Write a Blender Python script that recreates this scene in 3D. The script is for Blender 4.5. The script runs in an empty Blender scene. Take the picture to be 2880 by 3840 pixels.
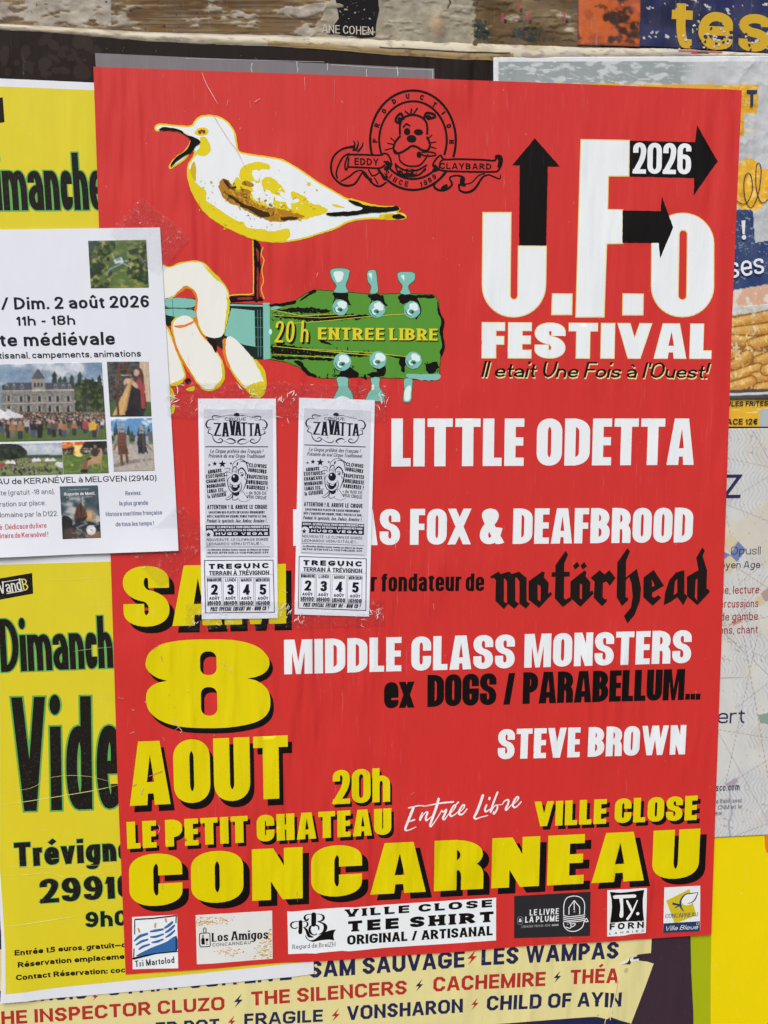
import bpy, bmesh, math, random
import numpy as np
from mathutils import Vector, Matrix, noise
from mathutils.geometry import delaunay_2d_cdt

random.seed(7)
scene = bpy.context.scene
COL = scene.collection

# ------------------------------------------------------------------ camera
# The poster board is the plane y = 0 (metres), x right, z up; the red poster is an A1 sheet centred on the origin.
FOCAL = 3560.0                      # in pixels of the 2880 x 3840 photograph
ROT = (0.1097, -0.1144, -0.00985)   # tilt of the phone
EYE = (-0.1456, -0.8874, 0.1250)


def rodrigues(r):
    t = math.sqrt(sum(c * c for c in r))
    return np.array(Matrix.Rotation(t, 3, Vector(r) / t))


R_CV = rodrigues(ROT) @ np.array([[1, 0, 0], [0, 0, -1], [0, 1, 0]], float)
cam_data = bpy.data.cameras.new("camera")
cam = bpy.data.objects.new("camera", cam_data)
COL.objects.link(cam)
scene.camera = cam
cam_data.sensor_fit = 'VERTICAL'
cam_data.sensor_height = 24.0
cam_data.lens = 24.0 * FOCAL / 3840.0
cam_data.clip_start = 0.02
cam_data.clip_end = 200.0
m3 = R_CV.T @ np.diag([1, -1, -1])
cam.matrix_world = Matrix.Translation(EYE) @ Matrix(m3.tolist()).to_4x4()

# ------------------------------------------------------------------ daylight
world = bpy.data.worlds.new("World")
scene.world = world
world.use_nodes = True
wn = world.node_tree.nodes
bg = wn["Background"]
sky = wn.new("ShaderNodeTexSky")
sky.sky_type = 'NISHITA'
sky.sun_disc = False
sky.sun_elevation = math.radians(48)
sky.sun_rotation = math.radians(200)
sky.air_density = 1.0
sky.dust_density = 3.0
world.node_tree.links.new(sky.outputs[0], bg.inputs[0])
bg.inputs[1].default_value = 0.13
sun_data = bpy.data.lights.new("sun", 'SUN')
sun_data.energy = 1.3
sun_data.angle = math.radians(35)
sun_data.color = (1.0, 0.975, 0.94)
sun = bpy.data.objects.new("sun", sun_data)
COL.objects.link(sun)
sun.rotation_euler = (math.radians(90 - 48), 0, math.radians(-20))
scene.view_settings.view_transform = 'Standard'
scene.view_settings.look = 'None'
scene.view_settings.exposure = 0.33
scene.view_settings.gamma = 1.0

# ------------------------------------------------------------------ from a place in the photograph to the wall (mm)
FR = {'S': (0, 0, 1.0), 'F': (0, 0, .57604), 'A': (0, 0, 1.1521), 'B': (1440, 0, 1.1521), 'C': (0, 640, 2.3042),
      'D': (480, 360, 1.3825), 'E': (0, 1440, 2.3042), 'Y': (720, 1460, 2.3042), 'G': (1200, 320, 2.3042),
      'H': (1740, 440, 1.4553), 'I': (1080, 1500, .92167), 'J': (400, 2060, 2.3042), 'K': (0, 2060, 2.6333),
      'L': (0, 2800, 2.1264), 'M': (440, 2700, 1.3825), 'N': (1440, 2640, 1.1521), 'O': (440, 3340, 1.659),
      'P': (1440, 3240, 1.1521), 'Q': (2580, 1480, 2.2133), 'R': (2580, 2300, 2.2133), 'MH': (1820, 2030, 1.929),
      'SC': (1500, 2960, 3.4563), 'SV': (480, 1900, 5.53), 'RB': (1060, 3380, 4.3658), 'LG': (1920, 3320, 2.2419), 'TR': (2240, 3480, 3.4563)}


def homography(src, dst):
    A = []
    for (x, y), (u, v) in zip(src, dst):
        A.append([x, y, 1, 0, 0, 0, -u * x, -u * y, -u])
        A.append([0, 0, 0, x, y, 1, -v * x, -v * y, -v])
    return np.linalg.svd(np.array(A, float))[2][-1].reshape(3, 3)


_hz = homography([(52, 80), (725, 80), (742, 1978), (85, 1987)], [(925, 72), (1580, 92), (1530, 1965), (885, 1945)])


def to_src(f, x, y):
    if f == 'Z':                                    # the second circus flyer: the first one's layout moved over
        q = _hz @ np.array([x, y, 1.0])
        x, y, f = q[0] / q[2], q[1] / q[2], 'Y'
    x0, y0, s = FR[f]
    return x0 + x / s, y0 + y / s


def wall(f, x, y, lev=0.0):
    u, v = to_src(f, x, y)
    d = R_CV.T @ np.array([(u - 1440) / FOCAL, (v - 1920) / FOCAL, 1.0])
    t = (-lev / 1000 - EYE[1]) / d[1]
    return ((EYE[0] + t * d[0]) * 1000, (EYE[2] + t * d[2]) * 1000)


def photo_of(x, z, lev=0.0):
    """arrays of wall mm -> photograph pixels (to lay a printed picture out on its sheet)"""
    P = np.stack([x / 1000 - EYE[0], np.full_like(x, -lev / 1000 - EYE[1]), z / 1000 - EYE[2]], -1)
    q = P @ R_CV.T
    return q[..., 0] / q[..., 2] * FOCAL + 1440, q[..., 1] / q[..., 2] * FOCAL + 1920


# ------------------------------------------------------------------ paper relief
def base_relief(x, z):
    return (0.9 * noise.noise(Vector((x / 190, z / 190, 3.1))) +
            0.28 * noise.noise(Vector((x / 60, z / 260, 8.7))))


# ------------------------------------------------------------------ colours and materials
def lin(c):
    return tuple((v / 255 / 12.92) if v / 255 <= .04045 else ((v / 255 + .055) / 1.055) ** 2.4 for v in c)


MATS = {}


def nodes_of(name):
    m = bpy.data.materials.new(name)
    m.use_nodes = True
    nt = m.node_tree
    return m, nt, nt.nodes["Principled BSDF"]


def N(nt, t, **kw):
    n = nt.nodes.new(t)
    for k, v in kw.items():
        setattr(n, k, v)
    return n


def mapping(nt, src, sc, loc=(0, 0, 0)):
    mp = N(nt, "ShaderNodeMapping")
    mp.inputs['Scale'].default_value = sc
    mp.inputs['Location'].default_value = loc
    nt.links.new(src, mp.inputs[0])
    return mp.outputs[0]


def noise_tex(nt, vec, scale=1.0, detail=4, rough=.55):
    n = N(nt, "ShaderNodeTexNoise")
    n.inputs['Scale'].default_value = scale
    n.inputs['Detail'].default_value = detail
    n.inputs['Roughness'].default_value = rough
    nt.links.new(vec, n.inputs['Vector'])
    return n.outputs[0]


def ramp(nt, src, a, b, lo=0.0, hi=1.0):
    r = N(nt, "ShaderNodeMapRange")
    r.interpolation_type = 'SMOOTHSTEP'
    for k, v in zip((1, 2, 3, 4), (a, b, lo, hi)):
        r.inputs[k].default_value = v
    nt.links.new(src, r.inputs[0])
    return r.outputs[0]


def mixc(nt, fac, a, b):
    n = N(nt, "ShaderNodeMix", data_type='RGBA')
    for s, v in ((n.inputs[0], fac), (n.inputs[6], a), (n.inputs[7], b)):
        if isinstance(v, (tuple, list)):
            s.default_value = (*v[:3], 1)
        elif isinstance(v, (int, float)):
            s.default_value = v
        else:
            nt.links.new(v, s)
    return n.outputs[2]


def math_n(nt, op, a, b):
    n = N(nt, "ShaderNodeMath", operation=op)
    for i, v in enumerate((a, b)):
        if isinstance(v, (int, float)):
            n.inputs[i].default_value = v
        else:
            nt.links.new(v, n.inputs[i])
    return n.outputs[0]


# finish: roughness, amount of pasted-paper wrinkling, amount of pale scuffs, speckle of the ink
FINISH = {'poster': (.5, 1.5, .16, 0), 'plain': (.62, .35, .08, 0), 'yellow': (.5, .55, .12, 0),
          'speck': (.40, .55, .10, 1), 'old': (.75, 1.1, .2, 0), 'flyer': (.6, .5, .0, 0), 'crumple': (.6, 1.6, .2, 0)}


def ink_mat(col, finish='poster', attr=False):
    """Printed paper: the ink's own colour, faint mottling, pale rubbed scuffs and the wrinkles of pasted paper."""
    key = (col, finish, attr)
    if key in MATS:
        return MATS[key]
    rough, wr, scuff, speck = FINISH[finish]
    m, nt, p = nodes_of("printed_paper")
    pos = N(nt, "ShaderNodeNewGeometry").outputs['Position']
    if attr:
        a = N(nt, "ShaderNodeAttribute", attribute_name="print_colour")
        c = a.outputs[0]
        mean = (.6, .6, .6)
    else:
        mean = lin(col)
        c = mean
    mott = noise_tex(nt, mapping(nt, pos, (55, 55, 30)), 1, 5, .6)
    c = mixc(nt, ramp(nt, mott, .3, .75, 0, .13), c, tuple(min(1, v * .78) for v in mean) if not attr else (.25, .25, .25))
    dark = (not attr) and max(mean) < .06
    if dark:
        scuff *= .3
    if scuff:
        st = noise_tex(nt, mapping(nt, pos, (420, 420, 26)), 1, 3, .6)
        big = noise_tex(nt, mapping(nt, pos, (9, 9, 6)), 1, 2, .5)
        f = math_n(nt, 'MULTIPLY', ramp(nt, st, .60, .74, 0, scuff), ramp(nt, big, .42, .68))
        c = mixc(nt, f, c, tuple(min(.85, .55 * v + .4) for v in mean) if not attr else (.7, .7, .7))
        nick = noise_tex(nt, mapping(nt, pos, (230, 230, 170), (3, 1, 7)), 1, 2, .5)
        c = mixc(nt, ramp(nt, nick, .735, .76, 0, .9 * scuff), c, (.74, .72, .68))
    if speck:
        sp = noise_tex(nt, mapping(nt, pos, (900, 900, 520)), 1, 2, .6)
        c = mixc(nt, ramp(nt, sp, .58, .72, 0, .055), c, (.75, .74, .62))
    if isinstance(c, tuple):
        p.inputs['Base Color'].default_value = (*c, 1)
    else:
        nt.links.new(c, p.inputs['Base Color'])
    p.inputs['Roughness'].default_value = rough
    p.inputs['Specular IOR Level'].default_value = .08 if dark else .2
    # wrinkles: long vertical sags, crisp ridges, paper tooth
    w1 = noise_tex(nt, mapping(nt, pos, (58, 58, 7)), 1, 3, .55)
    w2 = noise_tex(nt, mapping(nt, pos, (150, 150, 22), (5, 0, 2)), 1, 2, .5)
    ridge = ramp(nt, math_n(nt, 'ABSOLUTE', math_n(nt, 'SUBTRACT', w2, .5), 0.0), 0, .035, 1, 0)
    where = ramp(nt, noise_tex(nt, mapping(nt, pos, (6, 6, 5), (2, 4, 9)), 1, 2, .5), .45, .65)
    tooth = noise_tex(nt, mapping(nt, pos, (1500, 1500, 1500)), 1, 2, .5)
    h = math_n(nt, 'ADD', math_n(nt, 'MULTIPLY', w1, .55), math_n(nt, 'MULTIPLY', math_n(nt, 'MULTIPLY', ridge, where), .03))
    h = math_n(nt, 'ADD', h, math_n(nt, 'MULTIPLY', tooth, .018))
    sag = noise_tex(nt, mapping(nt, pos, (34, 34, 5.5), (1, 8, 4)), 1, 2, .5)
    wet = ramp(nt, noise_tex(nt, mapping(nt, pos, (4, 4, 4), (7, 1, 3)), 1, 2, .5), .46, .62)
    h = math_n(nt, 'ADD', h, math_n(nt, 'MULTIPLY', math_n(nt, 'MULTIPLY', ramp(nt, sag, .35, .7), wet), 1.6))
    b = N(nt, "ShaderNodeBump")
    b.inputs['Strength'].default_value = 1.0
    b.inputs['Distance'].default_value = .0011 * wr
    nt.links.new(h, b.inputs['Height'])
    nt.links.new(b.outputs[0], p.inputs['Normal'])
    MATS[key] = m
    return m


def tape_mat():
    if 'tape' in MATS:
        return MATS['tape']
    m, nt, p = nodes_of("clear_tape")
    pos = N(nt, "ShaderNodeNewGeometry").outputs['Position']
    tr = N(nt, "ShaderNodeBsdfTransparent")
    tr.inputs[0].default_value = (.995, .995, .995, 1)
    gl = N(nt, "ShaderNodeBsdfGlossy")
    gl.inputs['Roughness'].default_value = .12
    gl.inputs['Color'].default_value = (1, 1, 1, 1)
    df = N(nt, "ShaderNodeBsdfDiffuse")
    df.inputs['Color'].default_value = (.9, .9, .92, 1)
    n1 = noise_tex(nt, mapping(nt, pos, (90, 90, 70)), 1, 4, .6)
    n2 = noise_tex(nt, mapping(nt, pos, (260, 260, 240)), 1, 3, .6)
    b = N(nt, "ShaderNodeBump")
    b.inputs['Distance'].default_value = .002
    nt.links.new(math_n(nt, 'ADD', n1, math_n(nt, 'MULTIPLY', n2, .5)), b.inputs['Height'])
    nt.links.new(b.outputs[0], gl.inputs['Normal'])
    # trapped air: small milky patches where the tape does not touch
    air = ramp(nt, n2, .61, .69, .006, .13)
    m1 = N(nt, "ShaderNodeMixShader")
    nt.links.new(air, m1.inputs[0])
    nt.links.new(tr.outputs[0], m1.inputs[1])
    nt.links.new(df.outputs[0], m1.inputs[2])
    fr = N(nt, "ShaderNodeFresnel")
    fr.inputs[0].default_value = 1.45
    m2 = N(nt, "ShaderNodeMixShader")
    nt.links.new(math_n(nt, 'MULTIPLY', fr.outputs[0], .3), m2.inputs[0])
    nt.links.new(m1.outputs[0], m2.inputs[1])
    nt.links.new(gl.outputs[0], m2.inputs[2])
    nt.links.new(m2.outputs[0], nt.nodes["Material Output"].inputs[0])
    MATS['tape'] = m
    return m


# ------------------------------------------------------------------ meshes
def region(polys):
    """Flat region of signed outlines; where they overlap the last one decides (+1 paper inked, -1 left out)."""
    V, Fc, sg = [], [], []
    for s, pts in polys:
        if len(pts) < 3:
            continue
        a = sum(pts[i - 1][0] * pts[i][1] - pts[i][0] * pts[i - 1][1] for i in range(len(pts)))
        if abs(a) < 1e-7:
            continue
        if a < 0:
            pts = pts[::-1]
        i0 = len(V)
        V += [Vector(p) for p in pts]
        Fc.append(list(range(i0, i0 + len(pts))))
        sg.append(s)
    if not Fc:
        return [], []
    ov, oe, of, _, _, orig = delaunay_2d_cdt(V, [], Fc, 1, 1e-4)
    keep = [f for f, o in zip(of, orig) if o and sg[max(o)] > 0]
    used = sorted({i for f in keep for i in f})
    idx = {u: k for k, u in enumerate(used)}
    return [tuple(ov[u]) for u in used], [[idx[i] for i in f] for f in keep]


class Sheet:
    def __init__(s, root, lev, curl=None, finish='poster'):
        s.root, s.lev, s.curl, s.finish = root, lev, curl, finish

    def y(s, x, z, dz):
        return -(s.lev + dz + base_relief(x, z) + (s.curl(x, z) if s.curl else 0.0)) / 1000


def grid_cut(bm, step):
    if not bm.verts:
        return
    for ax in (0, 1):
        vals = [v.co[ax] for v in bm.verts]
        a, b = min(vals), max(vals)
        if b - a < step * 1.3:
            continue
        no = [0, 0, 0]
        no[ax] = 1
        for k in range(math.ceil(a / step), math.floor(b / step) + 1):
            co = [0, 0, 0]
            co[ax] = k * step
            bmesh.ops.bisect_plane(bm, geom=bm.verts[:] + bm.edges[:] + bm.faces[:], plane_co=co, plane_no=no, dist=1e-4)


def link_mesh(name, me, parent):
    o = bpy.data.objects.new(name, me)
    COL.objects.link(o)
    if parent:
        o.parent = parent
    return o


def ink(sheet, name, layers, parent=None, label=None, step=8.0, dz0=.12, finish=None, skirt=False):
    """One printed part: layers = [(regions, colour)], each later layer lies over the ones before it."""
    bm = bmesh.new()
    mats = []
    root = sheet.root
    ox, oz = root.location.x * 1000, root.location.z * 1000
    oy = root.location.y
    for k, (regs, col) in enumerate(layers):
        m = ink_mat(tuple(col), finish or sheet.finish)
        if m not in mats:
            mats.append(m)
        mi = mats.index(m)
        b2 = bmesh.new()
        for ri, polys in enumerate(regs):
            v, f = region(polys)
            bv = [b2.verts.new((x, z, (ri % 3) * .014)) for x, z in v]
            for t in f:
                try:
                    b2.faces.new([bv[i] for i in t])
                except ValueError:
                    pass
        grid_cut(b2, step)
        b2.verts.index_update()
        dz = dz0 + .06 * k
        nv = []
        for v in b2.verts:
            x, z = v.co.x, v.co.y
            nv.append(bm.verts.new(((x - ox) / 1000, sheet.y(x, z, dz + v.co.z) - oy, (z - oz) / 1000)))
        for f in b2.faces:
            fc = bm.faces.new([nv[v.index] for v in f.verts])
            fc.material_index = mi
            fc.smooth = True
        b2.free()
    bm.normal_update()
    for f in bm.faces:
        if f.normal.y > 0:
            f.normal_flip()
    if skirt:
        ed = [e for e in bm.edges if e.is_boundary]
        r = bmesh.ops.extrude_edge_only(bm, edges=ed)
        for g in r['geom']:
            if isinstance(g, bmesh.types.BMVert):
                g.co.y += .00045
        for g in r['geom']:
            if isinstance(g, bmesh.types.BMFace):
                g.smooth = False
    me = bpy.data.meshes.new(name)
    bm.to_mesh(me)
    bm.free()
    for m in mats:
        me.materials.append(m)
    if me.vertices:
        # the print lies on the paper: it takes the paper's own smooth normals
        nn = []
        for v in me.vertices:
            x, z = v.co.x * 1000 + ox, v.co.z * 1000 + oz
            y0 = sheet.y(x, z, 0)
            nn.append(Vector(((sheet.y(x + 1, z, 0) - y0) * 1000, -1, (sheet.y(x, z + 1, 0) - y0) * 1000)).normalized())
        me.normals_split_custom_set_from_vertices(nn)
    o = link_mesh(name, me, parent or root)
    if label:
        o['label'] = label
    if name in ('crease_mark', 'nick_mark', 'stain_pattern', 'fold_glint', 'paint_chip', 'halftone_picture'):
        o['kind'] = 'stuff'
    return o


def thing(name, label, cat, xz, lev=0, group=None):
    o = bpy.data.objects.new(name, None)
    COL.objects.link(o)
    o.empty_display_size = .02
    o.location = (xz[0] / 1000, -lev / 1000, xz[1] / 1000)
    o['label'] = label
    o['category'] = cat
    if group:
        o['group'] = group
    return o


def rough_line(pts, amp, step, seed):
    """subdivide a closed outline and wobble it, as torn or crudely printed edges are"""
    out = []
    n = len(pts)
    for i in range(n):
        a, b = pts[i], pts[(i + 1) % n]
        L = math.dist(a, b)
        k = max(1, int(L / step))
        nx, nz = -(b[1] - a[1]) / (L or 1), (b[0] - a[0]) / (L or 1)
        for j in range(k):
            t = j / k
            x, z = a[0] + (b[0] - a[0]) * t, a[1] + (b[1] - a[1]) * t
            d = amp * (noise.noise(Vector((x / (step * 2.5), z / (step * 2.5), seed))) + .6 * noise.noise(Vector((x / step, z / step, seed + 5))))
            out.append((x + nx * d, z + nz * d))
    return out


def make_sheet(name, label, cat, f, pts, col, lev, curl=None, finish='poster', rough=None, group=None, part='paper_sheet'):
    w = [wall(f, x, y, lev) for x, y in pts] if f else pts
    c = (sum(p[0] for p in w) / len(w), sum(p[1] for p in w) / len(w))
    root = thing(name, label, cat, c, lev, group)
    sh = Sheet(root, lev, curl, finish)
    if rough:
        w = rough_line(w, *rough)
    ink(sh, part, [([[(1, w)]], col)], step=6.0, dz0=0, skirt=True)
    return sh


# ------------------------------------------------------------------ outlines
def P(sh, f, pts):
    return [wall(f, p[0], p[1], sh.lev) for p in pts]


def catmull(pts, closed=True, n=5):
    """smooth line through the points; a third item marks a sharp corner"""
    m = len(pts)
    out = []
    rng = range(m if closed else m - 1)
    g = (lambda i: pts[i % m]) if closed else (lambda i: pts[max(0, min(m - 1, i))])
    for i in rng:
        p0, p1, p2, p3 = g(i - 1), g(i), g(i + 1), g(i + 2)
        t1 = ((p2[0] - p0[0]) / 2, (p2[1] - p0[1]) / 2) if len(p1) < 3 else ((p2[0] - p1[0]) * .6, (p2[1] - p1[1]) * .6)
        t2 = ((p3[0] - p1[0]) / 2, (p3[1] - p1[1]) / 2) if len(p2) < 3 else ((p2[0] - p1[0]) * .6, (p2[1] - p1[1]) * .6)
        for j in range(n):
            t = j / n
            a, b, c, d = 2 * t**3 - 3 * t**2 + 1, t**3 - 2 * t**2 + t, -2 * t**3 + 3 * t**2, t**3 - t**2
            out.append((a * p1[0] + b * t1[0] + c * p2[0] + d * t2[0], a * p1[1] + b * t1[1] + c * p2[1] + d * t2[1]))
    if not closed:
        out.append(tuple(pts[-1][:2]))
    return out


def rounded(pts, n=6):
    """polygon whose points may carry a corner radius as a third item"""
    out = []
    m = len(pts)
    for i in range(m):
        p = pts[i]
        if len(p) < 3:
            out.append(p)
            continue
        q, r = pts[i - 1], pts[(i + 1) % m]
        a, b = math.dist(p[:2], q[:2]), math.dist(p[:2], r[:2])
        ra, rb = min(p[2], a * .5), min(p[2], b * .5)
        A = (p[0] + (q[0] - p[0]) * ra / a, p[1] + (q[1] - p[1]) * ra / a)
        B = (p[0] + (r[0] - p[0]) * rb / b, p[1] + (r[1] - p[1]) * rb / b)
        out += bez(A, p, B, .56, n)
    return out


def bez(A, Pc, B, k, n):
    C1 = (A[0] + (Pc[0] - A[0]) * k, A[1] + (Pc[1] - A[1]) * k)
    C2 = (B[0] + (Pc[0] - B[0]) * k, B[1] + (Pc[1] - B[1]) * k)
    o = []
    for j in range(n + 1):
        t = j / n
        u = 1 - t
        o.append((u**3 * A[0] + 3 * u * u * t * C1[0] + 3 * u * t * t * C2[0] + t**3 * B[0],
                  u**3 * A[1] + 3 * u * u * t * C1[1] + 3 * u * t * t * C2[1] + t**3 * B[1]))
    return o


def ell(cx, cy, rx, ry, n=28, rot=0):
    c, s = math.cos(math.radians(rot)), math.sin(math.radians(rot))
    return [(cx + rx * math.cos(t) * c - ry * math.sin(t) * s, cy + rx * math.cos(t) * s + ry * math.sin(t) * c)
            for t in (2 * math.pi * i / n for i in range(n))]


def poly(sh, f, pts, sign=1):
    return (sign, P(sh, f, pts))


def blob(sh, f, pts, sign=1, n=5):
    return (sign, P(sh, f, catmull(pts, True, n)))


def line(sh, f, pts, w, smooth=True, closed=False, n=5):
    """pen stroke of width w (or one width per point) in frame pixels"""
    ws = w if isinstance(w, (list, tuple)) else [w] * len(pts)
    if smooth and len(pts) > 2:
        q = catmull([(p[0], p[1]) for p in pts], closed, n)
        wq = [c[0] for c in catmull([(v, 0) for v in ws], closed, n)]
    else:
        q, wq = list(pts), list(ws)
    if closed:
        q, wq = q + [q[0]], wq + [wq[0]]
    out = []
    for i in range(len(q) - 1):
        a, b = q[i], q[i + 1]
        L = math.dist(a, b)
        if L < 1e-6:
            continue
        nx, ny = -(b[1] - a[1]) / L, (b[0] - a[0]) / L
        ha, hb = wq[i] / 2, wq[i + 1] / 2
        out.append((1, P(sh, f, [(a[0] + nx * ha, a[1] + ny * ha), (b[0] + nx * hb, b[1] + ny * hb),
                                 (b[0] - nx * hb, b[1] - ny * hb), (a[0] - nx * ha, a[1] - ny * ha)])))
    for (x, y), ww in zip(q, wq):
        out.append((1, P(sh, f, ell(x, y, ww / 2, ww / 2, 8, 11))))
    return out


# ------------------------------------------------------------------ lettering: skeleton letters drawn with a broad pen
# width (in cap heights), strokes "x,y" in a unit box (r = rounded corner); lower case: 1 = x-height, 2 = ascender, -1 = descender
GL = {
    'A': (.72, "0,0 .40,1;1,0 .60,1;.2,.27 .8,.27", 'c'), 'B': (.66, "0,0 0,1;0,1 .93,1r .93,.53r 0,.53;0,.53 1,.53r 1,0r 0,0", ''),
    'C': (.68, "1,.70 1,1r 0,1r 0,0r 1,0r 1,.30", ''), 'D': (.70, "0,0 0,1;0,1 1,1r 1,0r 0,0", ''),
    'E': (.58, "1,1 0,1 0,0 1,0;0,.52 .92,.52", ''), 'F': (.54, "1,1 0,1 0,0;0,.5 .92,.5", ''),
    'G': (.74, "1,.73 1,1r 0,1r 0,0r 1,0r 1,.44 .58,.44", ''), 'H': (.68, "0,0 0,1;1,0 1,1;0,.5 1,.5", ''),
    'I': (0, "0,0 0,1", ''), 'J': (.48, "1,1 1,0r 0,0r 0,.3", ''), 'K': (.68, "0,0 0,1;1,1 .05,.4;1,0 .38,.62", 'c'),
    'L': (.54, "0,1 0,0 1,0", ''), 'M': (.82, "0,0 0,1;1,0 1,1;.02,1 .5,0;.98,1 .5,0", 'c'),
    'N': (.70, "0,0 0,1;1,0 1,1;0,1 1,0", 'c'), 'O': (.74, "0,.5 0,1r 1,1r 1,0r 0,0r 0,.5", ''),
    'P': (.62, "0,0 0,1;0,1 1,1r 1,.42r 0,.42", ''), 'Q': (.74, "0,.5 0,1r 1,1r 1,0r 0,0r 0,.5;.6,.22 1,-.06", ''),
    'R': (.67, "0,0 0,1;0,1 .96,1r .96,.46r 0,.46;.5,.46 1,0", 'b'), 'S': (.64, "1,.71 1,1r 0,1r 0,.54r 1,.46r 1,0r 0,0r 0,.29", ''),
    'T': (.62, "0,1 1,1;.5,0 .5,1", ''), 'U': (.69, "0,1 0,0r 1,0r 1,1", ''), 'V': (.70, "0,1 .44,0;1,1 .56,0", 'c'),
    'W': (1.0, "0,1 .22,0;.45,1 .26,0;.55,1 .74,0;1,1 .78,0", 'c'), 'X': (.68, "0,0 1,1;0,1 1,0", 'c'),
    'Y': (.66, "0,1 .5,.42;1,1 .5,.42;.5,.42 .5,0", 'c'), 'Z': (.62, "0,1 1,1;1,1 0,0;0,0 1,0", 'c'),
    'a': (.54, "0,.74 0,1r 1,1r 1,0;1,.57 0,.57r 0,0r 1,0r 1,.4", ''), 'b': (.56, "0,0 0,2;0,.5 0,1r 1,1r 1,0r 0,0r 0,.5", ''),
    'c': (.5, "1,.70 1,1r 0,1r 0,0r 1,0r 1,.30", ''), 'd': (.56, "1,0 1,2;1,.5 1,1r 0,1r 0,0r 1,0r 1,.5", ''),
    'e': (.55, "0,.5 1,.5 1,1r 0,1r 0,0r 1,0r 1,.26", ''), 'f': (.32, "1,2 .36,2r .36,0;0,1 1,1", ''),
    'g': (.56, "1,.5 1,1r 0,1r 0,0r 1,0r 1,.5;1,1 1,-1r 0,-1r 0,-.7", ''), 'h': (.53, "0,0 0,2;0,.5 0,1r 1,1r 1,0", ''),
    'i': (0, "0,0 0,1;0,1.72 0,2", ''), 'j': (.2, "1,1 1,-1r 0,-1;1,1.72 1,2", ''), 'k': (.5, "0,0 0,2;1,1 .05,.4;1,0 .38,.65", 'k'),
    'l': (0, "0,0 0,2", ''), 'm': (.86, "0,0 0,1;0,.5 0,1r .5,1r .5,0;.5,.5 .5,1r 1,1r 1,0", ''),
    'n': (.53, "0,0 0,1;0,.5 0,1r 1,1r 1,0", ''), 'o': (.56, "0,.5 0,1r 1,1r 1,0r 0,0r 0,.5", ''),
    'p': (.56, "0,-1 0,1;0,.5 0,1r 1,1r 1,0r 0,0r 0,.5", ''), 'q': (.56, "1,-1 1,1;1,.5 1,1r 0,1r 0,0r 1,0r 1,.5", ''),
    'r': (.34, "0,0 0,1;0,.5 0,1r 1,1", ''), 's': (.5, "1,.72 1,1r 0,1r 0,.54r 1,.46r 1,0r 0,0r 0,.28", ''),
    't': (.33, ".4,1.7 .4,0r 1,0;0,1 1,1", ''), 'u': (.53, "0,1 0,0r 1,0r 1,.5;1,0 1,1", ''), 'v': (.53, "0,1 .44,0;1,1 .56,0", 'x'),
    'w': (.8, "0,1 .24,0;.45,1 .27,0;.55,1 .73,0;1,1 .76,0", 'x'), 'x': (.52, "0,0 1,1;0,1 1,0", 'x'),
    'y': (.53, "0,1 .5,0;1,1 .5,0 .3,-1 0,-1", ''), 'z': (.48, "0,1 1,1;1,1 0,0;0,0 1,0", 'x'),
    '0': (.56, "0,.5 0,1r 1,1r 1,0r 0,0r 0,.5", ''), '1': (.26, "1,0 1,1 0,.76", ''), '2': (.55, "0,.7 0,1r 1,1r 1,.55r 0,0;0,0 1,0", 'b'),
    '3': (.55, "0,.74 0,1r .95,1r .95,.54r .4,.54;.4,.54 1,.54r 1,0r 0,0r 0,.26", ''), '4': (.58, ".76,0 .76,1;.76,1 0,.28;0,.26 1,.26", 'c'),
    '5': (.55, ".92,1 .1,1 .04,.5;.04,.45 .04,.62r 1,.62r 1,0r 0,0r 0,.25", ''), '6': (.56, "1,.78 1,1r 0,1r 0,0r 1,0r 1,.58r 0,.58r 0,.4", ''),
    '7': (.52, "0,1 1,1;1,1 .3,0", 'b'), '8': (.56, ".05,.76 .05,1r .95,1r .95,.53r .05,.53r .05,.76;0,.26 0,.53r 1,.53r 1,0r 0,0r 0,.26", ''),
    '9': (.56, "0,.22 0,0r 1,0r 1,1r 0,1r 0,.42r 1,.42r 1,.6", ''), '.': (0, "0,0 0,.0", ''), ',': (.08, "1,.04 0,-.2", ''),
    ':': (0, "0,0 0,0;0,.6 0,.6", ''), '!': (0, "0,.34 0,1;0,0 0,0", ''), "'": (0, "0,.72 0,1", ''), '-': (.26, "0,.38 1,.38", ''),
    '+': (.4, "0,.4 1,.4;.5,.12 .5,.68", ''), '/': (.46, "0,0 1,1", 'c'), '(': (.2, "1,1 0,.8r 0,.0r 1,-.2", ''), ')': (.2, "0,1 1,.8r 1,0r 0,-.2", ''),
    '&': (.72, "1,0 .12,.78r .12,1r .68,1r .68,.72r 0,.4r 0,0r .72,0r .96,.46", 'b'), '_': (.7, "0,.38 1,.38", ''),
    '€': (.6, "1,.8 1,1r .15,1r .15,0r 1,0r 1,.2;0,.6 .8,.6;0,.42 .8,.42", ''), '°': (.26, "0,.85 0,1r 1,1r 1,.7r 0,.7r 0,.85", ''),
}
ACC = {'é': ('e', 'a'), 'è': ('e', 'g'), 'ê': ('e', 'c'), 'à': ('a', 'g'), 'û': ('u', 'c'), 'ç': ('c', 'd'), 'ö': ('o', 'u'), 'É': ('E', 'a'),
       'È': ('E', 'g'), 'À': ('A', 'g'), 'Û': ('U', 'c')}
ACS = {'a': ".4,.12 .75,.3", 'g': ".25,.3 .6,.12", 'c': ".2,.12 .5,.32 .8,.12"}


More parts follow.
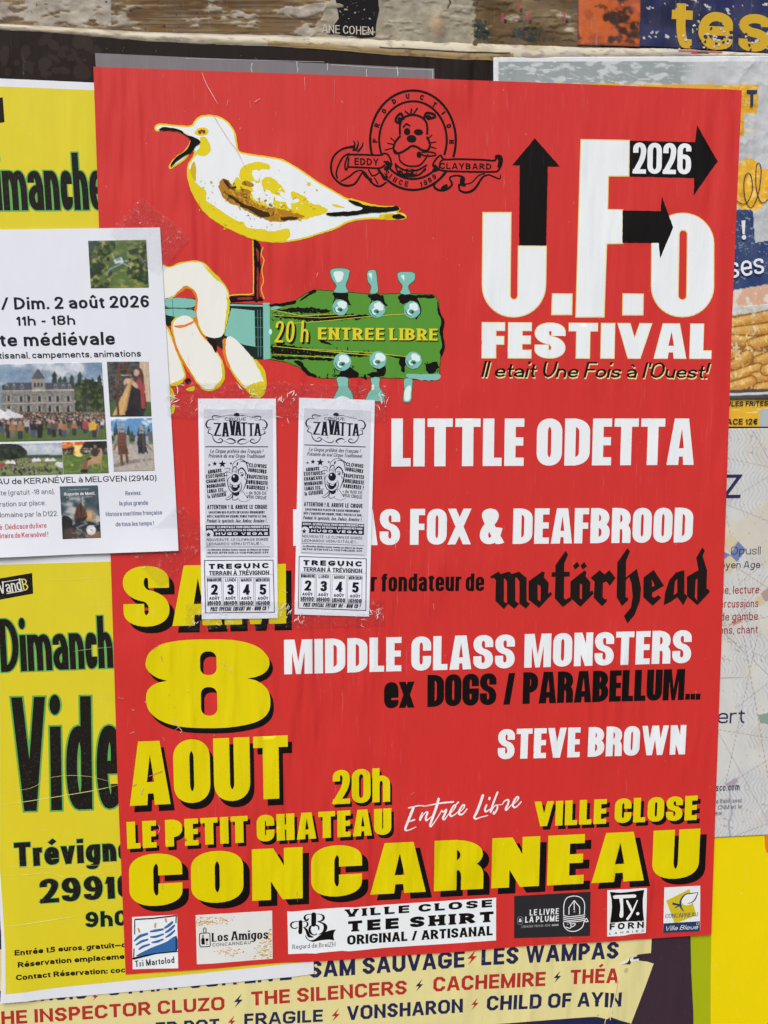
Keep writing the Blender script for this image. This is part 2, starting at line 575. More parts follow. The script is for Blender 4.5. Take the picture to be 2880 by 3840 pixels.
def style(wx=.2, wy=.17, xh=.72, track=.09, space=.4, shear=0., ry=9., rx=9., k=.56, chamfer=False, serif=None, legR=False, grow=0., desc=.28, cap='square', wob=0., wd=None, oval=False, gl=None, pg=None):
    return dict(wx=wx, wy=wy, xh=xh, track=track, space=space, shear=shear, ry=ry, rx=rx, k=k, chamfer=chamfer, serif=serif, legR=legR, grow=grow, desc=desc, cap=cap, wob=wob, wd=wd or {}, oval=oval, gl=gl or {}, pg=pg or {})


IMPACT = dict(wx=.24, wy=.175, ry=.2, k=.62, track=.055, space=.27, xh=.82, legR=True,
              wd=dict(A=.60, B=.545, C=.54, D=.54, E=.41, F=.40, G=.54, H=.55, K=.58, L=.395, M=.75, N=.53, O=.54, P=.51, R=.54, S=.545, T=.52, U=.54, V=.60, W=.92, X=.58,
                      a=.48, b=.49, c=.46, d=.49, e=.49, f=.32, h=.49, n=.49, o=.49, r=.34, t=.33, u=.49, x=.49))
IMPACT['gl'] = {'C': "1,.60 1,1r 0,1r 0,0r 1,0r 1,.41", 'G': "1,.63 1,1r 0,1r 0,0r 1,0r 1,.44 .6,.44", 'S': "1,.67 1,1r 0,1r 0,.56r 1,.46r 1,0r 0,0r 0,.35"}
IMPACT['pg'] = {'A': ([(0, 0), (.25, 1), (.77, 1), (1, 0), (.61, 0), (.59, .18), (.45, .18), (.43, 0)], [(.525, .79), (.435, .36), (.615, .36)]),
                'N': ([(0, 0), (0, 1), (.42, 1), (.63, .66), (.63, 1), (1, 1), (1, 0), (.60, 0), (.37, .36), (.37, 0)], None),
                'M': ([(0, 0), (0, 1), (.37, 1), (.5, .36), (.63, 1), (1, 1), (1, 0), (.72, 0), (.72, .64), (.585, 0), (.415, 0), (.28, .64), (.28, 0)], None)}
IMPACT['wd'].update({'0': .52, '2': .47, '6': .5, '&': .64})
ARIALB = dict(wx=.21, wy=.18, track=.11)
ARIAL = dict(wx=.145, wy=.13, track=.12)
THIN = dict(wx=.12, wy=.11, track=.13)
BLOCK = dict(wx=.225, wy=.195, chamfer=True, ry=.16, rx=.16, track=.11, space=.4)
AGENCY = dict(wx=.13, wy=.12, ry=.14, rx=.14, k=.6, track=.12)
HEAVY = dict(wx=.25, wy=.2, track=.06, xh=.76)


def glyph(ch, w, st, nseg):
    """signed outlines of one letter, cap height 1, lower left of its box at 0,0"""
    acc = None
    if ch in ACC:
        ch, acc = ACC[ch]
    if ch in st['pg']:
        o, hole = st['pg'][ch]
        g = st['grow']
        r = [(1, [((x - .5) * (w + 2 * g) + w / 2, (y - .5) * (1 + 2 * g) + .5) for x, y in o])]
        if hole:
            r.append((-1, [(.525 * w + (x - .525) * (w - 3 * g), .5 + (y - .5) * (1 - 3 * g)) for x, y in hole]))
        return r
    bw, strokes, flag = GL[ch]
    strokes = st['gl'].get(ch, strokes)
    if ch == 'R' and st['legR']:
        strokes = "0,0 0,1;0,1 .96,1r .96,.48r 0,.48;.5,.48 1,.48r 1,0"
    low = ch.islower()
    hx0, hy0 = st['wx'] / 2, st['wy'] / 2
    g = st['grow']
    hx, hy = hx0 + g, hy0 + g
    hx_, hy_ = hx, hy
    xh, desc = st['xh'], st['desc']

    def my(y):
        if low:
            if y <= 0:
                return hy0 + y * desc if y > -1 else -desc + hy0
            if y <= 1:
                return hy0 + y * (xh - 2 * hy0)
            return (xh - hy0) + (y - 1) * (1 - xh)
        return hy0 + y * (1 - 2 * hy0)

    def mx(x):
        return hx0 + x * max(0, w - 2 * hx0)
    out = []
    ks = hx / hy

    def pen(pts, caps=True, proj=(True, True), k=1.0):
        hx, hy = hx_ * k, hy_ * k
        q = [(x, y * ks) for x, y in pts]
        if len(q) == 1 or all(math.dist(q[0], p) < 1e-6 for p in q):
            x, y = q[0]
            sq = [(x - hx, y - hx), (x + hx, y - hx), (x + hx, y + hx), (x - hx, y + hx)] if st['cap'] != 'round' else ell(x, y, hx, hx, 12)
            out.append([(a, b / ks) for a, b in sq])
            return
        d = []
        for i in range(len(q) - 1):
            L = math.dist(q[i], q[i + 1]) or 1e-9
            d.append(((q[i + 1][0] - q[i][0]) / L, (q[i + 1][1] - q[i][1]) / L))
        for i in range(len(q) - 1):
            a, b = q[i], q[i + 1]
            if caps and st['cap'] == 'square':
                slant = min(abs(q[0][0] - q[-1][0]), abs(q[0][1] - q[-1][1])) > .02
                e = (1.7 * hx_ if slant else 0.0 if ch == 'A' else hx_) if flag in ('c', 'x') else hx_
                if i == 0 and proj[0]:
                    a = (a[0] - d[i][0] * e, a[1] - d[i][1] * e)
                if i == len(q) - 2 and proj[1]:
                    b = (b[0] + d[i][0] * e, b[1] + d[i][1] * e)
            nx, ny = -d[i][1] * hx, d[i][0] * hx
            out.append([(x, y / ks) for x, y in ((a[0] + nx, a[1] + ny), (b[0] + nx, b[1] + ny), (b[0] - nx, b[1] - ny), (a[0] - nx, a[1] - ny))])
        for i in range(1, len(q) - 1):
            c = d[i - 1][0] * d[i][1] - d[i - 1][1] * d[i][0]
            dot = d[i - 1][0] * d[i][0] + d[i - 1][1] * d[i][1]
            if abs(c) < 1e-4:
                continue
            s = -1 if c > 0 else 1
            n1 = (-d[i - 1][1] * hx * s, d[i - 1][0] * hx * s)
            n2 = (-d[i][1] * hx * s, d[i][0] * hx * s)
            p = q[i]
            pts2 = [p, (p[0] + n1[0], p[1] + n1[1])]
            if dot > -.35 and st['cap'] != 'round':
                t = 1 / (1 + dot)
                pts2.append((p[0] + (n1[0] + n2[0]) * t, p[1] + (n1[1] + n2[1]) * t))
            elif st['cap'] == 'round' and dot < .9:
                pts2 = ell(p[0], p[1], hx, hx, 10)
                out.append([(x, y / ks) for x, y in pts2])
                continue
            pts2.append((p[0] + n2[0], p[1] + n2[1]))
            out.append([(x, y / ks) for x, y in pts2])
        if st['cap'] == 'round' and caps:
            for p in (q[0], q[-1]):
                out.append([(x, y / ks) for x, y in ell(p[0], p[1], hx, hx, 10)])

    def path(toks):
        pts = []
        for t in toks.split():
            r = t.endswith('r')
            x, y = (t[:-1] if r else t).split(',')
            pts.append((mx(float(x)), my(float(y)), r))
        res = []
        for i, (x, y, r) in enumerate(pts):
            if not r or i in (0, len(pts) - 1):
                res.append((x, y))
                continue
            a, b = pts[i - 1], pts[i + 1]
            la, lb = math.dist((x, y), a[:2]), math.dist((x, y), b[:2])

            def lim(L, q, dx, dy):
                m = L * (.5 if q[2] else (.56 if abs(dy) > abs(dx) else .8))
                return min(m, st['ry'] if abs(dy) > abs(dx) else st['rx'])
            ra, rb = lim(la, a, a[0] - x, a[1] - y), lim(lb, b, b[0] - x, b[1] - y)
            if la < 1e-6 or lb < 1e-6:
                res.append((x, y))
                continue
            A = (x + (a[0] - x) * ra / la, y + (a[1] - y) * ra / la)
            B = (x + (b[0] - x) * rb / lb, y + (b[1] - y) * rb / lb)
            res += [A, B] if st['chamfer'] else bez(A, (x, y), B, st['k'], nseg)
        o = [res[0]]
        for p in res[1:]:
            if math.dist(p, o[-1]) > 1e-5:
                o.append(p)
        return o
    ends = []
    for s in strokes.split(';'):
        pl = path(s)
        tk = s.split()
        ey = [float(t.rstrip('r').split(',')[1]) for t in (tk[0], tk[-1])]
        en = [(pl[0], pl[1]), (pl[-1], pl[-2])] if len(pl) > 1 else []
        # a curved letter's free end is cut square where it stops; other ends run out to the letter's box
        pen(pl, True, [not (abs(a[0] - b[0]) < .3 * abs(a[1] - b[1]) and y not in (0, 1, 2, -1)) for (a, b), y in zip(en, ey)] or (True, True),
            k=(.68 if ch == 'N' else .78 if ch in 'MW' else .9) if flag in ('c', 'x') and len(en) and min(abs(pl[0][0] - pl[-1][0]), abs(pl[0][1] - pl[-1][1])) > .02 and st['wx'] > .17 else .86 if ch == 'N' and st['wx'] > .3 else 1.0)
        if ch in 'ij' and st['oval'] and len(pl) == 2 and pl[0][1] > xh:
            out.pop()
            out.append(ell(pl[0][0], (xh + 1) / 2 + .06, hx0 * 1.0 + g, (1 - xh) * .34 + g * .8, 14))
        if len(pl) > 1:
            ends += [(pl[0], pl[1]), (pl[-1], pl[-2])]
    if st['serif']:
        se, sh_ = st['serif']
        tops = (hy0, 1 - hy0, xh - hy0) if low else (hy0, 1 - hy0)
        for e, nx in ends:
            if abs(e[0] - nx[0]) < .7 * abs(e[1] - nx[1]) and any(abs(e[1] - t) < .02 for t in tops + ((-desc + hy0,) if low else ())):
                up = e[1] > nx[1]
                y1 = e[1] + hy if up else e[1] - hy
                y0 = y1 - sh_ if up else y1 + sh_
                out.append([(e[0] - hx - se, y0), (e[0] + hx + se, y0), (e[0] + hx + se, y1), (e[0] - hx - se, y1)])
    res = [(1, o) for o in out]
    top = {'c': 1 + g, 'x': xh + g, 'b': None, 'k': None}.get(flag)
    if flag in ('c', 'x', 'b', 'k'):
        res.append((-1, [(-2, -1.5), (w + 2, -1.5), (w + 2, -g), (-2, -g)]))
    if top:
        res.append((-1, [(-2, top), (w + 2, top), (w + 2, top + 1.5), (-2, top + 1.5)]))
    if acc:
        t = (xh if low else 1.0) + .02
        out = []
        if acc == 'd':
            pen([(w * .5, -.02), (w * .5, -.16), (w * .32, -.2)])
        elif acc == 'u':
            for xx in (.25, .75):
                pen([(w * xx, t + .16)])
        else:
            pen([(w * float(a.split(',')[0]), t + float(a.split(',')[1]) * .9) for a in ACS[acc].split()], False, k=.85)
        res += [(1, o) for o in out]
    return res


def text(sh, f, s, a, b, cap, st, dx=0, dy=0):
    """lettering fitted between two baseline points; returns one region per letter (wall mm)"""
    st = style(**st) if 'grow' not in st else st
    if dx or dy:
        a, b = (a[0] + dx, a[1] + dy), (b[0] + dx, b[1] + dy)
    p0, p1 = np.array(wall(f, *a, sh.lev)), np.array(wall(f, *b, sh.lev))
    mid = ((a[0] + b[0]) / 2, (a[1] + b[1]) / 2)
    q0, q1 = np.array(wall(f, *mid, sh.lev)), np.array(wall(f, mid[0], mid[1] - cap, sh.lev))
    H = float(np.linalg.norm(q1 - q0))
    ex = p1 - p0
    L = float(np.linalg.norm(ex))
    ex = ex / L
    ey = np.array([-ex[1], ex[0]])
    n = len(s)
    bwid = lambda c: st['wd'].get(c, GL[ACC.get(c, (c,))[0]][0])
    base = sum(bwid(c) for c in s if c != ' ')
    fixed = sum(st['wx'] for c in s if c != ' ' and bwid(c) == 0)
    kern = 0
    for c, d in zip(s, s[1:]):
        if c != ' ' and d != ' ':
            kern += st['track']
    nsp = s.count(' ')
    space = st['space']
    tot = L / H
    sc = (tot - fixed - kern - nsp * space) / max(base, 1e-6)
    track = st['track']
    if sc > 1 and base:
        sc = (tot - fixed) / (base + kern + nsp * space)
        space, track = space * sc, track * sc
    if base == 0:
        sc = 1
    regs = []
    x = 0.0
    nseg = max(3, min(9, int(H / 4)))
    prev = ' '
    for c in s:
        if c == ' ':
            x += space
            prev = c
            continue
        bw = bwid(c)
        w = bw * sc if bw else st['wx']
        if prev != ' ':
            x += track
        j = st['wob'] * (random.random() - .5)
        g = glyph(c, w, st, nseg)
        reg = []
        for sg, pts in g:
            reg.append((sg, [tuple(p0 + ex * (x + px + st['shear'] * py) * H + ey * (py + j) * H) for px, py in pts]))
        regs.append(reg)
        x += w
        prev = c
    return regs


def letter_at(sh, f, ch, c, ang, cap, w, st):
    """one letter centred on c, turned by ang degrees (0 = upright in the frame)"""
    r = math.radians(ang)
    ux, uy = math.cos(r), math.sin(r)
    vx, vy = math.sin(r), -math.cos(r)
    bx, by = c[0] - vx * cap / 2, c[1] - vy * cap / 2
    g = glyph(ch, w, style(**st), 4)
    return [(s, P(sh, f, [(bx + (ux * (x - w / 2) + vx * y) * cap, by + (uy * (x - w / 2) + vy * y) * cap) for x, y in pts])) for s, pts in g]


# ------------------------------------------------------------------ printed pictures: a fine grid whose vertices carry the ink
def hash2(ix, iy, seed):
    h = (ix.astype(np.int64) * 374761393 + iy.astype(np.int64) * 668265263 + seed * 974711) & 0x7fffffff
    h = ((h ^ (h >> 13)) * 1274126177) & 0x7fffffff
    return ((h ^ (h >> 16)) & 0xffff) / 65535.0


def vnoise(x, y, seed):
    ix, iy = np.floor(x), np.floor(y)
    fx, fy = x - ix, y - iy
    fx, fy = fx * fx * (3 - 2 * fx), fy * fy * (3 - 2 * fy)
    a, b = hash2(ix, iy, seed), hash2(ix + 1, iy, seed)
    c, d = hash2(ix, iy + 1, seed), hash2(ix + 1, iy + 1, seed)
    return (a * (1 - fx) + b * fx) * (1 - fy) + (c * (1 - fx) + d * fx) * fy


def fbm(x, y, seed=0, octv=4):
    t, a, s = 0, .5, 0
    for i in range(octv):
        c, n = math.cos(.65 + 1.1 * i), math.sin(.65 + 1.1 * i)
        t = t + a * vnoise((x * c - y * n) * 1.9**i + 31, (x * n + y * c) * 1.9**i + 17, seed + i * 17)
        s += a
        a *= .55
    return t / s


def sstep(v, a, b):
    t = np.clip((v - a) / (b - a), 0, 1)
    return t * t * (3 - 2 * t)


class Picture:
    def __init__(s, sh, f, quad, step):
        s.sh, s.f = sh, f
        q = [wall(f, x, y, sh.lev) for x, y in quad]
        W, Hh = math.dist(q[0], q[1]), math.dist(q[0], q[3])
        s.nx, s.ny = max(2, int(W / step) + 1), max(2, int(Hh / step) + 1)
        u, v = np.meshgrid(np.linspace(0, 1, s.nx), np.linspace(0, 1, s.ny))
        u, v = u.ravel(), v.ravel()
        g = lambda k: (q[0][k] * (1 - u) * (1 - v) + q[1][k] * u * (1 - v) + q[2][k] * u * v + q[3][k] * (1 - u) * v)
        s.wx, s.wz = g(0), g(1)
        px, py = photo_of(s.wx, s.wz, sh.lev)
        x0, y0, k = FR[f]
        s.X, s.Y = (px - x0) * k, (py - y0) * k
        s.col = np.ones((len(u), 3))
        s.h = np.zeros(len(u))

    def fill(s, c, m=None):
        c = np.array(c, float)
        if c.ndim == 1:
            c = c / 255.0
        if m is None:
            s.col[:] = c
        else:
            m = np.asarray(m, float)[:, None]
            s.col = s.col * (1 - m) + c * m

    def inside(s, pts):
        x = np.array([p[0] for p in pts])
        y = np.array([p[1] for p in pts])
        m = np.zeros(len(s.X))
        bb = np.where((s.X >= x.min()) & (s.X <= x.max()) & (s.Y >= y.min()) & (s.Y <= y.max()))[0]
        if not len(bb):
            return m
        X, Y = s.X[bb], s.Y[bb]
        r = np.zeros(len(bb), bool)
        for i in range(len(pts)):
            x1, y1, x2, y2 = x[i - 1], y[i - 1], x[i], y[i]
            if y1 == y2:
                continue
            r ^= ((y1 > Y) != (y2 > Y)) & (X < (x2 - x1) * (Y - y1) / (y2 - y1) + x1)
        m[bb] = r
        return m

    def poly(s, pts, c, a=1.0, smooth=False):
        s.fill(c, s.inside(catmull(pts) if smooth else pts) * a)

    def ell(s, cx, cy, rx, ry, c, a=1.0):
        s.fill(c, (((s.X - cx) / rx)**2 + ((s.Y - cy) / ry)**2 < 1) * a)

    def seg(s, a, b, w, c, al=1.0):
        ax, ay = a
        bx, by = b
        L2 = (bx - ax)**2 + (by - ay)**2 + 1e-9
        t = np.clip(((s.X - ax) * (bx - ax) + (s.Y - ay) * (by - ay)) / L2, 0, 1)
        d = np.hypot(s.X - ax - t * (bx - ax), s.Y - ay - t * (by - ay))
        s.fill(c, sstep(-d, -w / 2 - .6, -w / 2 + .6) * al)

    def n(s, sx, sy, seed=0, octv=4):
        return fbm(s.X / sx, s.Y / sy, seed, octv)

    def photo(s):
        """what a lens and a print screen do to a picture: soft edges, fine tonal grain"""
        c = s.col.reshape(s.ny, s.nx, 3)
        p = np.pad(c, ((1, 1), (1, 1), (0, 0)), 'edge')
        b = (p[:-2, 1:-1] + p[2:, 1:-1] + p[1:-1, :-2] + p[1:-1, 2:] + 2 * p[1:-1, 1:-1]) / 6
        s.col = b.reshape(-1, 3)
        g = .55 * (s.n(7, 7, 201, 3) - .5) + .45 * (s.n(22, 22, 203, 4) - .5)
        s.col = np.clip(s.col * (1 + .34 * g[:, None]), 0, 1)
        lum = s.col.mean(1, keepdims=True)
        s.col = lum + (s.col - lum) * .85

    def build(s, name, dz=.2, parent=None, finish=None, label=None, skirt=True):
        if name == "printed_photo":
            s.photo()
        sh = s.sh
        root = parent or sh.root
        rr = sh.root
        ox, oy, oz = rr.location
        vs = [(x / 1000 - ox, sh.y(x, z, dz + h) - oy, z / 1000 - oz) for x, z, h in zip(s.wx, s.wz, s.h)]
        fs = []
        for j in range(s.ny - 1):
            for i in range(s.nx - 1):
                k = j * s.nx + i
                fs.append((k, k + s.nx, k + s.nx + 1, k + 1))
        if skirt:
            rim = [i for i in range(s.nx)] + [j * s.nx + s.nx - 1 for j in range(1, s.ny)] + \
                  [(s.ny - 1) * s.nx + i for i in range(s.nx - 2, -1, -1)] + [j * s.nx for j in range(s.ny - 2, 0, -1)]
            b0 = len(vs)
            vs += [(vs[i][0], vs[i][1] + .0003, vs[i][2]) for i in rim]
            m = len(rim)
            fs += [(rim[i], rim[(i + 1) % m], b0 + (i + 1) % m, b0 + i) for i in range(m)]
            cols = np.vstack([s.col, s.col[rim]])
        else:
            cols = s.col
        me = bpy.data.meshes.new(name)
        me.from_pydata(vs, [], fs)
        at = me.color_attributes.new("print_colour", 'FLOAT_COLOR', 'POINT')
        c = np.clip(cols, 0, 1)
        l = np.where(c <= .04045, c / 12.92, ((c + .055) / 1.055)**2.4)
        at.data.foreach_set("color", np.hstack([l, np.ones((len(l), 1))]).astype(np.float32).ravel())
        me.polygons.foreach_set("use_smooth", [True] * len(fs))
        me.materials.append(ink_mat((0, 0, 0), finish or sh.finish, True))
        o = link_mesh(name, me, root)
        if label:
            o['label'] = label
        return o

# ================================================================== the board and what is left of old posters above
WHITE = (226, 229, 233)
BLACK = (24, 22, 22)


def wallv(f, X, Y, lev=0.0):
    x0, y0, k = FR[f]
    u, v = X / k + x0, Y / k + y0
    d = np.stack([(u - 1440) / FOCAL, (v - 1920) / FOCAL, np.ones_like(u)], -1) @ R_CV
    t = (-lev / 1000 - EYE[1]) / d[:, 1]
    return (EYE[0] + t * d[:, 0]) * 1000, (EYE[2] + t * d[:, 2]) * 1000


def box_mesh(bm, x0, x1, y0, y1, z0, z1):
    r = bmesh.ops.create_cube(bm, size=1)
    bmesh.ops.scale(bm, vec=(x1 - x0, y1 - y0, z1 - z0), verts=r['verts'])
    bmesh.ops.translate(bm, vec=((x0 + x1) / 2, (y0 + y1) / 2, (z0 + z1) / 2), verts=r['verts'])


m_wood, nt, pb = nodes_of("raw_plywood")
pos = N(nt, "ShaderNodeNewGeometry").outputs['Position']
g1 = noise_tex(nt, mapping(nt, pos, (7, 7, 160)), 1, 5, .6)
nt.links.new(mixc(nt, ramp(nt, g1, .3, .7), lin((128, 96, 58)), lin((84, 60, 36))), pb.inputs['Base Color'])
pb.inputs['Roughness'].default_value = .8
bm = bmesh.new()
box_mesh(bm, -.95, 1.0, .0088, .03, -.80, .66)
me = bpy.data.meshes.new("plywood_panel")
bm.to_mesh(me)
bm.free()
me.materials.append(m_wood)
o = link_mesh("plywood_panel", me, None)
o['label'] = "flat plywood panel that carries all the pasted posters below the ledge"
o['category'] = "panel"

# upper board: bare wood with scraps of white paper still glued to it
b_root = thing("wooden_board", "weathered brown wooden board with peeling white paper above the ledge", "board", wall('A', 700, 0, -7), -7)
bsh = Sheet(b_root, -7, None, 'old')
pic = Picture(bsh, 'A', [(-260, -330), (3560, -330), (3560, 215), (-260, 215)], .85)
X, Y = pic.X, pic.Y
grain = pic.n(330, 9, 3, 5)
pic.fill((116, 90, 54))
pic.fill((86, 63, 36), sstep(grain, .42, .66))
pic.fill((146, 130, 98), sstep(pic.n(120, 14, 43, 4), .5, .72) * .5)
pic.fill((70, 48, 28), sstep(pic.n(600, 5, 11, 3), .62, .75) * .8)
pic.fill((150, 122, 80), sstep(pic.n(200, 30, 21), .55, .75) * .6)
m = .68 * pic.n(130, 44, 31, 5) + .32 * pic.n(44, 13, 37, 4) + .10 * (X < 480) - .06 * ((X > 480) & (X < 900)) + .08 * np.exp(-((X - 1290) / 110)**2) \
    + .05 * np.exp(-((X - 800) / 70)**2) - .05 * (Y > 95) * (X < 480)
wm = sstep(m, .535, .585)
pic.fill((176, 164, 142), sstep(m, .47, .58) * .45)
shade = pic.n(40, 22, 41, 5)
pic.fill(np.stack([.82 - .36 * shade, .79 - .37 * shade, .735 - .38 * shade], -1), wm)
edge = sstep(m, .545, .57) * (1 - wm)
pic.fill((168, 148, 118), edge * .7)
pic.h = wm * (.5 + .8 * shade) + grain * .25
for q in range(26):
    x, y = random.uniform(0, 1350), random.uniform(-60, 140)
    r = random.choice((3, 4, 6))
    pic.ell(x, y, r, r * .8, (38, 28, 22), .85)
# the felted beige paper pulp to the right
jag = 30 * (pic.n(60, 30, 51, 5) - .5)
pm = ((X + jag > 1345 + (150 - Y) * .55) & (X < 2060)).astype(float)
pn = pic.n(26, 22, 61, 6)
pic.fill(np.stack([.72 - .22 * pn, .69 - .23 * pn, .62 - .25 * pn], -1), pm)
pm2 = ((X + jag > 2046) & (X < 2510)).astype(float)
st = pic.n(150, 70, 71, 6)
pic.fill(np.stack([.58 - .34 * st, .50 - .34 * st, .36 - .30 * st], -1), pm2)
pic.fill((92, 74, 50), pm2 * sstep(pic.n(80, 40, 77, 6), .55, .75) * .8)
pic.fill((226, 220, 205), pm2 * sstep(pic.n(90, 30, 79, 4), .64, .74) * .6)
pic.h += (pm + pm2) * (1.1 + 1.0 * pn)
# blister in the pulp and scraps of dark green and pink print
bl = np.exp(-(((X - 1885) / 34)**2 + ((Y - 120) / 62)**2))
pic.h += 5 * bl
pic.fill((176, 148, 116), sstep(bl, .35, .8) * .8)
for cx, cy, w, h in ((2074, 128, 26, 40), (2290, 150, 48, 28), (2235, 145, 30, 22), (2330, 178, 60, 8), (2095, 155, 14, 22)):
    sm = ((abs(X - cx + 18 * (pic.n(14, 14, 81, 4) - .5)) < w) & (abs(Y - cy + 14 * (pic.n(14, 14, 83, 4) - .5)) < h)) & (pic.n(16, 16, 85, 4) > .42)
    pic.fill((40, 52, 44), sm * .9)
for cx, cy in ((2170, 78), (2278, 80), (2435, 75), (2240, 30)):
    pic.fill((176, 58, 84), ((abs(X - cx + 6 * (pic.n(9, 9, 87, 3) - .5)) < 6) & (abs(Y - cy) < 17)) * .8)
    pic.fill((40, 34, 38), ((abs(X - cx - 10) < 6) & (abs(Y - cy - 20) < 9)) * .8)
pic.fill((60, 40, 30), (abs(X - 1938 - 5 * np.sin(Y / 9)) < 4) * (Y < 40))
pic.build("board_face", 0)

# torn black poster scrap
sh = make_sheet("torn_poster_scrap", "torn black and white poster scrap with pale capitals, on the beige pulp above the ledge", "poster scrap", 'A',
                [(1446, -120), (1640, -120), (1636, 40), (1628, 90), (1622, 158), (1560, 160), (1500, 150), (1418, 146), (1440, 110), (1462, 80), (1452, 30)],
                (30, 28, 30), -4.6, None, 'old', (1.6, 4, 2.0))
regs = []
random.seed(12)
for q in range(44):
    x, y = random.uniform(1462, 1618), random.uniform(-40, 105)
    regs.append([blob(sh, 'A', [(x + random.uniform(-7, 7) * (1 if y > 30 else .4), y + random.uniform(-6, 6) * (1 if y > 30 else .5)) for _ in range(5)], 1, 2)])
ink(sh, "halftone_picture", [(regs, (158, 154, 146))])
t = text(sh, 'A', "ANE COHEN", (1392, 142), (1612, 152), 36, dict(THIN, wx=.14))
ink(sh, "name_lettering", [(t, (192, 186, 170))])

# orange scrap and the navy poster
r = thing("orange_poster_scrap", "orange poster scrap stained black with mould, left of the navy poster", "poster scrap", wall('B', 970, 90, -4.6), -4.6)
sh = Sheet(r, -4.6, None, 'old')
pic = Picture(sh, 'B', [(838, -150), (1108, -150), (1104, 204), (834, 196)], .9)
pic.fill((196, 92, 36))
pic.fill((160, 66, 26), sstep(pic.n(60, 50, 5), .5, .7) * .7)
mold = sstep(pic.n(55, 45, 9, 6) + .25 * np.exp(-(((pic.X - 1040) / 75)**2 + ((pic.Y - 70) / 70)**2)), .60, .78)
pic.fill((46, 30, 24), mold * .9)
pic.fill((110, 60, 35), ((pic.Y > 188) | (pic.X < 843)) * .6)
pic.h = 1.2 * pic.n(90, 60, 13)
pic.build("paper_sheet", 0)

r = thing("navy_poster", "navy poster with big yellow letters t e s t, chipped, above the ledge", "poster", wall('B', 1400, 90, -4.2), -4.2)
sh = Sheet(r, -4.2, None, 'old')
pic = Picture(sh, 'B', [(1106, -150), (1950, -150), (1950, 246), (1102, 200)], 1.0)
pic.fill((34, 40, 84))
pic.fill((26, 30, 62), sstep(pic.n(120, 60, 5), .45, .7))
chip = pic.n(26, 22, 15, 6) + .07 * np.exp(-((pic.Y - 165) / 40)**2)
cm = sstep(chip, .69, .71)
pic.fill((206, 204, 198), cm)
pic.build("paper_sheet", 0)
t = text(sh, 'B', "test", (1238, 206), (1776, 232), 232, dict(wx=.185, wy=.17, xh=.70, track=.10))
ink(sh, "headline_lettering", [(t, (206, 166, 40))], label="big yellow letters, chipped near the ledge")
regs = []
for q in range(34):
    x, y = random.choice((random.gauss(1310, 30), random.gauss(1390, 25), random.gauss(1570, 35), random.gauss(1470, 30))), random.gauss(165, 25)
    regs.append([(1, rough_line(P(sh, 'B', [(x + random.uniform(2, 11) * c, y + random.uniform(2, 9) * s) for c, s in ((1, 0), (.3, .9), (-.8, .6), (-.6, -.8), (.6, -.9))]), .5, 1.2, q))])
ink(sh, "paint_chip", [(regs[::2], (204, 202, 196)), (regs[1::2], (50, 52, 70))], dz0=.5)

# the ledge: the thick cream edge of older poster layers folded over the top of the panel
up = [(-260, 82), (0, 97), (300, 112), (600, 131), (900, 142), (1160, 147), (1400, 152), (1659, 166), (2159, 186), (2489, 200), (2909, 206), (3318, 226), (3560, 236)]
lo = [(-260, 106), (0, 128), (300, 150), (640, 181), (900, 192), (1160, 200), (1400, 214), (1659, 236), (2000, 258), (2140, 262), (2709, 250), (3318, 246), (3560, 250)]
r = thing("paper_ledge", "cream ledge of old poster layers folded over the board edge", "ledge", wall('A', 1600, 190, -3), -3)
sh = Sheet(r, -3, None, 'plain')
pic = Picture(sh, 'A', [(-260, 90), (3560, 90), (3560, 250), (-260, 250)], 1.2)
pic.nx, pic.ny = 700, 22
u, v = [a.ravel() for a in np.meshgrid(np.linspace(-260, 3560, 700), np.linspace(0, 1, 22))]
yu = np.interp(u, [p[0] for p in up], [p[1] for p in up]) + 5 * (fbm(u / 60, v * 0, 3) - .5)
yl = np.interp(u, [p[0] for p in lo], [p[1] for p in lo]) + 4 * (fbm(u / 45, v * 0, 5) - .5)
pic.X, pic.Y = u, yu + (yl - yu) * v
pic.wx, pic.wz = wallv('A', pic.X, pic.Y, -3)
pic.col = np.ones((len(u), 3))
pic.h = 2.2 * np.sin(np.pi * np.clip(v * 1.05, 0, 1))**.8 - 2.6 * (1 - v) + 1.2 * (fbm(u / 130, v * 2, 9) - .5)
n1, n2 = fbm(u / 90, v * 2.2, 12, 5), fbm(u / 30, v * 4, 14, 5)
pic.fill((206, 197, 172))
pic.fill((172, 158, 126), sstep(n1, .45, .72) * .8)
pic.fill((150, 143, 132), sstep(n2, .55, .75) * sstep(u, 1900, 2500) * .9)
pic.fill((196, 192, 184), sstep(n1, .5, .6) * (u > 2400) * .7)
pic.fill((118, 112, 110), sstep(v, .30, .0) * .55 * (u < 1500))  # shadow along the ledge's upper left edge, painted into its colour
pic.fill((150, 128, 130), sstep(fbm(u / 40, v * 3, 16), .64, .7) * .5)
tan = ((u > 1158) & (u < 2220) & (v > .62 + .08 * (n1 - .5))).astype(float)
pic.fill((176, 150, 104), tan)
pic.fill((130, 106, 70), tan * sstep(n2, .5, .7) * .8)
pic.fill((36, 30, 28), ((abs(v - .60) < .045) & (u > 1640) & (u < 2200)).astype(float))
pic.fill((150, 80, 50), ((u > 2930) & (u < 3120) & (v > .15) & (v < .5)).astype(float) * .9)
pic.fill((190, 40, 80), ((u > 2984) & (u < 3010) & (v > .4) & (v < .62)).astype(float))
pic.fill((24, 22, 24), ((u > 3010) & (u < 3060) & (v > .42) & (v < .58)).astype(float))
pic.build("paper_edge", 0)

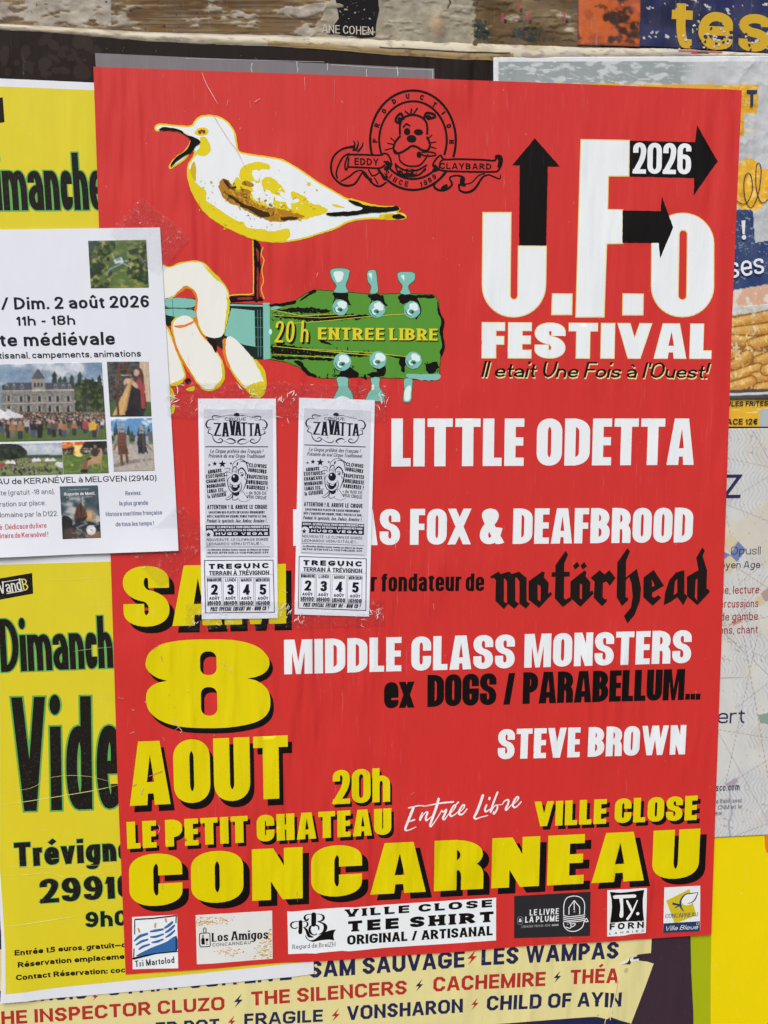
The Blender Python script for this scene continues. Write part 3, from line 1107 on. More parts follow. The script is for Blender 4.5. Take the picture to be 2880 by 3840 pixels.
# ================================================================== posters behind the red one
dk = make_sheet("dark_poster", "dark brown and black poster, mostly hidden behind the grey and red sheets", "poster", 'A',
                [(-300, 92), (0, 122), (320, 146), (640, 178), (900, 188), (1160, 198), (1659, 238), (2140, 266), (2150, 620), (-300, 620)], (36, 28, 26), -3.0, None, 'poster')
regs = []
for q in range(26):
    x, y = random.uniform(0, 420), random.uniform(165, 340)
    regs.append([(1, rough_line(P(dk, 'A', ell(x, y, random.uniform(8, 36), random.uniform(8, 44), 9, random.uniform(0, 90))), 2.0, 4, q))])
ink(dk, "faded_picture", [(regs, (50, 41, 36))])
regs = []
for q in range(16):
    x, y = random.uniform(0, 2100), random.uniform(180, 300)
    regs.append([poly(dk, 'A', ell(x, y, 1.6, 1.6, 6))])
ink(dk, "nick_mark", [(regs, (150, 140, 130))])

gr = make_sheet("grey_poster", "narrow strip of plain grey poster showing above the red poster's top edge", "poster", 'A',
                [(410, 229), (1000, 256), (1659, 286), (1876, 297), (1882, 700), (440, 700)], (122, 117, 120), -1.8, None, 'poster')
regs = [line(gr, 'A', [(x, y), (x + random.uniform(-5, 5), y + h * .35), (x + random.uniform(-5, 5), y + h * .7), (x + random.uniform(-3, 3), y + h)], [4, 2, 3.4, 1]) for x, y, h in
        ((1090, 275, 40), (1283, 268, 48), (1416, 275, 32), (1583, 300, 46), (1715, 290, 36), (1718, 300, 30))]
regs += [line(gr, 'A', [(800, 252), (1100, 260), (1400, 268)], 1.6), line(gr, 'A', [(1430, 280), (1700, 296), (1868, 302)], 2), line(gr, 'A', [(1868, 300), (1870, 360)], 2)]
ink(gr, "crease_mark", [(regs, (196, 192, 190))])

# yellow jumble-sale posters
YP = (221, 205, 42)
GRN = (98, 168, 84)
SPK = (34, 30, 26)


def fair_poster(label, outer, inner, lev, curl=None):
    sh = make_sheet("yellow_poster", label, "poster", None, [wall('S', *p, lev) for p in outer], WHITE, lev, curl, 'yellow', group="yellow jumble sale posters")
    ink(sh, "yellow_field", [([[(1, P(sh, 'S', inner))]], YP)], step=6.0)
    return sh


DIM = dict(wx=.11, wy=.125, xh=.685, track=.022, oval=True, wd=dict(D=.66, c=.42))


def outlined(sh, name, f, s, a, b, cap, st, gw=.022, dz0=.2):
    st0 = style(**dict(st, wob=.0))
    st1 = dict(st0, grow=gw)
    ink(sh, name, [(text(sh, f, s, a, b, cap, st1), GRN), (text(sh, f, s, a, b, cap, st0), SPK)], dz0=dz0, finish='speck')


ya = fair_poster("yellow jumble sale poster with black word Dimanche, left of the seagull, behind the white notice",
                 [(-700, 276), (0, 294), (360, 310), (480, 316), (520, 2104), (-700, 2104)], [(-670, 305), (0, 324), (350, 338), (470, 344), (505, 2060), (-670, 2060)], -1.5)
outlined(ya, "day_lettering", 'C', "Dimanche", (-200, 345), (915, 338), 495, DIM)
ink(ya, "logo_panel", [([[poly(ya, 'A', [(-120, 440), (12, 420), (20, 528), (-120, 552)])]], SPK)], dz0=.2)


def curl_left(x, z):
    t = max(0.0, min(1.0, (-350 - x) / 40))
    s = max(0.0, min(1.0, (-250 - z) / 200))
    return 3.0 * t * t * s


yb = fair_poster("yellow jumble sale poster reading Dimanche and Vide, below the white notice",
                 [(-30, 2102), (300, 2086), (700, 2070), (1140, 2052), (1177, 3652), (1100, 3663), (700, 3700), (300, 3735), (60, 3752), (4, 3757), (9, 3640), (6, 3500), (-8, 3300), (-18, 3000), (-24, 2600)],
                 [(-2, 2118), (430, 2105), (1100, 2080), (1160, 3607), (700, 3655), (300, 3694), (24, 3722), (22, 3560), (10, 3380), (0, 3250)], -1.1, curl_left)
outlined(yb, "day_lettering", 'K', "Dimanche", (13, 1212), (1282, 1163), 520, DIM)
outlined(yb, "event_lettering", 'S', "Vide", (54, 3042), (458, 3030), 424, dict(wx=.09, wy=.115, xh=.74, track=.04, oval=True), .014)
outlined(yb, "place_lettering", 'L', "Trévigno", (122, 957), (1062, 902), 192, dict(wx=.24, wy=.2, xh=.74, track=.09), .026)
outlined(yb, "postcode_lettering", 'L', "29910", (325, 1247), (1090, 1198), 190, dict(wx=.27, wy=.17, track=.10), .026)
outlined(yb, "hour_lettering", 'L', "9h00", (685, 1440), (1135, 1418), 122, dict(wx=.24, wy=.19, xh=.74, track=.10), .03)
for s, a, b in (("Entrée 1,5 euros, gratuit_do", (122, 1656), (1050, 1596)), ("Réservation emplacement", (148, 1750), (1062, 1687)), ("Contact Réservation: coch", (133, 1850), (1040, 1797))):
    ink(yb, "small_lettering", [(text(yb, 'L', s, a, b, 43, dict(wx=.275, wy=.23, xh=.76, track=.07, space=.34)), SPK)], dz0=.2)
ink(yb, "logo_panel", [([[poly(yb, 'K', [(-60, 296), (318, 233), (328, 437), (-60, 508)])]], SPK),
                       ([line(yb, 'K', [(18, 325), (222, 292)], 7, False), line(yb, 'K', [(70, 436), (225, 408)], 9, False)] +
                        text(yb, 'K', "Vand", (0, 440), (222, 402), 118, dict(wx=.11, wy=.09, xh=.72, ry=.2, track=.07)), (224, 224, 216)),
                       (text(yb, 'K', "B", (233, 408), (285, 400), 118, dict(wx=.10, wy=.08, track=.05)), (222, 214, 110))], dz0=.2, finish='speck')
# the folds across the yellow sheet
fr_ = []
for f, pts, w in (('L', [(0, 360), (240, 330), (430, 240), (700, 235), (955, 300)], 2.5), ('L', [(0, 465), (230, 432), (500, 390), (760, 345), (960, 300)], 5), ('L', [(10, 958), (200, 950), (420, 962), (960, 930)], 3),
                  ('L', [(10, 1026), (200, 1018), (400, 1005), (560, 1040), (980, 985)], 4), ('L', [(40, 1428), (230, 1405), (430, 1378), (620, 1350)], 6), ('L', [(240, 655), (360, 668)], 4), ('L', [(470, 700), (560, 708)], 3),
                  ('L', [(600, 1235), (980, 1212)], 3), ('K', [(330, 292), (700, 300), (1075, 268)], 3), ('K', [(640, 585), (735, 575)], 3), ('K', [(860, 550), (1130, 545)], 3), ('K', [(430, 1345), (650, 1340)], 3),
                  ('K', [(860, 1445), (1160, 1472)], 4), ('K', [(720, 1010), (880, 985), (1150, 960)], 3), ('K', [(240, 740), (440, 725)], 3), ('K', [(1040, 455), (1140, 462)], 5)):
    n_ = len(pts)
    fr_.append(line(yb, f, pts, [w * (.3 if i in (0, n_ - 1) else 1) * .8 for i in range(n_)]))
ink(yb, "crease_mark", [(fr_, (232, 226, 140))], dz0=.42)

# yellow and olive poster at the lower right
sh = make_sheet("plain_yellow_poster", "plain bright yellow poster with an olive band, at the lower right corner", "poster", 'S',
                [(2560, 3000), (3060, 3000), (3060, 4250), (2560, 4250)], (236, 212, 4), -3.2, None, 'yellow')
ink(sh, "olive_band", [([[poly(sh, 'S', [(2565, 3420), (2668, 3420), (2664, 3700), (2664, 4240), (2565, 4240)])]], (166, 178, 18))])
ink(sh, "orange_stain", [([[(1, rough_line(P(sh, 'R', [(635, 1850), (720, 1850), (720, 2010), (655, 1990), (645, 1930)]), 1.5, 4, 3))]], (222, 130, 30))])

# line-up poster along the bottom
CRM, NVY, LRED = (226, 216, 150), (38, 40, 78), (178, 48, 44)


def flap(x, z):
    # a stiff fold runs down the poster from the tear
    a, b = FLAP
    t = ((x - a[0]) * (b[0] - a[0]) + (z - a[1]) * (b[1] - a[1])) / ((b[0] - a[0])**2 + (b[1] - a[1])**2)
    d = ((x - a[0]) * (b[1] - a[1]) - (z - a[1]) * (b[0] - a[0])) / math.dist(a, b)
    k = max(0., min(1., t * 2.2 + .15))
    return 2.6 * k * math.exp(-(d / 15.0)**2) if d < 0 else 2.6 * k * math.exp(-(d / 9.0)**2)


FLAP = (wall('TR', 268, 480, -2.4), wall('TR', 90, 1330, -2.4))
lu = make_sheet("lineup_poster", "cream and plum concert line-up poster, torn at its right, along the bottom", "poster", 'S',
                [(-500, 3500), (2587, 3380), (2592, 3640), (2600, 3800), (2604, 4240), (-500, 4240)], (62, 46, 56), -2.4, flap, 'poster')
crm = [wall('S', *p, -2.4) for p in ((-495, 3560), (700, 3560), (1500, 3480))] + [wall('TR', *p, -2.4) for p in
       ((380, 60), (708, 60), (697, 326), (640, 332), (590, 338), (520, 348), (462, 372), (420, 392), (400, 436), (330, 462), (262, 482), (300, 478), (380, 470), (425, 470),
        (440, 440), (536, 424), (590, 432), (640, 436), (690, 452), (732, 463), (640, 720), (560, 930), (440, 1240), (300, 1195), (160, 1135), (120, 1165), (0, 1150))] + \
      [wall('S', *p, -2.4) for p in ((1800, 3845), (900, 3905), (-495, 3985))]
ink(lu, "parchment_field", [([[(1, crm)]], CRM)], step=6)
ink(lu, "torn_edge", [([[poly(lu, 'TR', [(262, 478), (330, 440), (400, 398), (418, 392), (400, 442), (350, 462), (290, 476)])],
                        [poly(lu, 'TR', [(425, 392), (462, 370), (518, 346), (516, 362), (470, 380), (464, 408), (536, 394), (538, 424), (440, 442), (420, 420)])]], (230, 228, 222)),
                      ([[poly(lu, 'TR', [(396, 440), (416, 396), (428, 470), (366, 470)])], [poly(lu, 'TR', [(464, 378), (520, 366), (530, 392), (466, 406)])]], (60, 46, 54))], dz0=.5)
fold = [line(lu, 'TR', [(268, 480), (262, 600), (240, 740), (205, 900), (170, 1080), (155, 1170)], [2, 4, 6, 9, 12, 8]), line(lu, 'TR', [(400, 290), (425, 330), (440, 370)], 4),
        line(lu, 'TR', [(390, 140), (450, 230)], 3), line(lu, 'TR', [(300, 580), (330, 600), (362, 660)], 5), line(lu, 'TR', [(160, 870), (140, 1000), (118, 1100)], [3, 8, 4]), line(lu, 'TR', [(230, 800), (190, 960), (150, 1120)], [2, 6, 3]), line(lu, 'TR', [(300, 140), (330, 200), (390, 300)], 2.5), line(lu, 'TR', [(262, 480), (330, 520), (380, 600)], [3, 2, 1]), line(lu, 'TR', [(100, 1150), (80, 1240)], [8, 4])]
ink(lu, "dull_patch", [([[(1, rough_line(P(lu, 'TR', ell(375, 545, 26, 30, 9)), 2, 4, 1))], [(1, rough_line(P(lu, 'TR', [(205, 905), (232, 800), (252, 690), (262, 700), (240, 830), (214, 930)]), 1, 4, 2))], [(1, rough_line(P(lu, 'TR', [(168, 1090), (196, 960), (206, 960), (184, 1100)]), 1, 4, 3))]], (196, 184, 118))], dz0=.3)  # darker cream patches, two of them narrow along the fold
ink(lu, "crease_mark", [(fold, (238, 232, 186))], dz0=.5)
ink(lu, "navy_band", [([[(1, [wall('S', *p, -2.4) for p in ((-495, 3992), (900, 3912), (1800, 3852))] + [wall('TR', *p, -2.4) for p in ((0, 1158), (120, 1173), (160, 1145), (300, 1205), (430, 1250), (420, 1400))] + [wall('S', 2300, 4230, -2.4), wall('S', -495, 4230, -2.4)])]], NVY)])
for col, f, s, a, b, cap in ((NVY, 'S', "SAM SAUVAGE", (1160, 3667), (1742, 3627), 63), (NVY, 'P', "LES WAMPAS", (420, 438), (1012, 408), 73),
                             (LRED, 'S', "THE INSPECTOR CLUZO", (-45, 3846), (842, 3786), 50), (LRED, 'S', "THE SILENCERS", (943, 3771), (1525, 3727), 52), (LRED, 'P', "CACHEMIRE", (212, 551), (697, 527), 62),
                             (LRED, 'P', "THÉA", (805, 521), (1010, 511), 62), (NVY, 'O', "FRAGILE", (790, 841), (1278, 813), 76), (NVY, 'S', "VONSHARON", (1302, 3825), (1735, 3796), 52), (NVY, 'P', "CHILD OF AYIN", (443, 633), (1022, 612), 62),
                             (NVY, 'O', "ER POT", (240, 895), (635, 870), 76), (NVY, 'L', "GEORGIO", (-10, 2047), (700, 2004), 108), (NVY, 'S', "SYNAPSON LIVE", (404, 3733), (1094, 3673), 52)):
    ink(lu, "band_lettering", [(text(lu, f, s, a, b, cap, BLOCK), col)], dz0=.25)


def bolt(cx, cy, h, col):
    p = [(.25, -.5), (-.3, .1), (-.02, .08), (-.25, .5), (.32, -.08), (.04, -.08), (.25, -.5)][:-1]
    ink(lu, "lightning_bolt", [([[poly(lu, 'S', [(cx + x * h, cy + y * h) for x, y in p])]], col)], dz0=.25)


bolt(1770, 3590, 58, LRED)
bolt(893, 3752, 54, NVY)
bolt(1572, 3694, 46, NVY)
bolt(2090, 3664, 46, NVY)
bolt(1258, 3805, 50, LRED)
bolt(1780, 3764, 46, LRED)
bolt(357, 3735, 34, LRED)
bolt(868, 3830, 46, LRED)

# ------------------------------------------------------------------ food poster, upper right
r = thing("food_poster", "crumpled mussels and fries poster, white and mustard, upper right behind the red poster", "poster", wall('H', 1300, 300, -2.6), -2.6)
fp = Sheet(r, -2.6, None, 'crumple')
pic = Picture(fp, 'H', [(160, -326), (1790, -334), (1790, 1690), (160, 1690)], .85)
X, Y = pic.X, pic.Y
cr = pic.n(90, 90, 3, 6)
ridge = 1 - np.abs(pic.n(70, 120, 5, 4) - .5) * 2
pic.fill(np.stack([.80 - .10 * cr, .815 - .10 * cr, .82 - .10 * cr], -1))
band = sstep(X + 260 * (pic.n(160, 160, 7) - .5), 1320, 1150) * (Y < -120)
pic.fill((150, 160, 158), band)
pic.fill((176, 178, 178), (X > 1240) * sstep(pic.n(140, 90, 9), .45, .7) * (Y < 200) * .8)
for q in range(60):
    x, y = random.uniform(170, 1200), random.uniform(-300, -190)
    a = random.uniform(-.3, .5)
    L = random.uniform(10, 90)
    pic.seg((x, y), (x + L, y + L * a), random.uniform(1.5, 4), (222, 225, 226), random.uniform(.3, .9))
scr = sstep(pic.n(60, 26, 15, 3), .52, .66) * (Y < -150)
pic.fill((216, 219, 220), scr * band * .7)
MUS = (224, 168, 28)
pic.poly([(418, -183), (1604, -176), (1598, -20), (1525, -20), (1524, 105), (1440, 105), (418, 0)], MUS)
pic.fill((236, 214, 140), sstep(pic.n(50, 9, 19, 5), .60, .70) * ((Y > -190) & (Y < 110) & (X > 418) & (X < 1600)) * .7)
for cx, cy, rx, ry in ((1552, 300, 62, 75), (1500, 390, 60, 95), (1640, 370, 80, 90), (1560, 430, 85, 85)):
    pic.ell(cx, cy, rx, ry, (232, 176, 34))
pic.fill((246, 214, 130), sstep(pic.n(22, 22, 23, 5), .56, .66) * (((X - 1560) / 150)**2 + ((Y - 370) / 150)**2 < 1) * .7)
pic.poly([(1400, 960), (1800, 880), (1800, 1060), (1400, 1090)], (214, 172, 142))
pic.fill((226, 214, 200), sstep(pic.n(30, 40, 27, 5), .5, .62) * ((Y > 900) & (Y < 1090)))
pic.poly([(1430, 505), (1560, 504), (1574, 522), (1586, 684), (1800, 655), (1800, 888), (1430, 950)], (40, 62, 108))
pic.fill((206, 212, 220), sstep(pic.n(16, 7, 29, 4), .66, .72) * ((X > 1430) & (Y > 500) & (Y < 940)) * .6)
# heap of chips
ph = Picture(fp, 'H', [(1396, 1040), (1788, 1010), (1788, 1536), (1396, 1538)], .5)
food = pic
pic = ph
X, Y = pic.X, pic.Y
pic.fill((206, 206, 200))
pic.fill((150, 92, 30), sstep(Y + 30 * (pic.n(30, 30, 51) - .5), 1070, 1082))
rnd = random.Random(5)
fries = [((1430, 1130), (1700, 1075)), ((1430, 1178), (1760, 1140)), ((1440, 1215), (1600, 1225)), ((1560, 1240), (1780, 1180)), ((1430, 1290), (1640, 1310)), ((1545, 1275), (1490, 1420)), ((1600, 1330), (1780, 1260)),
         ((1440, 1420), (1600, 1370)), ((1580, 1420), (1780, 1400)), ((1430, 1480), (1560, 1440)), ((1600, 1480), (1780, 1450)), ((1640, 1380), (1740, 1330)), ((1470, 1350), (1540, 1300))]
for a, b in fries:
    pic.seg(a, b, 66, (136, 76, 20))
    pic.seg(a, b, 56, (206, 138, 36))
    pic.seg((a[0] + 3, a[1] - 6), (b[0] - 5, b[1] - 6), 40, (222, 158, 52), .8)
    pic.seg((a[0] + 4, a[1] - 12), (b[0] - 6, b[1] - 12), 22, (238, 190, 98), .7)
    pic.fill((196, 128, 36), sstep(pic.n(14, 14, int(a[0] + b[1]) % 97, 4), .56, .7) * .28 * (((X - (a[0] + b[0]) / 2) ** 2 + (Y - (a[1] + b[1]) / 2) ** 2) < 90 ** 2))
pic.fill((250, 226, 160), sstep(pic.n(12, 18, 33, 5), .63, .72) * ((Y > 1075) & (Y < 1500)) * .7)
pic.fill((238, 236, 226), sstep(pic.n(26, 40, 35, 5), .66, .72) * ((Y > 1060) & (Y < 1420)) * .7)
pic.poly([(1380, 1490), (1800, 1478), (1800, 1540), (1380, 1540)], (70, 66, 62))
pic.seg((1380, 1515), (1800, 1500), 14, (214, 214, 210))
pic.h = food.h.mean() + 0 * X + .4 + .8 * pic.n(60, 60, 3)
build_food = pic
pic = food
X, Y = pic.X, pic.Y
pic.poly([(160, 1540), (1800, 1540), (1800, 1700), (160, 1700)], (228, 178, 30))
pic.fill((246, 226, 160), sstep(pic.n(60, 10, 37, 4), .62, .7) * (Y > 1540) * .7)
pic.poly([(1611, 1592), (1800, 1590), (1800, 1700), (1611, 1700)], (176, 182, 186))
brd = ((Y < -334 + 30) | (X < 186))
pic.fill((224, 227, 230), brd.astype(float))
pic.h = (1.6 * cr + .7 * ridge**4) * sstep(X, 1300, 1480) * sstep(Y, 1000, 400) + .4 * cr
pic.build("paper_sheet", 0)
build_food.build("printed_photo", 1.6, label="photo of a heap of chips")
ink(fp, "headline_lettering", [(text(fp, 'B', "T", (1562, 462), (1606, 462), 70, dict(wx=.2, wy=.2)), (40, 52, 96))], dz0=2.4)
ink(fp, "handwriting", [([line(fp, 'H', [(1455, 425), (1500, 470), (1538, 468), (1568, 400), (1560, 320), (1538, 310), (1522, 360), (1530, 450), (1562, 496), (1600, 420), (1616, 300), (1606, 255), (1590, 270), (1588, 380), (1612, 462), (1640, 462), (1680, 420)], 4.5)], (38, 44, 70))], dz0=2.4)
ink(fp, "slab_lettering", [(text(fp, 'H', "ses", (1444, 882), (1634, 852), 118, dict(wx=.12, wy=.11, xh=.72, track=.1, serif=(.05, .07))) +
                            [[poly(fp, 'H', [(1508, 566), (1530, 564), (1526, 640), (1514, 640)])], [poly(fp, 'H', ell(1522, 657, 12, 13, 14))]], WHITE)], dz0=2.4)
ink(fp, "menu_lettering", [(text(fp, 'Q', "ULES FRITES", (316, 97), (658, 92), 41, dict(wx=.21, wy=.18, track=.12)) + text(fp, 'Q', "ACE 12€", (316, 248), (571, 245), 48, dict(wx=.21, wy=.18, track=.12)), (40, 44, 52))], dz0=1.2)

# ------------------------------------------------------------------ map poster, right edge
r = thing("map_poster", "pale concert poster printed with an old sea chart, at the right edge", "poster", wall('Q', 500, 1900, -2.0), -2.0)
mp_ = Sheet(r, -2.0, None, 'plain')
pic = Picture(mp_, 'Q', [(-120, 284), (1000, 276), (1000, 3640), (-120, 3692)], .95)
X, Y = pic.X, pic.Y
tone = pic.n(260, 300, 3, 5)
pic.fill(np.stack([.80 + .05 * tone, .80 + .05 * tone, .775 + .05 * tone], -1))
pic.fill((206, 198, 178), sstep(tone, .55, .75) * .6)
wv = np.sin((X + 26 * np.sin(Y / 34.0) + 40 * (pic.n(120, 200, 7) - .5) + Y * .10) / 5.6)
reg = sstep(pic.n(240, 330, 11, 3), .40, .52)
pic.fill((184, 190, 200), sstep(wv, .2, .9) * reg * .75)
pic.fill((150, 166, 196), sstep(wv, .6, 1) * reg * .35 * sstep(pic.n(120, 120, 13), .45, .6))
for a, b, c in (((300, 905), (1000, 470), (150, 140, 140)), ((300, 905), (1000, 1180), (140, 148, 146)), ((310, 525), (1000, 670), (170, 140, 136)), ((300, 905), (560, 2250), (160, 150, 148)), ((300, 1980), (1000, 2640), (130, 130, 126)),
                ((240, 2780), (1000, 2900), (166, 138, 136)), ((240, 2780), (700, 3600), (156, 136, 136)), ((460, 2000), (680, 3250), (160, 128, 130)), ((580, 1980), (310, 3250), (150, 136, 136)), ((400, 2600), (1000, 2130), (136, 136, 132)),
                ((250, 2355), (1000, 2335), (128, 134, 130)), ((310, 3250), (1000, 2830), (166, 140, 146)), ((400, 3660), (1000, 3440), (140, 140, 136)), ((410, 1440), (1000, 1820), (176, 120, 116)), ((430, 1560), (1000, 1100), (150, 150, 140)),
                ((280, 1920), (1000, 1780), (160, 130, 124)), ((300, 1980), (860, 1250), (176, 120, 110)), ((540, 300), (760, 700), (130, 128, 122))):
    pic.seg(a, b, 4.6, c, .75)
for q in range(420):
    x, y = random.uniform(-50, 950), random.uniform(290, 3600)
    pic.ell(x, y, random.uniform(2.5, 5), random.uniform(2.5, 6), random.choice(((150, 150, 146), (134, 140, 138), (170, 130, 126))), .7)
for q in range(34):
    x, y = random.uniform(260, 760), random.choice((random.uniform(290, 480), random.uniform(1990, 2250), random.uniform(3230, 3600)))
    c = random.choice(((128, 134, 128), (170, 110, 110)))
    for k in range(6):
        pic.seg((x + k * 9, y + k * 3), (x + k * 9 + random.uniform(-4, 8), y + k * 3 + random.uniform(8, 16)), 3, c, .6)
for pts, c in (([(290, 1230), (350, 1140), (415, 1215), (350, 1330)], (214, 196, 160)), ([(350, 1330), (415, 1215), (480, 1285), (410, 1390)], (92, 112, 168)), ([(270, 1340), (300, 1300), (350, 1330), (290, 1375)], (92, 112, 168)),
               ([(290, 1375), (350, 1330), (410, 1390), (350, 1490), (280, 1470)], (212, 194, 158)), ([(320, 1080), (350, 1120), (310, 1140), (285, 1110)], (220, 210, 180)), ([(360, 1890), (470, 1850), (440, 1880), (380, 1920)], (196, 120, 112)),
               ([(600, 1650), (720, 1560), (720, 1700), (640, 1720)], (170, 140, 130)), ([(545, 1710), (600, 1660), (640, 1730), (600, 1760)], (206, 190, 146)), ([(580, 2660), (760, 2620), (760, 2740), (600, 2730)], (126, 146, 134)), ([(310, 3230), (400, 3180), (420, 3210), (350, 3290)], (160, 152, 166))):
    pic.poly(pts, c, .85)
for a, b in (((345, 3290), (365, 3480)), ((365, 3480), (340, 3550)), ((340, 3550), (350, 3680))):
    pic.seg(a, b, 16, (150, 162, 188), .8)
pic.build("paper_sheet", 0)
DK = (50, 50, 72)
for f, s, a, b, cap, st, col in (('Q', "Z", (290, 859), (434, 858), 196, dict(wx=.15, wy=.14), (44, 42, 84)), ('Q', "Opusll", (355, 1326), (600, 1325), 66, dict(THIN, wx=.09, wy=.08), DK), ('Q', "s", (258, 1326), (294, 1326), 62, dict(THIN), DK),
                                 ('Q', "oyen Age", (268, 1442), (597, 1438), 58, dict(THIN), DK), ('Q', "ue, lecture", (264, 1653), (588, 1648), 66, dict(THIN, wx=.11), (150, 56, 56)), ('Q', "ercussions", (262, 1768), (582, 1762), 66, dict(THIN, wx=.11), (150, 56, 56)),
                                 ('Q', "de gambe", (266, 1876), (578, 1868), 66, dict(THIN, wx=.11), (150, 56, 56)), ('Q', "ons, chant", (258, 1986), (577, 1979), 66, dict(THIN, wx=.11), (150, 56, 56)), ('R', "ert", (240, 914), (467, 910), 122, dict(wx=.115, wy=.105, xh=.72), (44, 42, 84)),
                                 ('R', "sco.com", (232, 1476), (427, 1468), 60, dict(THIN), DK), ('R', "e Babil, avec", (232, 1579), (450, 1570), 38, dict(THIN), (96, 98, 104)), ('R', "CNM et le", (247, 1629), (447, 1620), 36, dict(THIN, space=.5), (96, 98, 104)), ('R', "mor.", (226, 1678), (293, 1673), 36, dict(THIN), (96, 98, 104))):
    ink(mp_, "text_line", [(text(mp_, f, s, a, b, cap, st), col)], dz0=.25)

# ================================================================== the red festival poster
RED = (207, 51, 47)
YEL = (224, 207, 0)
WHT = (234, 239, 240)
BLK = (22, 19, 18)


def red_curl(x, z):
    e = 0.0
    if z > 40:                                      # the right edge bows out a little near the top
        e += 1.3 * math.exp(-((x - 281) / 7.0)**2) * min(1, (z - 40) / 60)
    if z < -400:                                    # the lower edge is cockled
        e += .5 * math.sin(x / 21.0) * (-400 - z) / 20
    return max(e, -.4)


rp = make_sheet("festival_poster", "large red festival poster with a seagull on a guitar, in the middle of the board", "poster", 'S',
                [(350, 250), (1000, 273), (2000, 309), (2782, 338), (2745, 1200), (2713, 2200), (2667, 3503), (2440, 3522), (2335, 3528), (2080, 3541), (1880, 3556), (1640, 3575), (1300, 3598), (1050, 3612), (820, 3630), (790, 3632), (471, 3656), (440, 2900), (412, 2000)],
                RED, 0.0, red_curl)


def lettering(name, f, s, a, b, cap, st, col, shadow=None, edge=None, shc=BLK):
    L = []
    if shadow:
        L.append((text(rp, f, s, a, b, cap, st, *shadow), shc))
    if edge:
        s1 = dict(style(**st), grow=edge[0])
        L.append((text(rp, f, s, a, b, cap, s1), edge[1]))
    L.append((text(rp, f, s, a, b, cap, st), col))
    return ink(rp, name, L)


# --- title block
def outl(pts, e, f='H'):
    """the same outline a little larger, for the printed yellow halo"""
    q = P(rp, f, pts)
    A = sum(q[i - 1][0] * q[i][1] - q[i][0] * q[i - 1][1] for i in range(len(q)))
    s = 1 if A > 0 else -1
    out = []
    n = len(q)
    for i in range(n):
        a, b, c = q[i - 1], q[i], q[(i + 1) % n]
        d1 = np.array([b[0] - a[0], b[1] - a[1]])
        d2 = np.array([c[0] - b[0], c[1] - b[1]])
        d1, d2 = d1 / (np.linalg.norm(d1) + 1e-9), d2 / (np.linalg.norm(d2) + 1e-9)
        n1, n2 = np.array([d1[1], -d1[0]]), np.array([d2[1], -d2[0]])
        m = (n1 + n2) / max(.5, 1 + float(n1 @ n2))
        out.append((b[0] + s * e * m[0], b[1] + s * e * m[1]))
    return out


U_ = rounded([(105, 522), (254, 522), (249, 997, 26), (295, 997, 26), (298, 705), (447, 705), (441, 1088, 172), (100, 1088, 172)], 9)
F_ = [(640, 124), (900, 128), (898, 318), (786, 318), (782, 505), (864, 507), (864, 686), (777, 688), (762, 1088), (612, 1088)]
O_ = rounded([(1028, 524, 165), (1362, 526, 165), (1358, 1088, 165), (1022, 1086, 165)], 9)
Oh = rounded([(1173, 612, 25), (1222, 614, 25), (1216, 1000, 26), (1166, 998, 26)], 6)
D1, D2 = [(484, 965), (588, 966), (586, 1075), (480, 1075)], [(869, 965), (976, 967), (974, 1077), (867, 1077)]
HALO = (232, 208, 120)
ink(rp, "title_lettering", [([[(1, outl(U_, .9))], [(1, outl(F_, .9))], [(1, outl(O_, .9)), (-1, outl(Oh, -.9))], [(1, outl(D1, .9))], [(1, outl(D2, .9))]], HALO),
                            ([[poly(rp, 'H', U_)], [poly(rp, 'H', F_)], [poly(rp, 'H', O_), poly(rp, 'H', Oh, -1)], [poly(rp, 'H', D1)], [poly(rp, 'H', D2)]], WHT)])
for pts in ([(386, 115), (523, 270), (457, 268), (448, 700), (300, 698), (303, 262), (262, 262)],
            [(866, 508), (1073, 512), (1080, 432), (1142, 600), (1070, 770), (1062, 686), (864, 684)]):
    ink(rp, "black_arrow", [([[(1, rough_line(P(rp, 'H', pts), .25, 1.5, 4))]], BLK)], dz0=.27)
ar = ink(rp, "black_arrow", [([[(1, rough_line(P(rp, 'H', [(905, 128), (1262, 135), (1272, 42), (1384, 240), (1254, 425), (1258, 330), (903, 322)]), .25, 1.5, 9))]], BLK)], dz0=.27, label="black arrow carrying the year")
ink(rp, "year_lettering", [(text(rp, 'H', "2026", (921, 307), (1238, 311), 169, dict(IMPACT, wx=.185, wy=.14, track=.045)), WHT)], parent=ar, dz0=.4)
lettering("festival_lettering", 'H', "FESTIVAL", (98, 1313), (1345, 1316), 190, dict(IMPACT, wx=.40, wy=.22, track=.07, ry=.24), WHT, None, (.018, HALO))
TAG = dict(wx=.155, wy=.11, xh=.56, shear=.24, track=.07, space=.34, k=.5, desc=.2)
random.seed(3)
t1 = text(rp, 'H', "Il etait Une Fois à l'Ouest!", (92, 1417), (1322, 1424), 86, dict(TAG, wob=0), 4, 8)
t2 = text(rp, 'H', "Il etait Une Fois à l'Ouest!", (92, 1417), (1322, 1424), 86, dict(TAG, wob=0))
ink(rp, "tagline_lettering", [(t1, (236, 214, 150)), (t2, BLK)])

# --- seagull
def sg(pts, amp=.45, n=4, seed=1.0):
    return (1, rough_line(P(rp, 'D', catmull(pts, True, n)), amp, 1.6, seed))


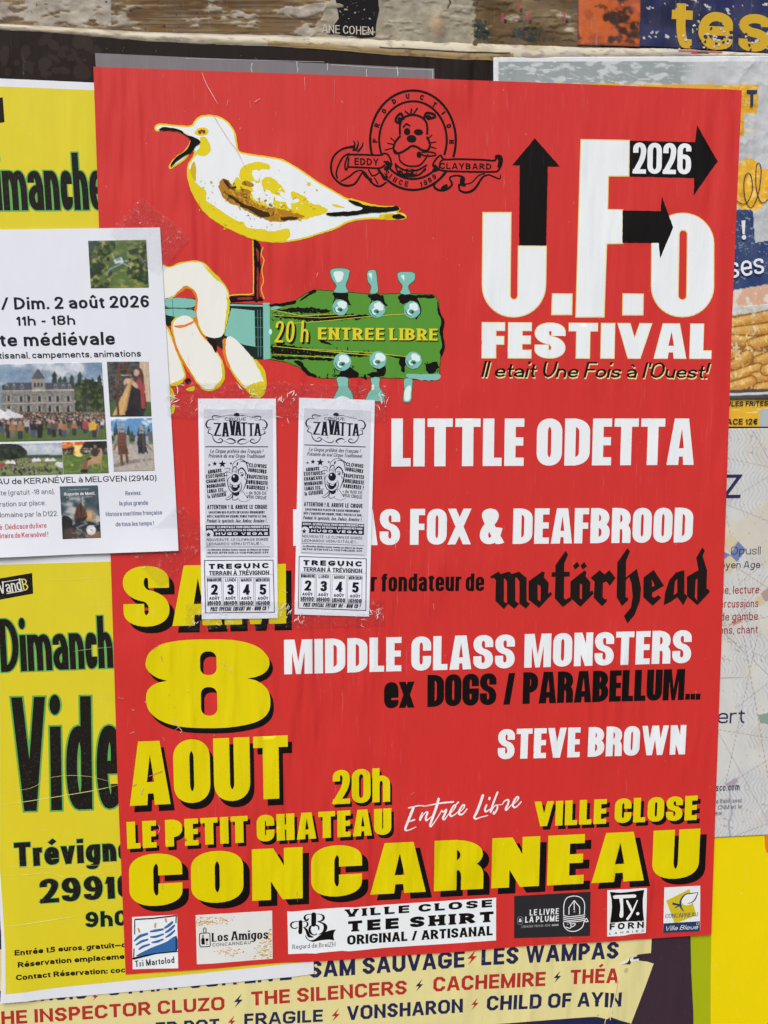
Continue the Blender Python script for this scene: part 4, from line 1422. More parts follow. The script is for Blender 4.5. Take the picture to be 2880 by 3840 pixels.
body = [(137, 165), (150, 147), (185, 143), (250, 150), (325, 152), (345, 125), (380, 102), (430, 97), (480, 108), (525, 140), (555, 185), (566, 240), (577, 283), (620, 297), (690, 308), (760, 318), (810, 332), (870, 365), (930, 405), (980, 440),
        (1040, 475), (1100, 510), (1135, 530), (1185, 540), (1225, 555), (1270, 565), (1330, 570), (1390, 572), (1412, 584), (1400, 602), (1430, 610), (1445, 625), (1435, 638), (1400, 642), (1340, 642), (1290, 638), (1230, 640), (1180, 646), (1130, 662),
        (1070, 692), (1000, 714), (930, 737), (850, 754), (770, 760), (700, 754), (640, 740), (560, 707), (480, 667), (410, 617), (355, 547), (320, 472), (305, 400), (311, 352), (332, 318), (343, 290), (325, 292), (300, 325), (260, 355), (222, 378), (211, 366), (225, 340), (255, 308), (290, 285), (316, 250), (322, 226),
        (312, 212), (265, 190), (200, 178), (150, 184)]
cx_, cy_ = 760, 420


def inset(pts, e):
    q = outl(pts, -e, 'D')
    return q


bsm = catmull(body, True, 4)
YB = (226, 206, 20)
wht_in = rough_line(inset(bsm, 1.5), .35, 1.6, 3)
yl = [sg([(375, 213), (408, 220), (430, 262), (420, 295), (390, 312), (358, 305), (346, 320), (352, 290), (372, 262)], .6),
      sg([(308, 402), (318, 376), (332, 392), (350, 445), (402, 490), (408, 540), (462, 580), (522, 622), (562, 645), (600, 655), (622, 682), (700, 692), (745, 702), (815, 690), (842, 712), (828, 742), (770, 757), (700, 752), (640, 738), (560, 705), (480, 665), (412, 615), (357, 545), (322, 470)], .9),
      sg([(600, 362), (660, 342), (722, 350), (733, 378), (690, 382), (680, 412), (690, 440), (668, 455), (640, 440), (594, 452), (578, 402)], 1.2),
      sg([(690, 440), (740, 420), (800, 470), (815, 500), (790, 520), (752, 505), (720, 512)], 1.2),
      sg([(860, 497), (905, 515), (945, 552), (1010, 572), (1035, 590), (1000, 615), (930, 635), (860, 640), (800, 600), (740, 560), (760, 540), (835, 552), (890, 545), (845, 520)], 1.3),
      sg([(560, 420), (600, 455), (640, 470), (660, 520), (700, 545), (735, 560), (700, 590), (600, 560), (540, 500)], 1.3),
      sg([(1060, 560), (1120, 575), (1110, 580), (1065, 572)], .8), sg([(930, 448), (945, 450), (942, 465), (928, 462)], .5), sg([(345, 192), (365, 166), (400, 165), (418, 180), (408, 198), (370, 205)], .3),
      sg([(1150, 532), (1190, 540), (1240, 556), (1290, 566), (1240, 566), (1180, 556)], .5), sg([(1300, 618), (1370, 606), (1385, 622), (1380, 637), (1320, 637)], .6), sg([(812, 690), (838, 692), (835, 715), (815, 712)], .6)]
whp = [sg([(645, 385), (690, 395), (675, 440), (650, 425)], 1.0), sg([(700, 480), (740, 500), (760, 535), (730, 570), (690, 520)], 1.3), sg([(820, 540), (840, 545), (848, 585), (825, 570)], .8), sg([(640, 500), (680, 510), (700, 545), (660, 540)], 1.0), sg([(790, 495), (840, 520), (830, 540), (795, 520)], .8), sg([(850, 535), (885, 535), (880, 552), (855, 550)], .6)]
br = [sg([(470, 470), (488, 430), (520, 438), (558, 488), (590, 480), (632, 496), (640, 540), (700, 575), (760, 580), (830, 598), (905, 618), (895, 634), (800, 652), (720, 642), (640, 606), (560, 566), (500, 535)], 1.4), sg([(600, 440), (650, 452), (640, 470), (598, 462)], .8)]
dkb = [sg([(490, 432), (515, 440), (530, 470), (560, 468), (550, 480), (518, 470)], .8), sg([(520, 515), (545, 520), (600, 560), (660, 580), (720, 600), (738, 618), (700, 628), (630, 592), (560, 552)], 1.1), sg([(790, 630), (850, 626), (880, 634), (810, 646)], .8)]
blk = [sg([(160, 178), (185, 162), (230, 166), (275, 178), (300, 200), (345, 215), (376, 236), (350, 262), (328, 292), (290, 312), (245, 345), (224, 368), (222, 356), (250, 318), (298, 284), (322, 246), (318, 222), (268, 188), (205, 178)], .35),
       sg([(1140, 540), (1190, 550), (1232, 568), (1350, 576), (1388, 570), (1406, 588), (1340, 602), (1250, 606), (1150, 620), (1042, 620), (1034, 606), (1120, 600), (1196, 594), (1214, 580), (1170, 562)], .5), sg([(1372, 620), (1405, 612), (1438, 630), (1402, 637), (1376, 632)], .4)]
red_ = [sg(ell(372, 186, 9, 9, 8), .3), sg(ell(392, 184, 8, 9, 8), .3), sg(ell(381, 178, 6, 5, 8), .2)]
grn = [sg([(322, 375), (345, 340), (352, 390), (350, 440), (335, 420)], .7), sg([(1330, 620), (1372, 612), (1370, 632), (1335, 634)], .4)]
one = lambda L: [[p] for p in L]
rs = random.Random(8)


def stipple(boxes, n, r0, r1):
    o = []
    for q in range(n):
        x0, y0, x1, y1 = rs.choice(boxes)
        x, y, r, a = rs.uniform(x0, x1), rs.uniform(y0, y1), rs.uniform(r0, r1), rs.uniform(0, 180)
        o.append([(1, P(rp, 'D', ell(x, y, r * rs.uniform(1, 2.4), r * .7, 6, a)))])
    return o

gull = ink(rp, "seagull_picture", [([[(1, rough_line(P(rp, 'D', bsm), .35, 1.6, 2))]], YB), ([[(1, wht_in)]], WHT), (one(yl), YB), (one(whp) + stipple([(700, 440, 950, 590)], 26, 2, 6), WHT), (one(grn) + stipple([(600, 480, 1000, 620)], 20, 2, 7), (206, 176, 24)), (one(br) + stipple([(600, 540, 900, 640)], 16, 3, 9), (176, 122, 26)), (stipple([(500, 470, 640, 560), (560, 520, 760, 600), (660, 570, 890, 645)], 70, 2, 7), (206, 168, 30)), (stipple([(500, 450, 640, 560), (620, 560, 880, 640)], 46, 2, 7), (122, 80, 22)), (stipple([(340, 420, 470, 600), (480, 610, 800, 700)], 50, 1.5, 4), (210, 190, 20)), (one(dkb), (66, 46, 22)), (one(blk), BLK), (one(red_), (150, 50, 30))], finish='plain')
lg = [sg([(652, 748), (672, 752), (684, 770), (690, 800), (683, 842), (690, 885), (682, 940), (680, 1052), (655, 1054), (656, 900), (652, 820)], .6), sg([(526, 1040), (560, 1036), (650, 1036), (690, 1044), (700, 1062), (640, 1062), (545, 1070), (530, 1062)], .6)]
lr = [sg([(664, 790), (678, 810), (676, 860), (670, 850), (668, 815)], .5), sg([(668, 900), (678, 905), (676, 1040), (668, 1040)], .5), sg([(570, 1046), (640, 1044), (640, 1054), (575, 1056)], .4)]
ly = [line(rp, 'D', [(648, 752), (650, 900), (650, 1000), (640, 1026), (560, 1030), (524, 1036)], 5), line(rp, 'D', [(700, 785), (690, 820), (705, 850), (694, 900), (702, 960), (690, 1000), (706, 1050)], 4)]
ink(rp, "leg", [(ly, YB), (one(lg), BLK), (one(lr), (150, 40, 34))], parent=gull, finish='plain')

# --- hand and guitar head
TEAL, GREEN, ORG = (128, 192, 178), (84, 147, 48), (226, 128, 24)
neck = [(170, 1045), (345, 1050), (540, 1072), (735, 1076), (738, 1370), (620, 1372), (470, 1250), (180, 1160)]
nk = ink(rp, "guitar_neck_picture", [([[poly(rp, 'D', [(180, 1044), (345, 1048), (350, 1160), (180, 1200)])], [poly(rp, 'D', [(520, 1072), (705, 1080), (704, 1366), (560, 1364), (400, 1250), (430, 1230)])]], (28, 44, 40)),
                                      ([[sg([(185, 1052), (335, 1052), (342, 1092), (250, 1100), (185, 1085)], .5)], [sg([(190, 1106), (330, 1108), (344, 1150), (200, 1136)], .5)], [poly(rp, 'D', [(535, 1100), (656, 1112), (660, 1300), (600, 1290), (500, 1240)])], [poly(rp, 'D', [(530, 1078), (700, 1084), (700, 1092), (530, 1088)])],
                                        [poly(rp, 'D', [(700, 1072), (735, 1072), (738, 1362), (702, 1366)])]], TEAL),
                                      (([line(rp, 'D', [(x, 1110), (x + 3, 1350)], 4, False) for x in (672, 686)]) + [line(rp, 'D', [(660, y), (700, y)], 3, False) for y in (1150, 1200, 1250, 1300)] +
                                       [line(rp, 'D', [(190, 1098), (340, 1100)], 4, False), line(rp, 'D', [(230, 1054), (236, 1150)], 3, False)], (74, 122, 112)), ([[sg(ell(738, 1222, 7, 16, 10), .5)]], (214, 236, 232))], finish='plain')
h1 = [(168, 886), (215, 884), (262, 866), (330, 853), (390, 862), (432, 902), (490, 962), (520, 1010), (531, 1080), (520, 1170), (500, 1240), (460, 1262), (402, 1250), (366, 1200), (350, 1130), (354, 1050), (338, 1012), (300, 992), (272, 1012), (240, 1042), (168, 1046)]
h2 = [(226, 1172), (268, 1135), (318, 1134), (348, 1166), (390, 1240), (432, 1282), (490, 1372), (502, 1450), (480, 1505), (420, 1530), (368, 1502), (300, 1402), (250, 1310), (230, 1230)]
h3 = [(500, 1262), (520, 1240), (545, 1242), (592, 1282), (650, 1350), (706, 1420), (718, 1500), (702, 1548), (662, 1568), (590, 1502), (530, 1420), (500, 1340)]
h4 = [(150, 1170), (202, 1190), (236, 1262), (270, 1352), (300, 1442), (288, 1472), (240, 1498), (150, 1500)]
HW = (236, 236, 226)
ins = lambda p, e: [(1, rough_line(outl(catmull(p, True, 4), -e, 'D'), .4, 1.6, 6))]
hand = ink(rp, "hand_picture", [([[sg(p, .5)] for p in (h1, h4, h2, h3)], (218, 200, 30)), ([[sg([(262, 1000), (290, 985), (345, 1010), (362, 1060), (362, 1180), (395, 1245), (420, 1268), (380, 1250), (345, 1150), (350, 1040), (305, 1000), (275, 1020)], .8)],
                                   [sg([(228, 1180), (262, 1182), (345, 1160), (340, 1185), (250, 1205), (238, 1230)], .8)], [sg([(232, 1230), (262, 1320), (310, 1410), (350, 1470), (320, 1440), (246, 1320)], .8)], [sg([(492, 1270), (510, 1260), (505, 1320), (530, 1400), (512, 1400), (494, 1340)], .7)]], ORG),
                                ([ins(h1, 1.3), ins(h4, 1.6), ins(h2, 1.4), ins(h3, 1.5)], HW), ([[sg([(240, 1036), (300, 984), (318, 994), (350, 1010), (336, 1008), (300, 998), (268, 1022)], 1.0)], [sg([(236, 1192), (290, 1186), (340, 1166), (330, 1182), (270, 1204)], .7)]], ORG),
                                ([[sg([(505, 1020), (528, 1080), (516, 1170), (498, 1236), (506, 1160), (514, 1080)], .8)], [sg([(484, 1380), (499, 1450), (478, 1500), (440, 1520), (476, 1478), (488, 1440)], .8)], [sg([(384, 868), (430, 908), (486, 966), (430, 925)], .7)], [sg([(640, 1346), (700, 1424), (712, 1490), (690, 1440)], .7)], [sg([(650, 1490), (705, 1480), (708, 1530), (664, 1560), (610, 1515)], .9)], [sg([(222, 1492), (285, 1470), (270, 1496), (230, 1505)], .7)], [sg([(216, 1510), (236, 1530), (240, 1562), (218, 1570)], .5)], [sg([(225, 1610), (245, 1600), (240, 1640), (222, 1650)], .5)], [sg([(318, 1510), (345, 1506), (340, 1530), (300, 1524)], .5)]], (216, 200, 10)),
                                ([[sg([(296, 1478), (316, 1462), (328, 1482), (308, 1492)], .6)], [sg([(410, 1262), (455, 1266), (458, 1330), (436, 1300)], .5)]], (40, 20, 20))], finish='plain')
hs = [(732, 1080), (800, 1075), (870, 1056), (920, 1022), (960, 1003), (1100, 1010), (1250, 1025), (1450, 1022), (1588, 1028), (1612, 1060), (1616, 1120), (1641, 1172), (1630, 1220), (1641, 1300), (1622, 1352), (1615, 1473), (1570, 1477), (1400, 1466), (1200, 1461), (1000, 1466), (940, 1450), (880, 1405), (820, 1382), (732, 1366)]
BL = lambda pts, a=1.0: [sg(pts, a, 3)]
bl = [BL([(735, 1078), (800, 1074), (868, 1058), (862, 1078), (800, 1090), (740, 1092)]), BL([(900, 1050), (960, 1004), (972, 1016), (930, 1040), (890, 1066)], .7), BL([(770, 1110), (900, 1096), (1000, 1104), (1060, 1110), (1000, 1126), (850, 1122)], 1.6),
      BL([(740, 1135), (900, 1140), (1050, 1130), (1250, 1136), (1240, 1150), (1000, 1168), (900, 1160), (800, 1150)], 1.8), BL([(1060, 1022), (1142, 1022), (1140, 1050), (1160, 1085), (1130, 1080), (1080, 1050), (1062, 1080), (1070, 1046)], 1.2),
      BL([(1245, 1032), (1322, 1032), (1330, 1072), (1345, 1085), (1325, 1080), (1270, 1062), (1248, 1090), (1262, 1060)], 1.2), BL([(1400, 1036), (1500, 1030), (1582, 1034), (1580, 1048), (1500, 1044), (1516, 1080), (1516, 1130), (1490, 1158), (1505, 1110), (1480, 1060), (1425, 1080)], 1.2),
      BL([(745, 1290), (860, 1296), (960, 1312), (1100, 1330), (1250, 1338), (1240, 1350), (1090, 1348), (900, 1344), (760, 1340)], 2.2), BL([(750, 1350), (880, 1352), (1050, 1358), (1060, 1372), (900, 1366), (770, 1364)], 1.4),
      BL([(860, 1372), (900, 1374), (930, 1420), (980, 1452), (940, 1450), (890, 1405)], 1.2), BL([(1080, 1402), (1160, 1412), (1200, 1440), (1180, 1458), (1085, 1458), (1100, 1430)], 1.4), BL([(1270, 1404), (1330, 1402), (1326, 1450), (1260, 1458), (1240, 1440), (1290, 1430)], 1.4),
      BL([(1405, 1350), (1440, 1356), (1432, 1430), (1412, 1410)], 1.3), BL([(1545, 1390), (1600, 1380), (1604, 1420), (1570, 1446), (1545, 1420)], 2.0), BL([(1604, 1060), (1618, 1120), (1643, 1172), (1632, 1222), (1643, 1300), (1625, 1352), (1616, 1330), (1628, 1290), (1614, 1220), (1626, 1170), (1604, 1120)], .7),
      BL([(1000, 1260), (1060, 1290), (1000, 1280)], .8), BL([(1345, 1345), (1420, 1352), (1400, 1360)], .6), BL([(1230, 1440), (1240, 1470), (1220, 1460)], .6)]
head = ink(rp, "guitar_headstock_picture", [([[(1, rough_line(P(rp, 'D', hs), .5, 2, 8))]], (46, 60, 20)), ([[(1, rough_line(outl(hs, -.7, 'D'), .5, 2, 8))]], GREEN), (bl + stipple([(745, 1100, 1060, 1165), (745, 1290, 1250, 1350), (1540, 1380, 1610, 1440), (1060, 1400, 1180, 1455), (900, 1440, 1240, 1462)], 150, 1.5, 5), BLK), (stipple([(745, 1110, 1000, 1165), (745, 1295, 1100, 1350)], 60, 1.2, 4), (70, 128, 34)),
                                            ([[sg([(1450, 1440), (1520, 1444), (1610, 1442), (1612, 1468), (1560, 1474), (1455, 1462)], .8, 3)], [sg([(740, 1100), (760, 1090), (800, 1096), (760, 1106)], .6, 3)]], TEAL),
                                            ([line(rp, 'D', [(740, 1106), (900, 1140), (1080, 1130)], 3, False), line(rp, 'D', [(830, 1180), (1000, 1168), (1280, 1140), (1440, 1130)], 3, False), line(rp, 'D', [(740, 1136), (1000, 1150), (1180, 1136)], 2.5, False), line(rp, 'D', [(750, 1296), (1000, 1322), (1260, 1344)], 3, False),
                                              line(rp, 'D', [(755, 1338), (1050, 1356), (1090, 1362)], 2.5, False), line(rp, 'D', [(900, 1310), (1260, 1330), (1440, 1352)], 2.5, False)], (214, 206, 60))], finish='plain')
TG = dict(wx=.115, wy=.10, xh=.62, track=.12, space=.3, shear=.1)
ink(rp, "lettering", [(text(rp, 'D', "20 h", (764, 1282), (938, 1280), 112, TG, 5, 5), BLK), (text(rp, 'D', "20 h", (760, 1278), (934, 1276), 112, TG), (222, 206, 40))], parent=head, finish='plain', dz0=.5)
SERB = dict(wx=.29, wy=.15, track=.16, space=.36, serif=(.08, .10), legR=False, k=.6)
ink(rp, "lettering", [(text(rp, 'D', "ENTREE LIBRE", (985, 1262), (1604, 1268), 62, SERB, 4, 5), BLK), (text(rp, 'D', "ENTREE LIBRE", (985, 1262), (1604, 1268), 62, SERB), (222, 206, 40))], parent=head, finish='plain', dz0=.5)
pegs = [[(1048, 900), (1098, 889), (1150, 900), (1148, 935), (1132, 985), (1142, 1020), (1065, 1020), (1078, 985), (1055, 950)], [(1240, 908), (1265, 898), (1287, 906), (1296, 960), (1297, 1020), (1252, 1026), (1258, 990), (1238, 955)], [(1395, 917), (1440, 908), (1488, 917), (1487, 955), (1455, 988), (1468, 1028), (1408, 1026), (1420, 988), (1400, 955)],
        [(1080, 1458), (1140, 1458), (1145, 1505), (1166, 1545), (1163, 1584), (1066, 1582), (1072, 1545), (1088, 1510)], [(1258, 1458), (1308, 1458), (1305, 1505), (1330, 1548), (1320, 1584), (1236, 1580), (1240, 1545), (1260, 1510)], [(1430, 1465), (1475, 1465), (1474, 1520), (1468, 1584), (1424, 1584), (1428, 1520)]]
disc = [(1100, 1096, 40), (1290, 1106, 42), (1472, 1108, 42), (1111, 1378, 45), (1296, 1368, 43), (1480, 1370, 42)]
for i, (pg, (x, y, r)) in enumerate(zip(pegs, disc)):
    hl = [(pg[0][0] * .75 + pg[2][0] * .25 + dx_, pg[0][1] + dy_) for dx_, dy_ in ((-6, 14), (40 if i == 0 else 14, 12), (36 if i == 0 else 12, 50), (10, 66 if i == 0 else 40))] if i < 3 else [[(1076, 1572), (1110, 1554), (1150, 1568), (1120, 1580)], [(1262, 1500), (1276, 1496), (1276, 1520), (1264, 1524)], [(1436, 1524), (1466, 1500), (1462, 1572), (1434, 1576)]][i - 3]
    pgo = ink(rp, "tuning_peg", [([[(1, rough_line(P(rp, 'D', catmull(pg, True, 3)), .4, 2, i))]], (70, 96, 40)), ([[(1, rough_line(outl(catmull(pg, True, 3), -.7, 'D'), .3, 2, i))]], TEAL), ([[sg(hl, .6, 3)]], (226, 240, 238))], parent=head, finish='plain', dz0=.2)
    ink(rp, "peg_washer", [([[sg(ell(x, y, r, r * 1.05, 16), .5, 2)]], TEAL), ([[sg(ell(x + 10, y - 14, r * .62, r * .5, 12, 30), .9, 2)], [sg(ell(x - 12, y + 12, r * .3, r * .4, 10), .9, 2)]], (224, 240, 238)), ([[sg(ell(x - 2, y + 10, r * .34, r * .26, 10), .6, 2)], [sg([(x - r * .9, y - 4), (x - r * .5, y + r * .55), (x, y + r * .86), (x - r * .6, y + r * .66)], .5, 2)]], (74, 140, 130)), ([[sg(ell(x + 2, y + 13, r * .15, r * .12, 8), .3, 2)]], (30, 60, 50))], parent=head, finish='plain', dz0=.62)

# --- producer's emblem
G_ = lambda pts, w, sm=True, cl=False: line(rp, 'G', pts, [v * 1.5 for v in w] if isinstance(w, list) else w * 1.5, sm, cl)
ring = lambda cx, cy, rx, ry, w: [(1, P(rp, 'G', ell(cx, cy, rx + w / 2, ry + w / 2, 56))), (-1, P(rp, 'G', ell(cx, cy, rx - w / 2, ry - w / 2, 56)))]
cut = [(-1, P(rp, 'G', p)) for p in ([(400, 596), (560, 590), (625, 690), (560, 715), (520, 725), (400, 720)], [(1000, 620), (1060, 600), (1220, 640), (1220, 745), (1000, 745), (955, 700)])]
emb = ink(rp, "production_emblem", [([ring(803, 475, 370, 430, 21) + cut, ring(803, 474, 292, 336, 19) + cut] +
      [G_(p, w) for p, w in (([(245, 598), (380, 600), (520, 604), (550, 590), (585, 598), (612, 650), (615, 690), (590, 680), (555, 660)], 11), ([(248, 706), (400, 712), (512, 716), (560, 690)], 11), ([(250, 600), (228, 640), (215, 700), (226, 732), (240, 700), (248, 630)], 10),
                             ([(250, 590), (200, 620), (160, 690), (140, 760), (150, 800)], 10), ([(290, 530), (200, 548), (130, 600), (98, 670), (102, 760), (150, 830), (220, 866), (300, 850), (360, 760)], [16, 12, 12, 12, 12, 12, 14, 12, 10]),
                             ([(180, 830), (250, 790), (300, 750), (350, 735), (390, 760), (430, 820), (470, 860), (520, 872), (570, 840)], [8, 10, 10, 8, 12, 14, 12, 12, 10]), ([(420, 730), (450, 780), (490, 770), (520, 740)], 9), ([(470, 800), (500, 850)], 8),
                             ([(1000, 640), (1040, 606), (1075, 640), (1200, 638), (1400, 644), (1510, 650), (1520, 612), (1560, 612), (1572, 660), (1540, 735), (1480, 748), (1200, 745), (1060, 738), (1000, 715), (975, 690), (1000, 640)], 11), ([(1075, 640), (1040, 660), (1030, 715)], 9),
                             ([(1540, 620), (1556, 650), (1548, 700)], 22), ([(1080, 750), (1040, 800), (985, 860), (1010, 900), (1080, 905), (1140, 860), (1120, 800), (1180, 780), (1240, 800), (1230, 850), (1200, 860)], [10, 10, 12, 14, 14, 12, 10, 10, 14, 16, 12]),
                             ([(1200, 860), (1210, 910), (1275, 925), (1340, 890), (1400, 800), (1450, 775), (1500, 790), (1550, 808), (1560, 775)], [12, 12, 14, 14, 12, 9, 9, 8, 5]), ([(1250, 855), (1310, 840), (1370, 780), (1420, 765)], 8),
                             ([(290, 560), (300, 500), (285, 480)], [14, 9, 3]), ([(310, 560), (330, 510), (325, 475)], [14, 9, 3]), ([(330, 570), (365, 525), (370, 490)], [14, 9, 3]), ([(580, 670), (600, 700), (570, 720)], 26), ([(990, 700), (1010, 725), (985, 735)], 22),
                             ([(370, 745), (400, 790), (440, 815)], 16), ([(540, 780), (560, 810), (575, 790)], 18), ([(1225, 810), (1225, 850), (1245, 860)], 22), ([(1060, 890), (1090, 870)], 22))], BLK)])
pl = []
for c, x, y in zip("PRODUCTION", (474, 492, 553, 640, 757, 879, 988, 1066, 1112, 1136), (478, 345, 222, 138, 95, 105, 168, 238, 352, 488)):
    pl.append(letter_at(rp, 'G', c, (x, y), math.degrees(math.atan2(x - 803, -(y - 475) / 1.13)), 44, .5 if c == 'I' else .74, dict(wx=.26 if c != 'I' else .3, wy=.22)) if c != 'I' else G_([(1055, 248), (1077, 229)], 9, False))
for c, x, y, a in (("S", 577, 757, 42), ("I", 608, 788, 36), ("N", 648, 815, 28), ("C", 696, 838, 18), ("E", 746, 852, 9), ("1", 872, 856, -8), ("9", 910, 840, -16), ("8", 948, 818, -24), ("9", 986, 790, -32)):
    pl.append(letter_at(rp, 'G', c, (x, y), a, 44, .26 if c in 'I' else .4 if c == '1' else .66, dict(wx=.2, wy=.18, serif=(.06, .08))))
pl += text(rp, 'G', "EDDY", (298, 687), (504, 692), 60, dict(wx=.2, wy=.17, track=.16)) + text(rp, 'G', "CLAYBARD", (1032, 722), (1480, 728), 52, dict(wx=.22, wy=.18, track=.2))
ink(rp, "ribbon_lettering", [(pl, BLK)], parent=emb, dz0=.3)
# a plain bulldog's head of our own inside the ring
dog = [G_(p, w) for p, w in (([(690, 420), (690, 350), (705, 300), (740, 270), (800, 255), (860, 268), (905, 300), (925, 350), (925, 420)], 12), ([(720, 290), (700, 245), (665, 270), (655, 310), (690, 330)], 14), ([(900, 280), (920, 240), (980, 250), (990, 275), (930, 290)], 14),
       ([(690, 440), (650, 490), (635, 540), (650, 585), (700, 580), (760, 545), (790, 525), (830, 530), (880, 560), (930, 560), (950, 510), (925, 450)], 12), ([(640, 560), (680, 600), (690, 650), (740, 690), (800, 700), (860, 690), (900, 650), (930, 600)], 9),
       ([(720, 360), (745, 335), (775, 350)], 9), ([(650, 680), (700, 720), (770, 740), (850, 730), (920, 690)], 10), ([(650, 690), (680, 760), (760, 785), (850, 775), (910, 720)], 10), ([(785, 250), (790, 205)], 10), ([(805, 250), (840, 200)], 9), ([(770, 250), (735, 225)], 8),
       ([(640, 480), (610, 455)], 6), ([(630, 510), (585, 500)], 6), ([(635, 540), (560, 560)], 6), ([(925, 470), (965, 430)], 6), ([(940, 500), (1000, 490)], 6), ([(945, 530), (1000, 545)], 6), ([(880, 580), (930, 575), (990, 585), (995, 605), (930, 612), (880, 600)], 8))]
dog += [[(1, P(rp, 'G', ell(*e)))] for e in ((752, 400, 28, 30, 16, 10), (850, 405, 40, 26, 16, 5), (790, 462, 42, 32, 18, 5), (690, 300, 20, 26, 12, 0), (935, 275, 24, 18, 12, 0), (660, 700, 14, 12, 6, 20), (690, 745, 16, 12, 6, 20), (900, 735, 16, 12, 6, -20), (855, 600, 22, 28, 10, 0))]
dog += [[(1, P(rp, 'G', ell(770, 752, 70, 32, 20))), (-1, P(rp, 'G', ell(728, 745, 16, 17, 10))), (-1, P(rp, 'G', ell(772, 740, 20, 18, 10))), (-1, P(rp, 'G', ell(820, 750, 15, 16, 10)))]]
ink(rp, "dog_head_drawing", [(dog, BLK)], parent=emb, dz0=.3)

# --- the bill
BN = lambda s, f, a, b, cap, st, col, name="band_lettering": lettering(name, f, s, a, b, cap, st, col)
BN("LITTLE ODETTA", 'I', (357, 230), (1402, 224), 163, IMPACT, WHT)
BN("LUCAS FOX & DEAFBROOD", 'I', (18, 504), (1397, 492), 123, IMPACT, WHT)
BN("r fondateur de", 'I', (286, 662), (677, 660), 61, dict(IMPACT, wx=.205, wy=.14, track=.08, space=.25), BLK, "credit_lettering")
BN("MIDDLE CLASS MONSTERS", 'F', (614, 1457), (1492, 1432), 73, IMPACT, WHT)
z3 = lambda x, y: (1040 + x / 1.02407, 2360 + y / 1.02407)
EX = dict(IMPACT, wx=.225, track=.03)
ink(rp, "credit_lettering", [([g for s, a, b, cap in (("ex", (410, 304), (524, 300), 122), ("DOGS", (576, 298), (840, 289), 122), ("/", (868, 289), (912, 287), 120), ("PARABELLUM", (941, 286), (1561, 271), 120)) for g in text(rp, 'S', s, z3(*a), z3(*b), cap / 1.02407, EX)] +
                              [text(rp, 'S', ".", z3(x, 270), z3(x + 18, 270), 117, dict(IMPACT, wx=.15, wy=.19))[0] for x in (1566, 1586, 1606)], BLK)])
BN("STEVE BROWN", 'N', (490, 238), (1300, 217), 128, IMPACT, WHT)
mh = [[(33, 255), (95, 218), (110, 236), (172, 218), (192, 236), (242, 218), (298, 264), (298, 430), (308, 442), (324, 450), (292, 486), (246, 450), (246, 290), (228, 262), (216, 262), (216, 430), (244, 452), (210, 488), (156, 446), (156, 290), (138, 264), (134, 272), (134, 436), (164, 452), (134, 490), (72, 430), (76, 280), (60, 262), (46, 270)],
      [(312, 288), (412, 216), (430, 226), (422, 258), (458, 300), (454, 376), (472, 366), (482, 382), (388, 482), (312, 422)],
      [(478, 224), (506, 222), (506, 172), (580, 68), (598, 96), (570, 160), (570, 220), (610, 220), (610, 254), (570, 256), (568, 412), (582, 420), (612, 404), (626, 424), (560, 476), (502, 412), (506, 256), (478, 256)],
      [(616, 290), (716, 210), (732, 222), (724, 250), (760, 296), (756, 364), (774, 354), (784, 376), (688, 474), (614, 408)], [(632, 176), (664, 148), (682, 176), (650, 204)], [(688, 174), (716, 148), (734, 182), (704, 204)],
      [(762, 262), (828, 208), (862, 240), (896, 208), (942, 264), (900, 322), (876, 290), (850, 300), (848, 404), (866, 420), (880, 416), (878, 434), (844, 470), (784, 408), (790, 290), (768, 272)],
      [(954, 152), (1028, 48), (1046, 74), (1018, 140), (1016, 260), (1096, 198), (1112, 270), (1126, 340), (1118, 430), (1080, 530), (1028, 594), (1002, 540), (1052, 480), (1066, 400), (1056, 300), (1040, 256), (1016, 280), (1014, 404), (1030, 408), (1034, 424), (988, 468), (950, 404)],
      [(1144, 260), (1218, 206), (1292, 320), (1206, 372), (1206, 400), (1224, 408), (1250, 388), (1272, 408), (1210, 466), (1142, 404)],
      [(1290, 462), (1300, 370), (1330, 280), (1380, 224), (1440, 208), (1440, 380), (1452, 386), (1462, 404), (1432, 462), (1388, 404), (1340, 438)],
      [(1458, 256), (1542, 208), (1526, 118), (1570, 42), (1588, 68), (1572, 104), (1604, 210), (1600, 340), (1616, 350), (1624, 366), (1534, 462), (1458, 396)]]
mhole = {1: [[(378, 310), (400, 326), (398, 436), (378, 420)]], 3: [[(684, 304), (700, 312), (698, 420), (682, 410)]], 8: [[(1204, 274), (1226, 320), (1206, 330)]], 9: [[(1372, 290), (1388, 270), (1388, 370), (1362, 390)]], 10: [[(1522, 276), (1534, 268), (1532, 430), (1514, 402)]]}
ink(rp, "blackletter_lettering", [([[poly(rp, 'MH', g)] + [poly(rp, 'MH', h, -1) for h in mhole.get(i, [])] for i, g in enumerate(mh)], (32, 26, 24))])
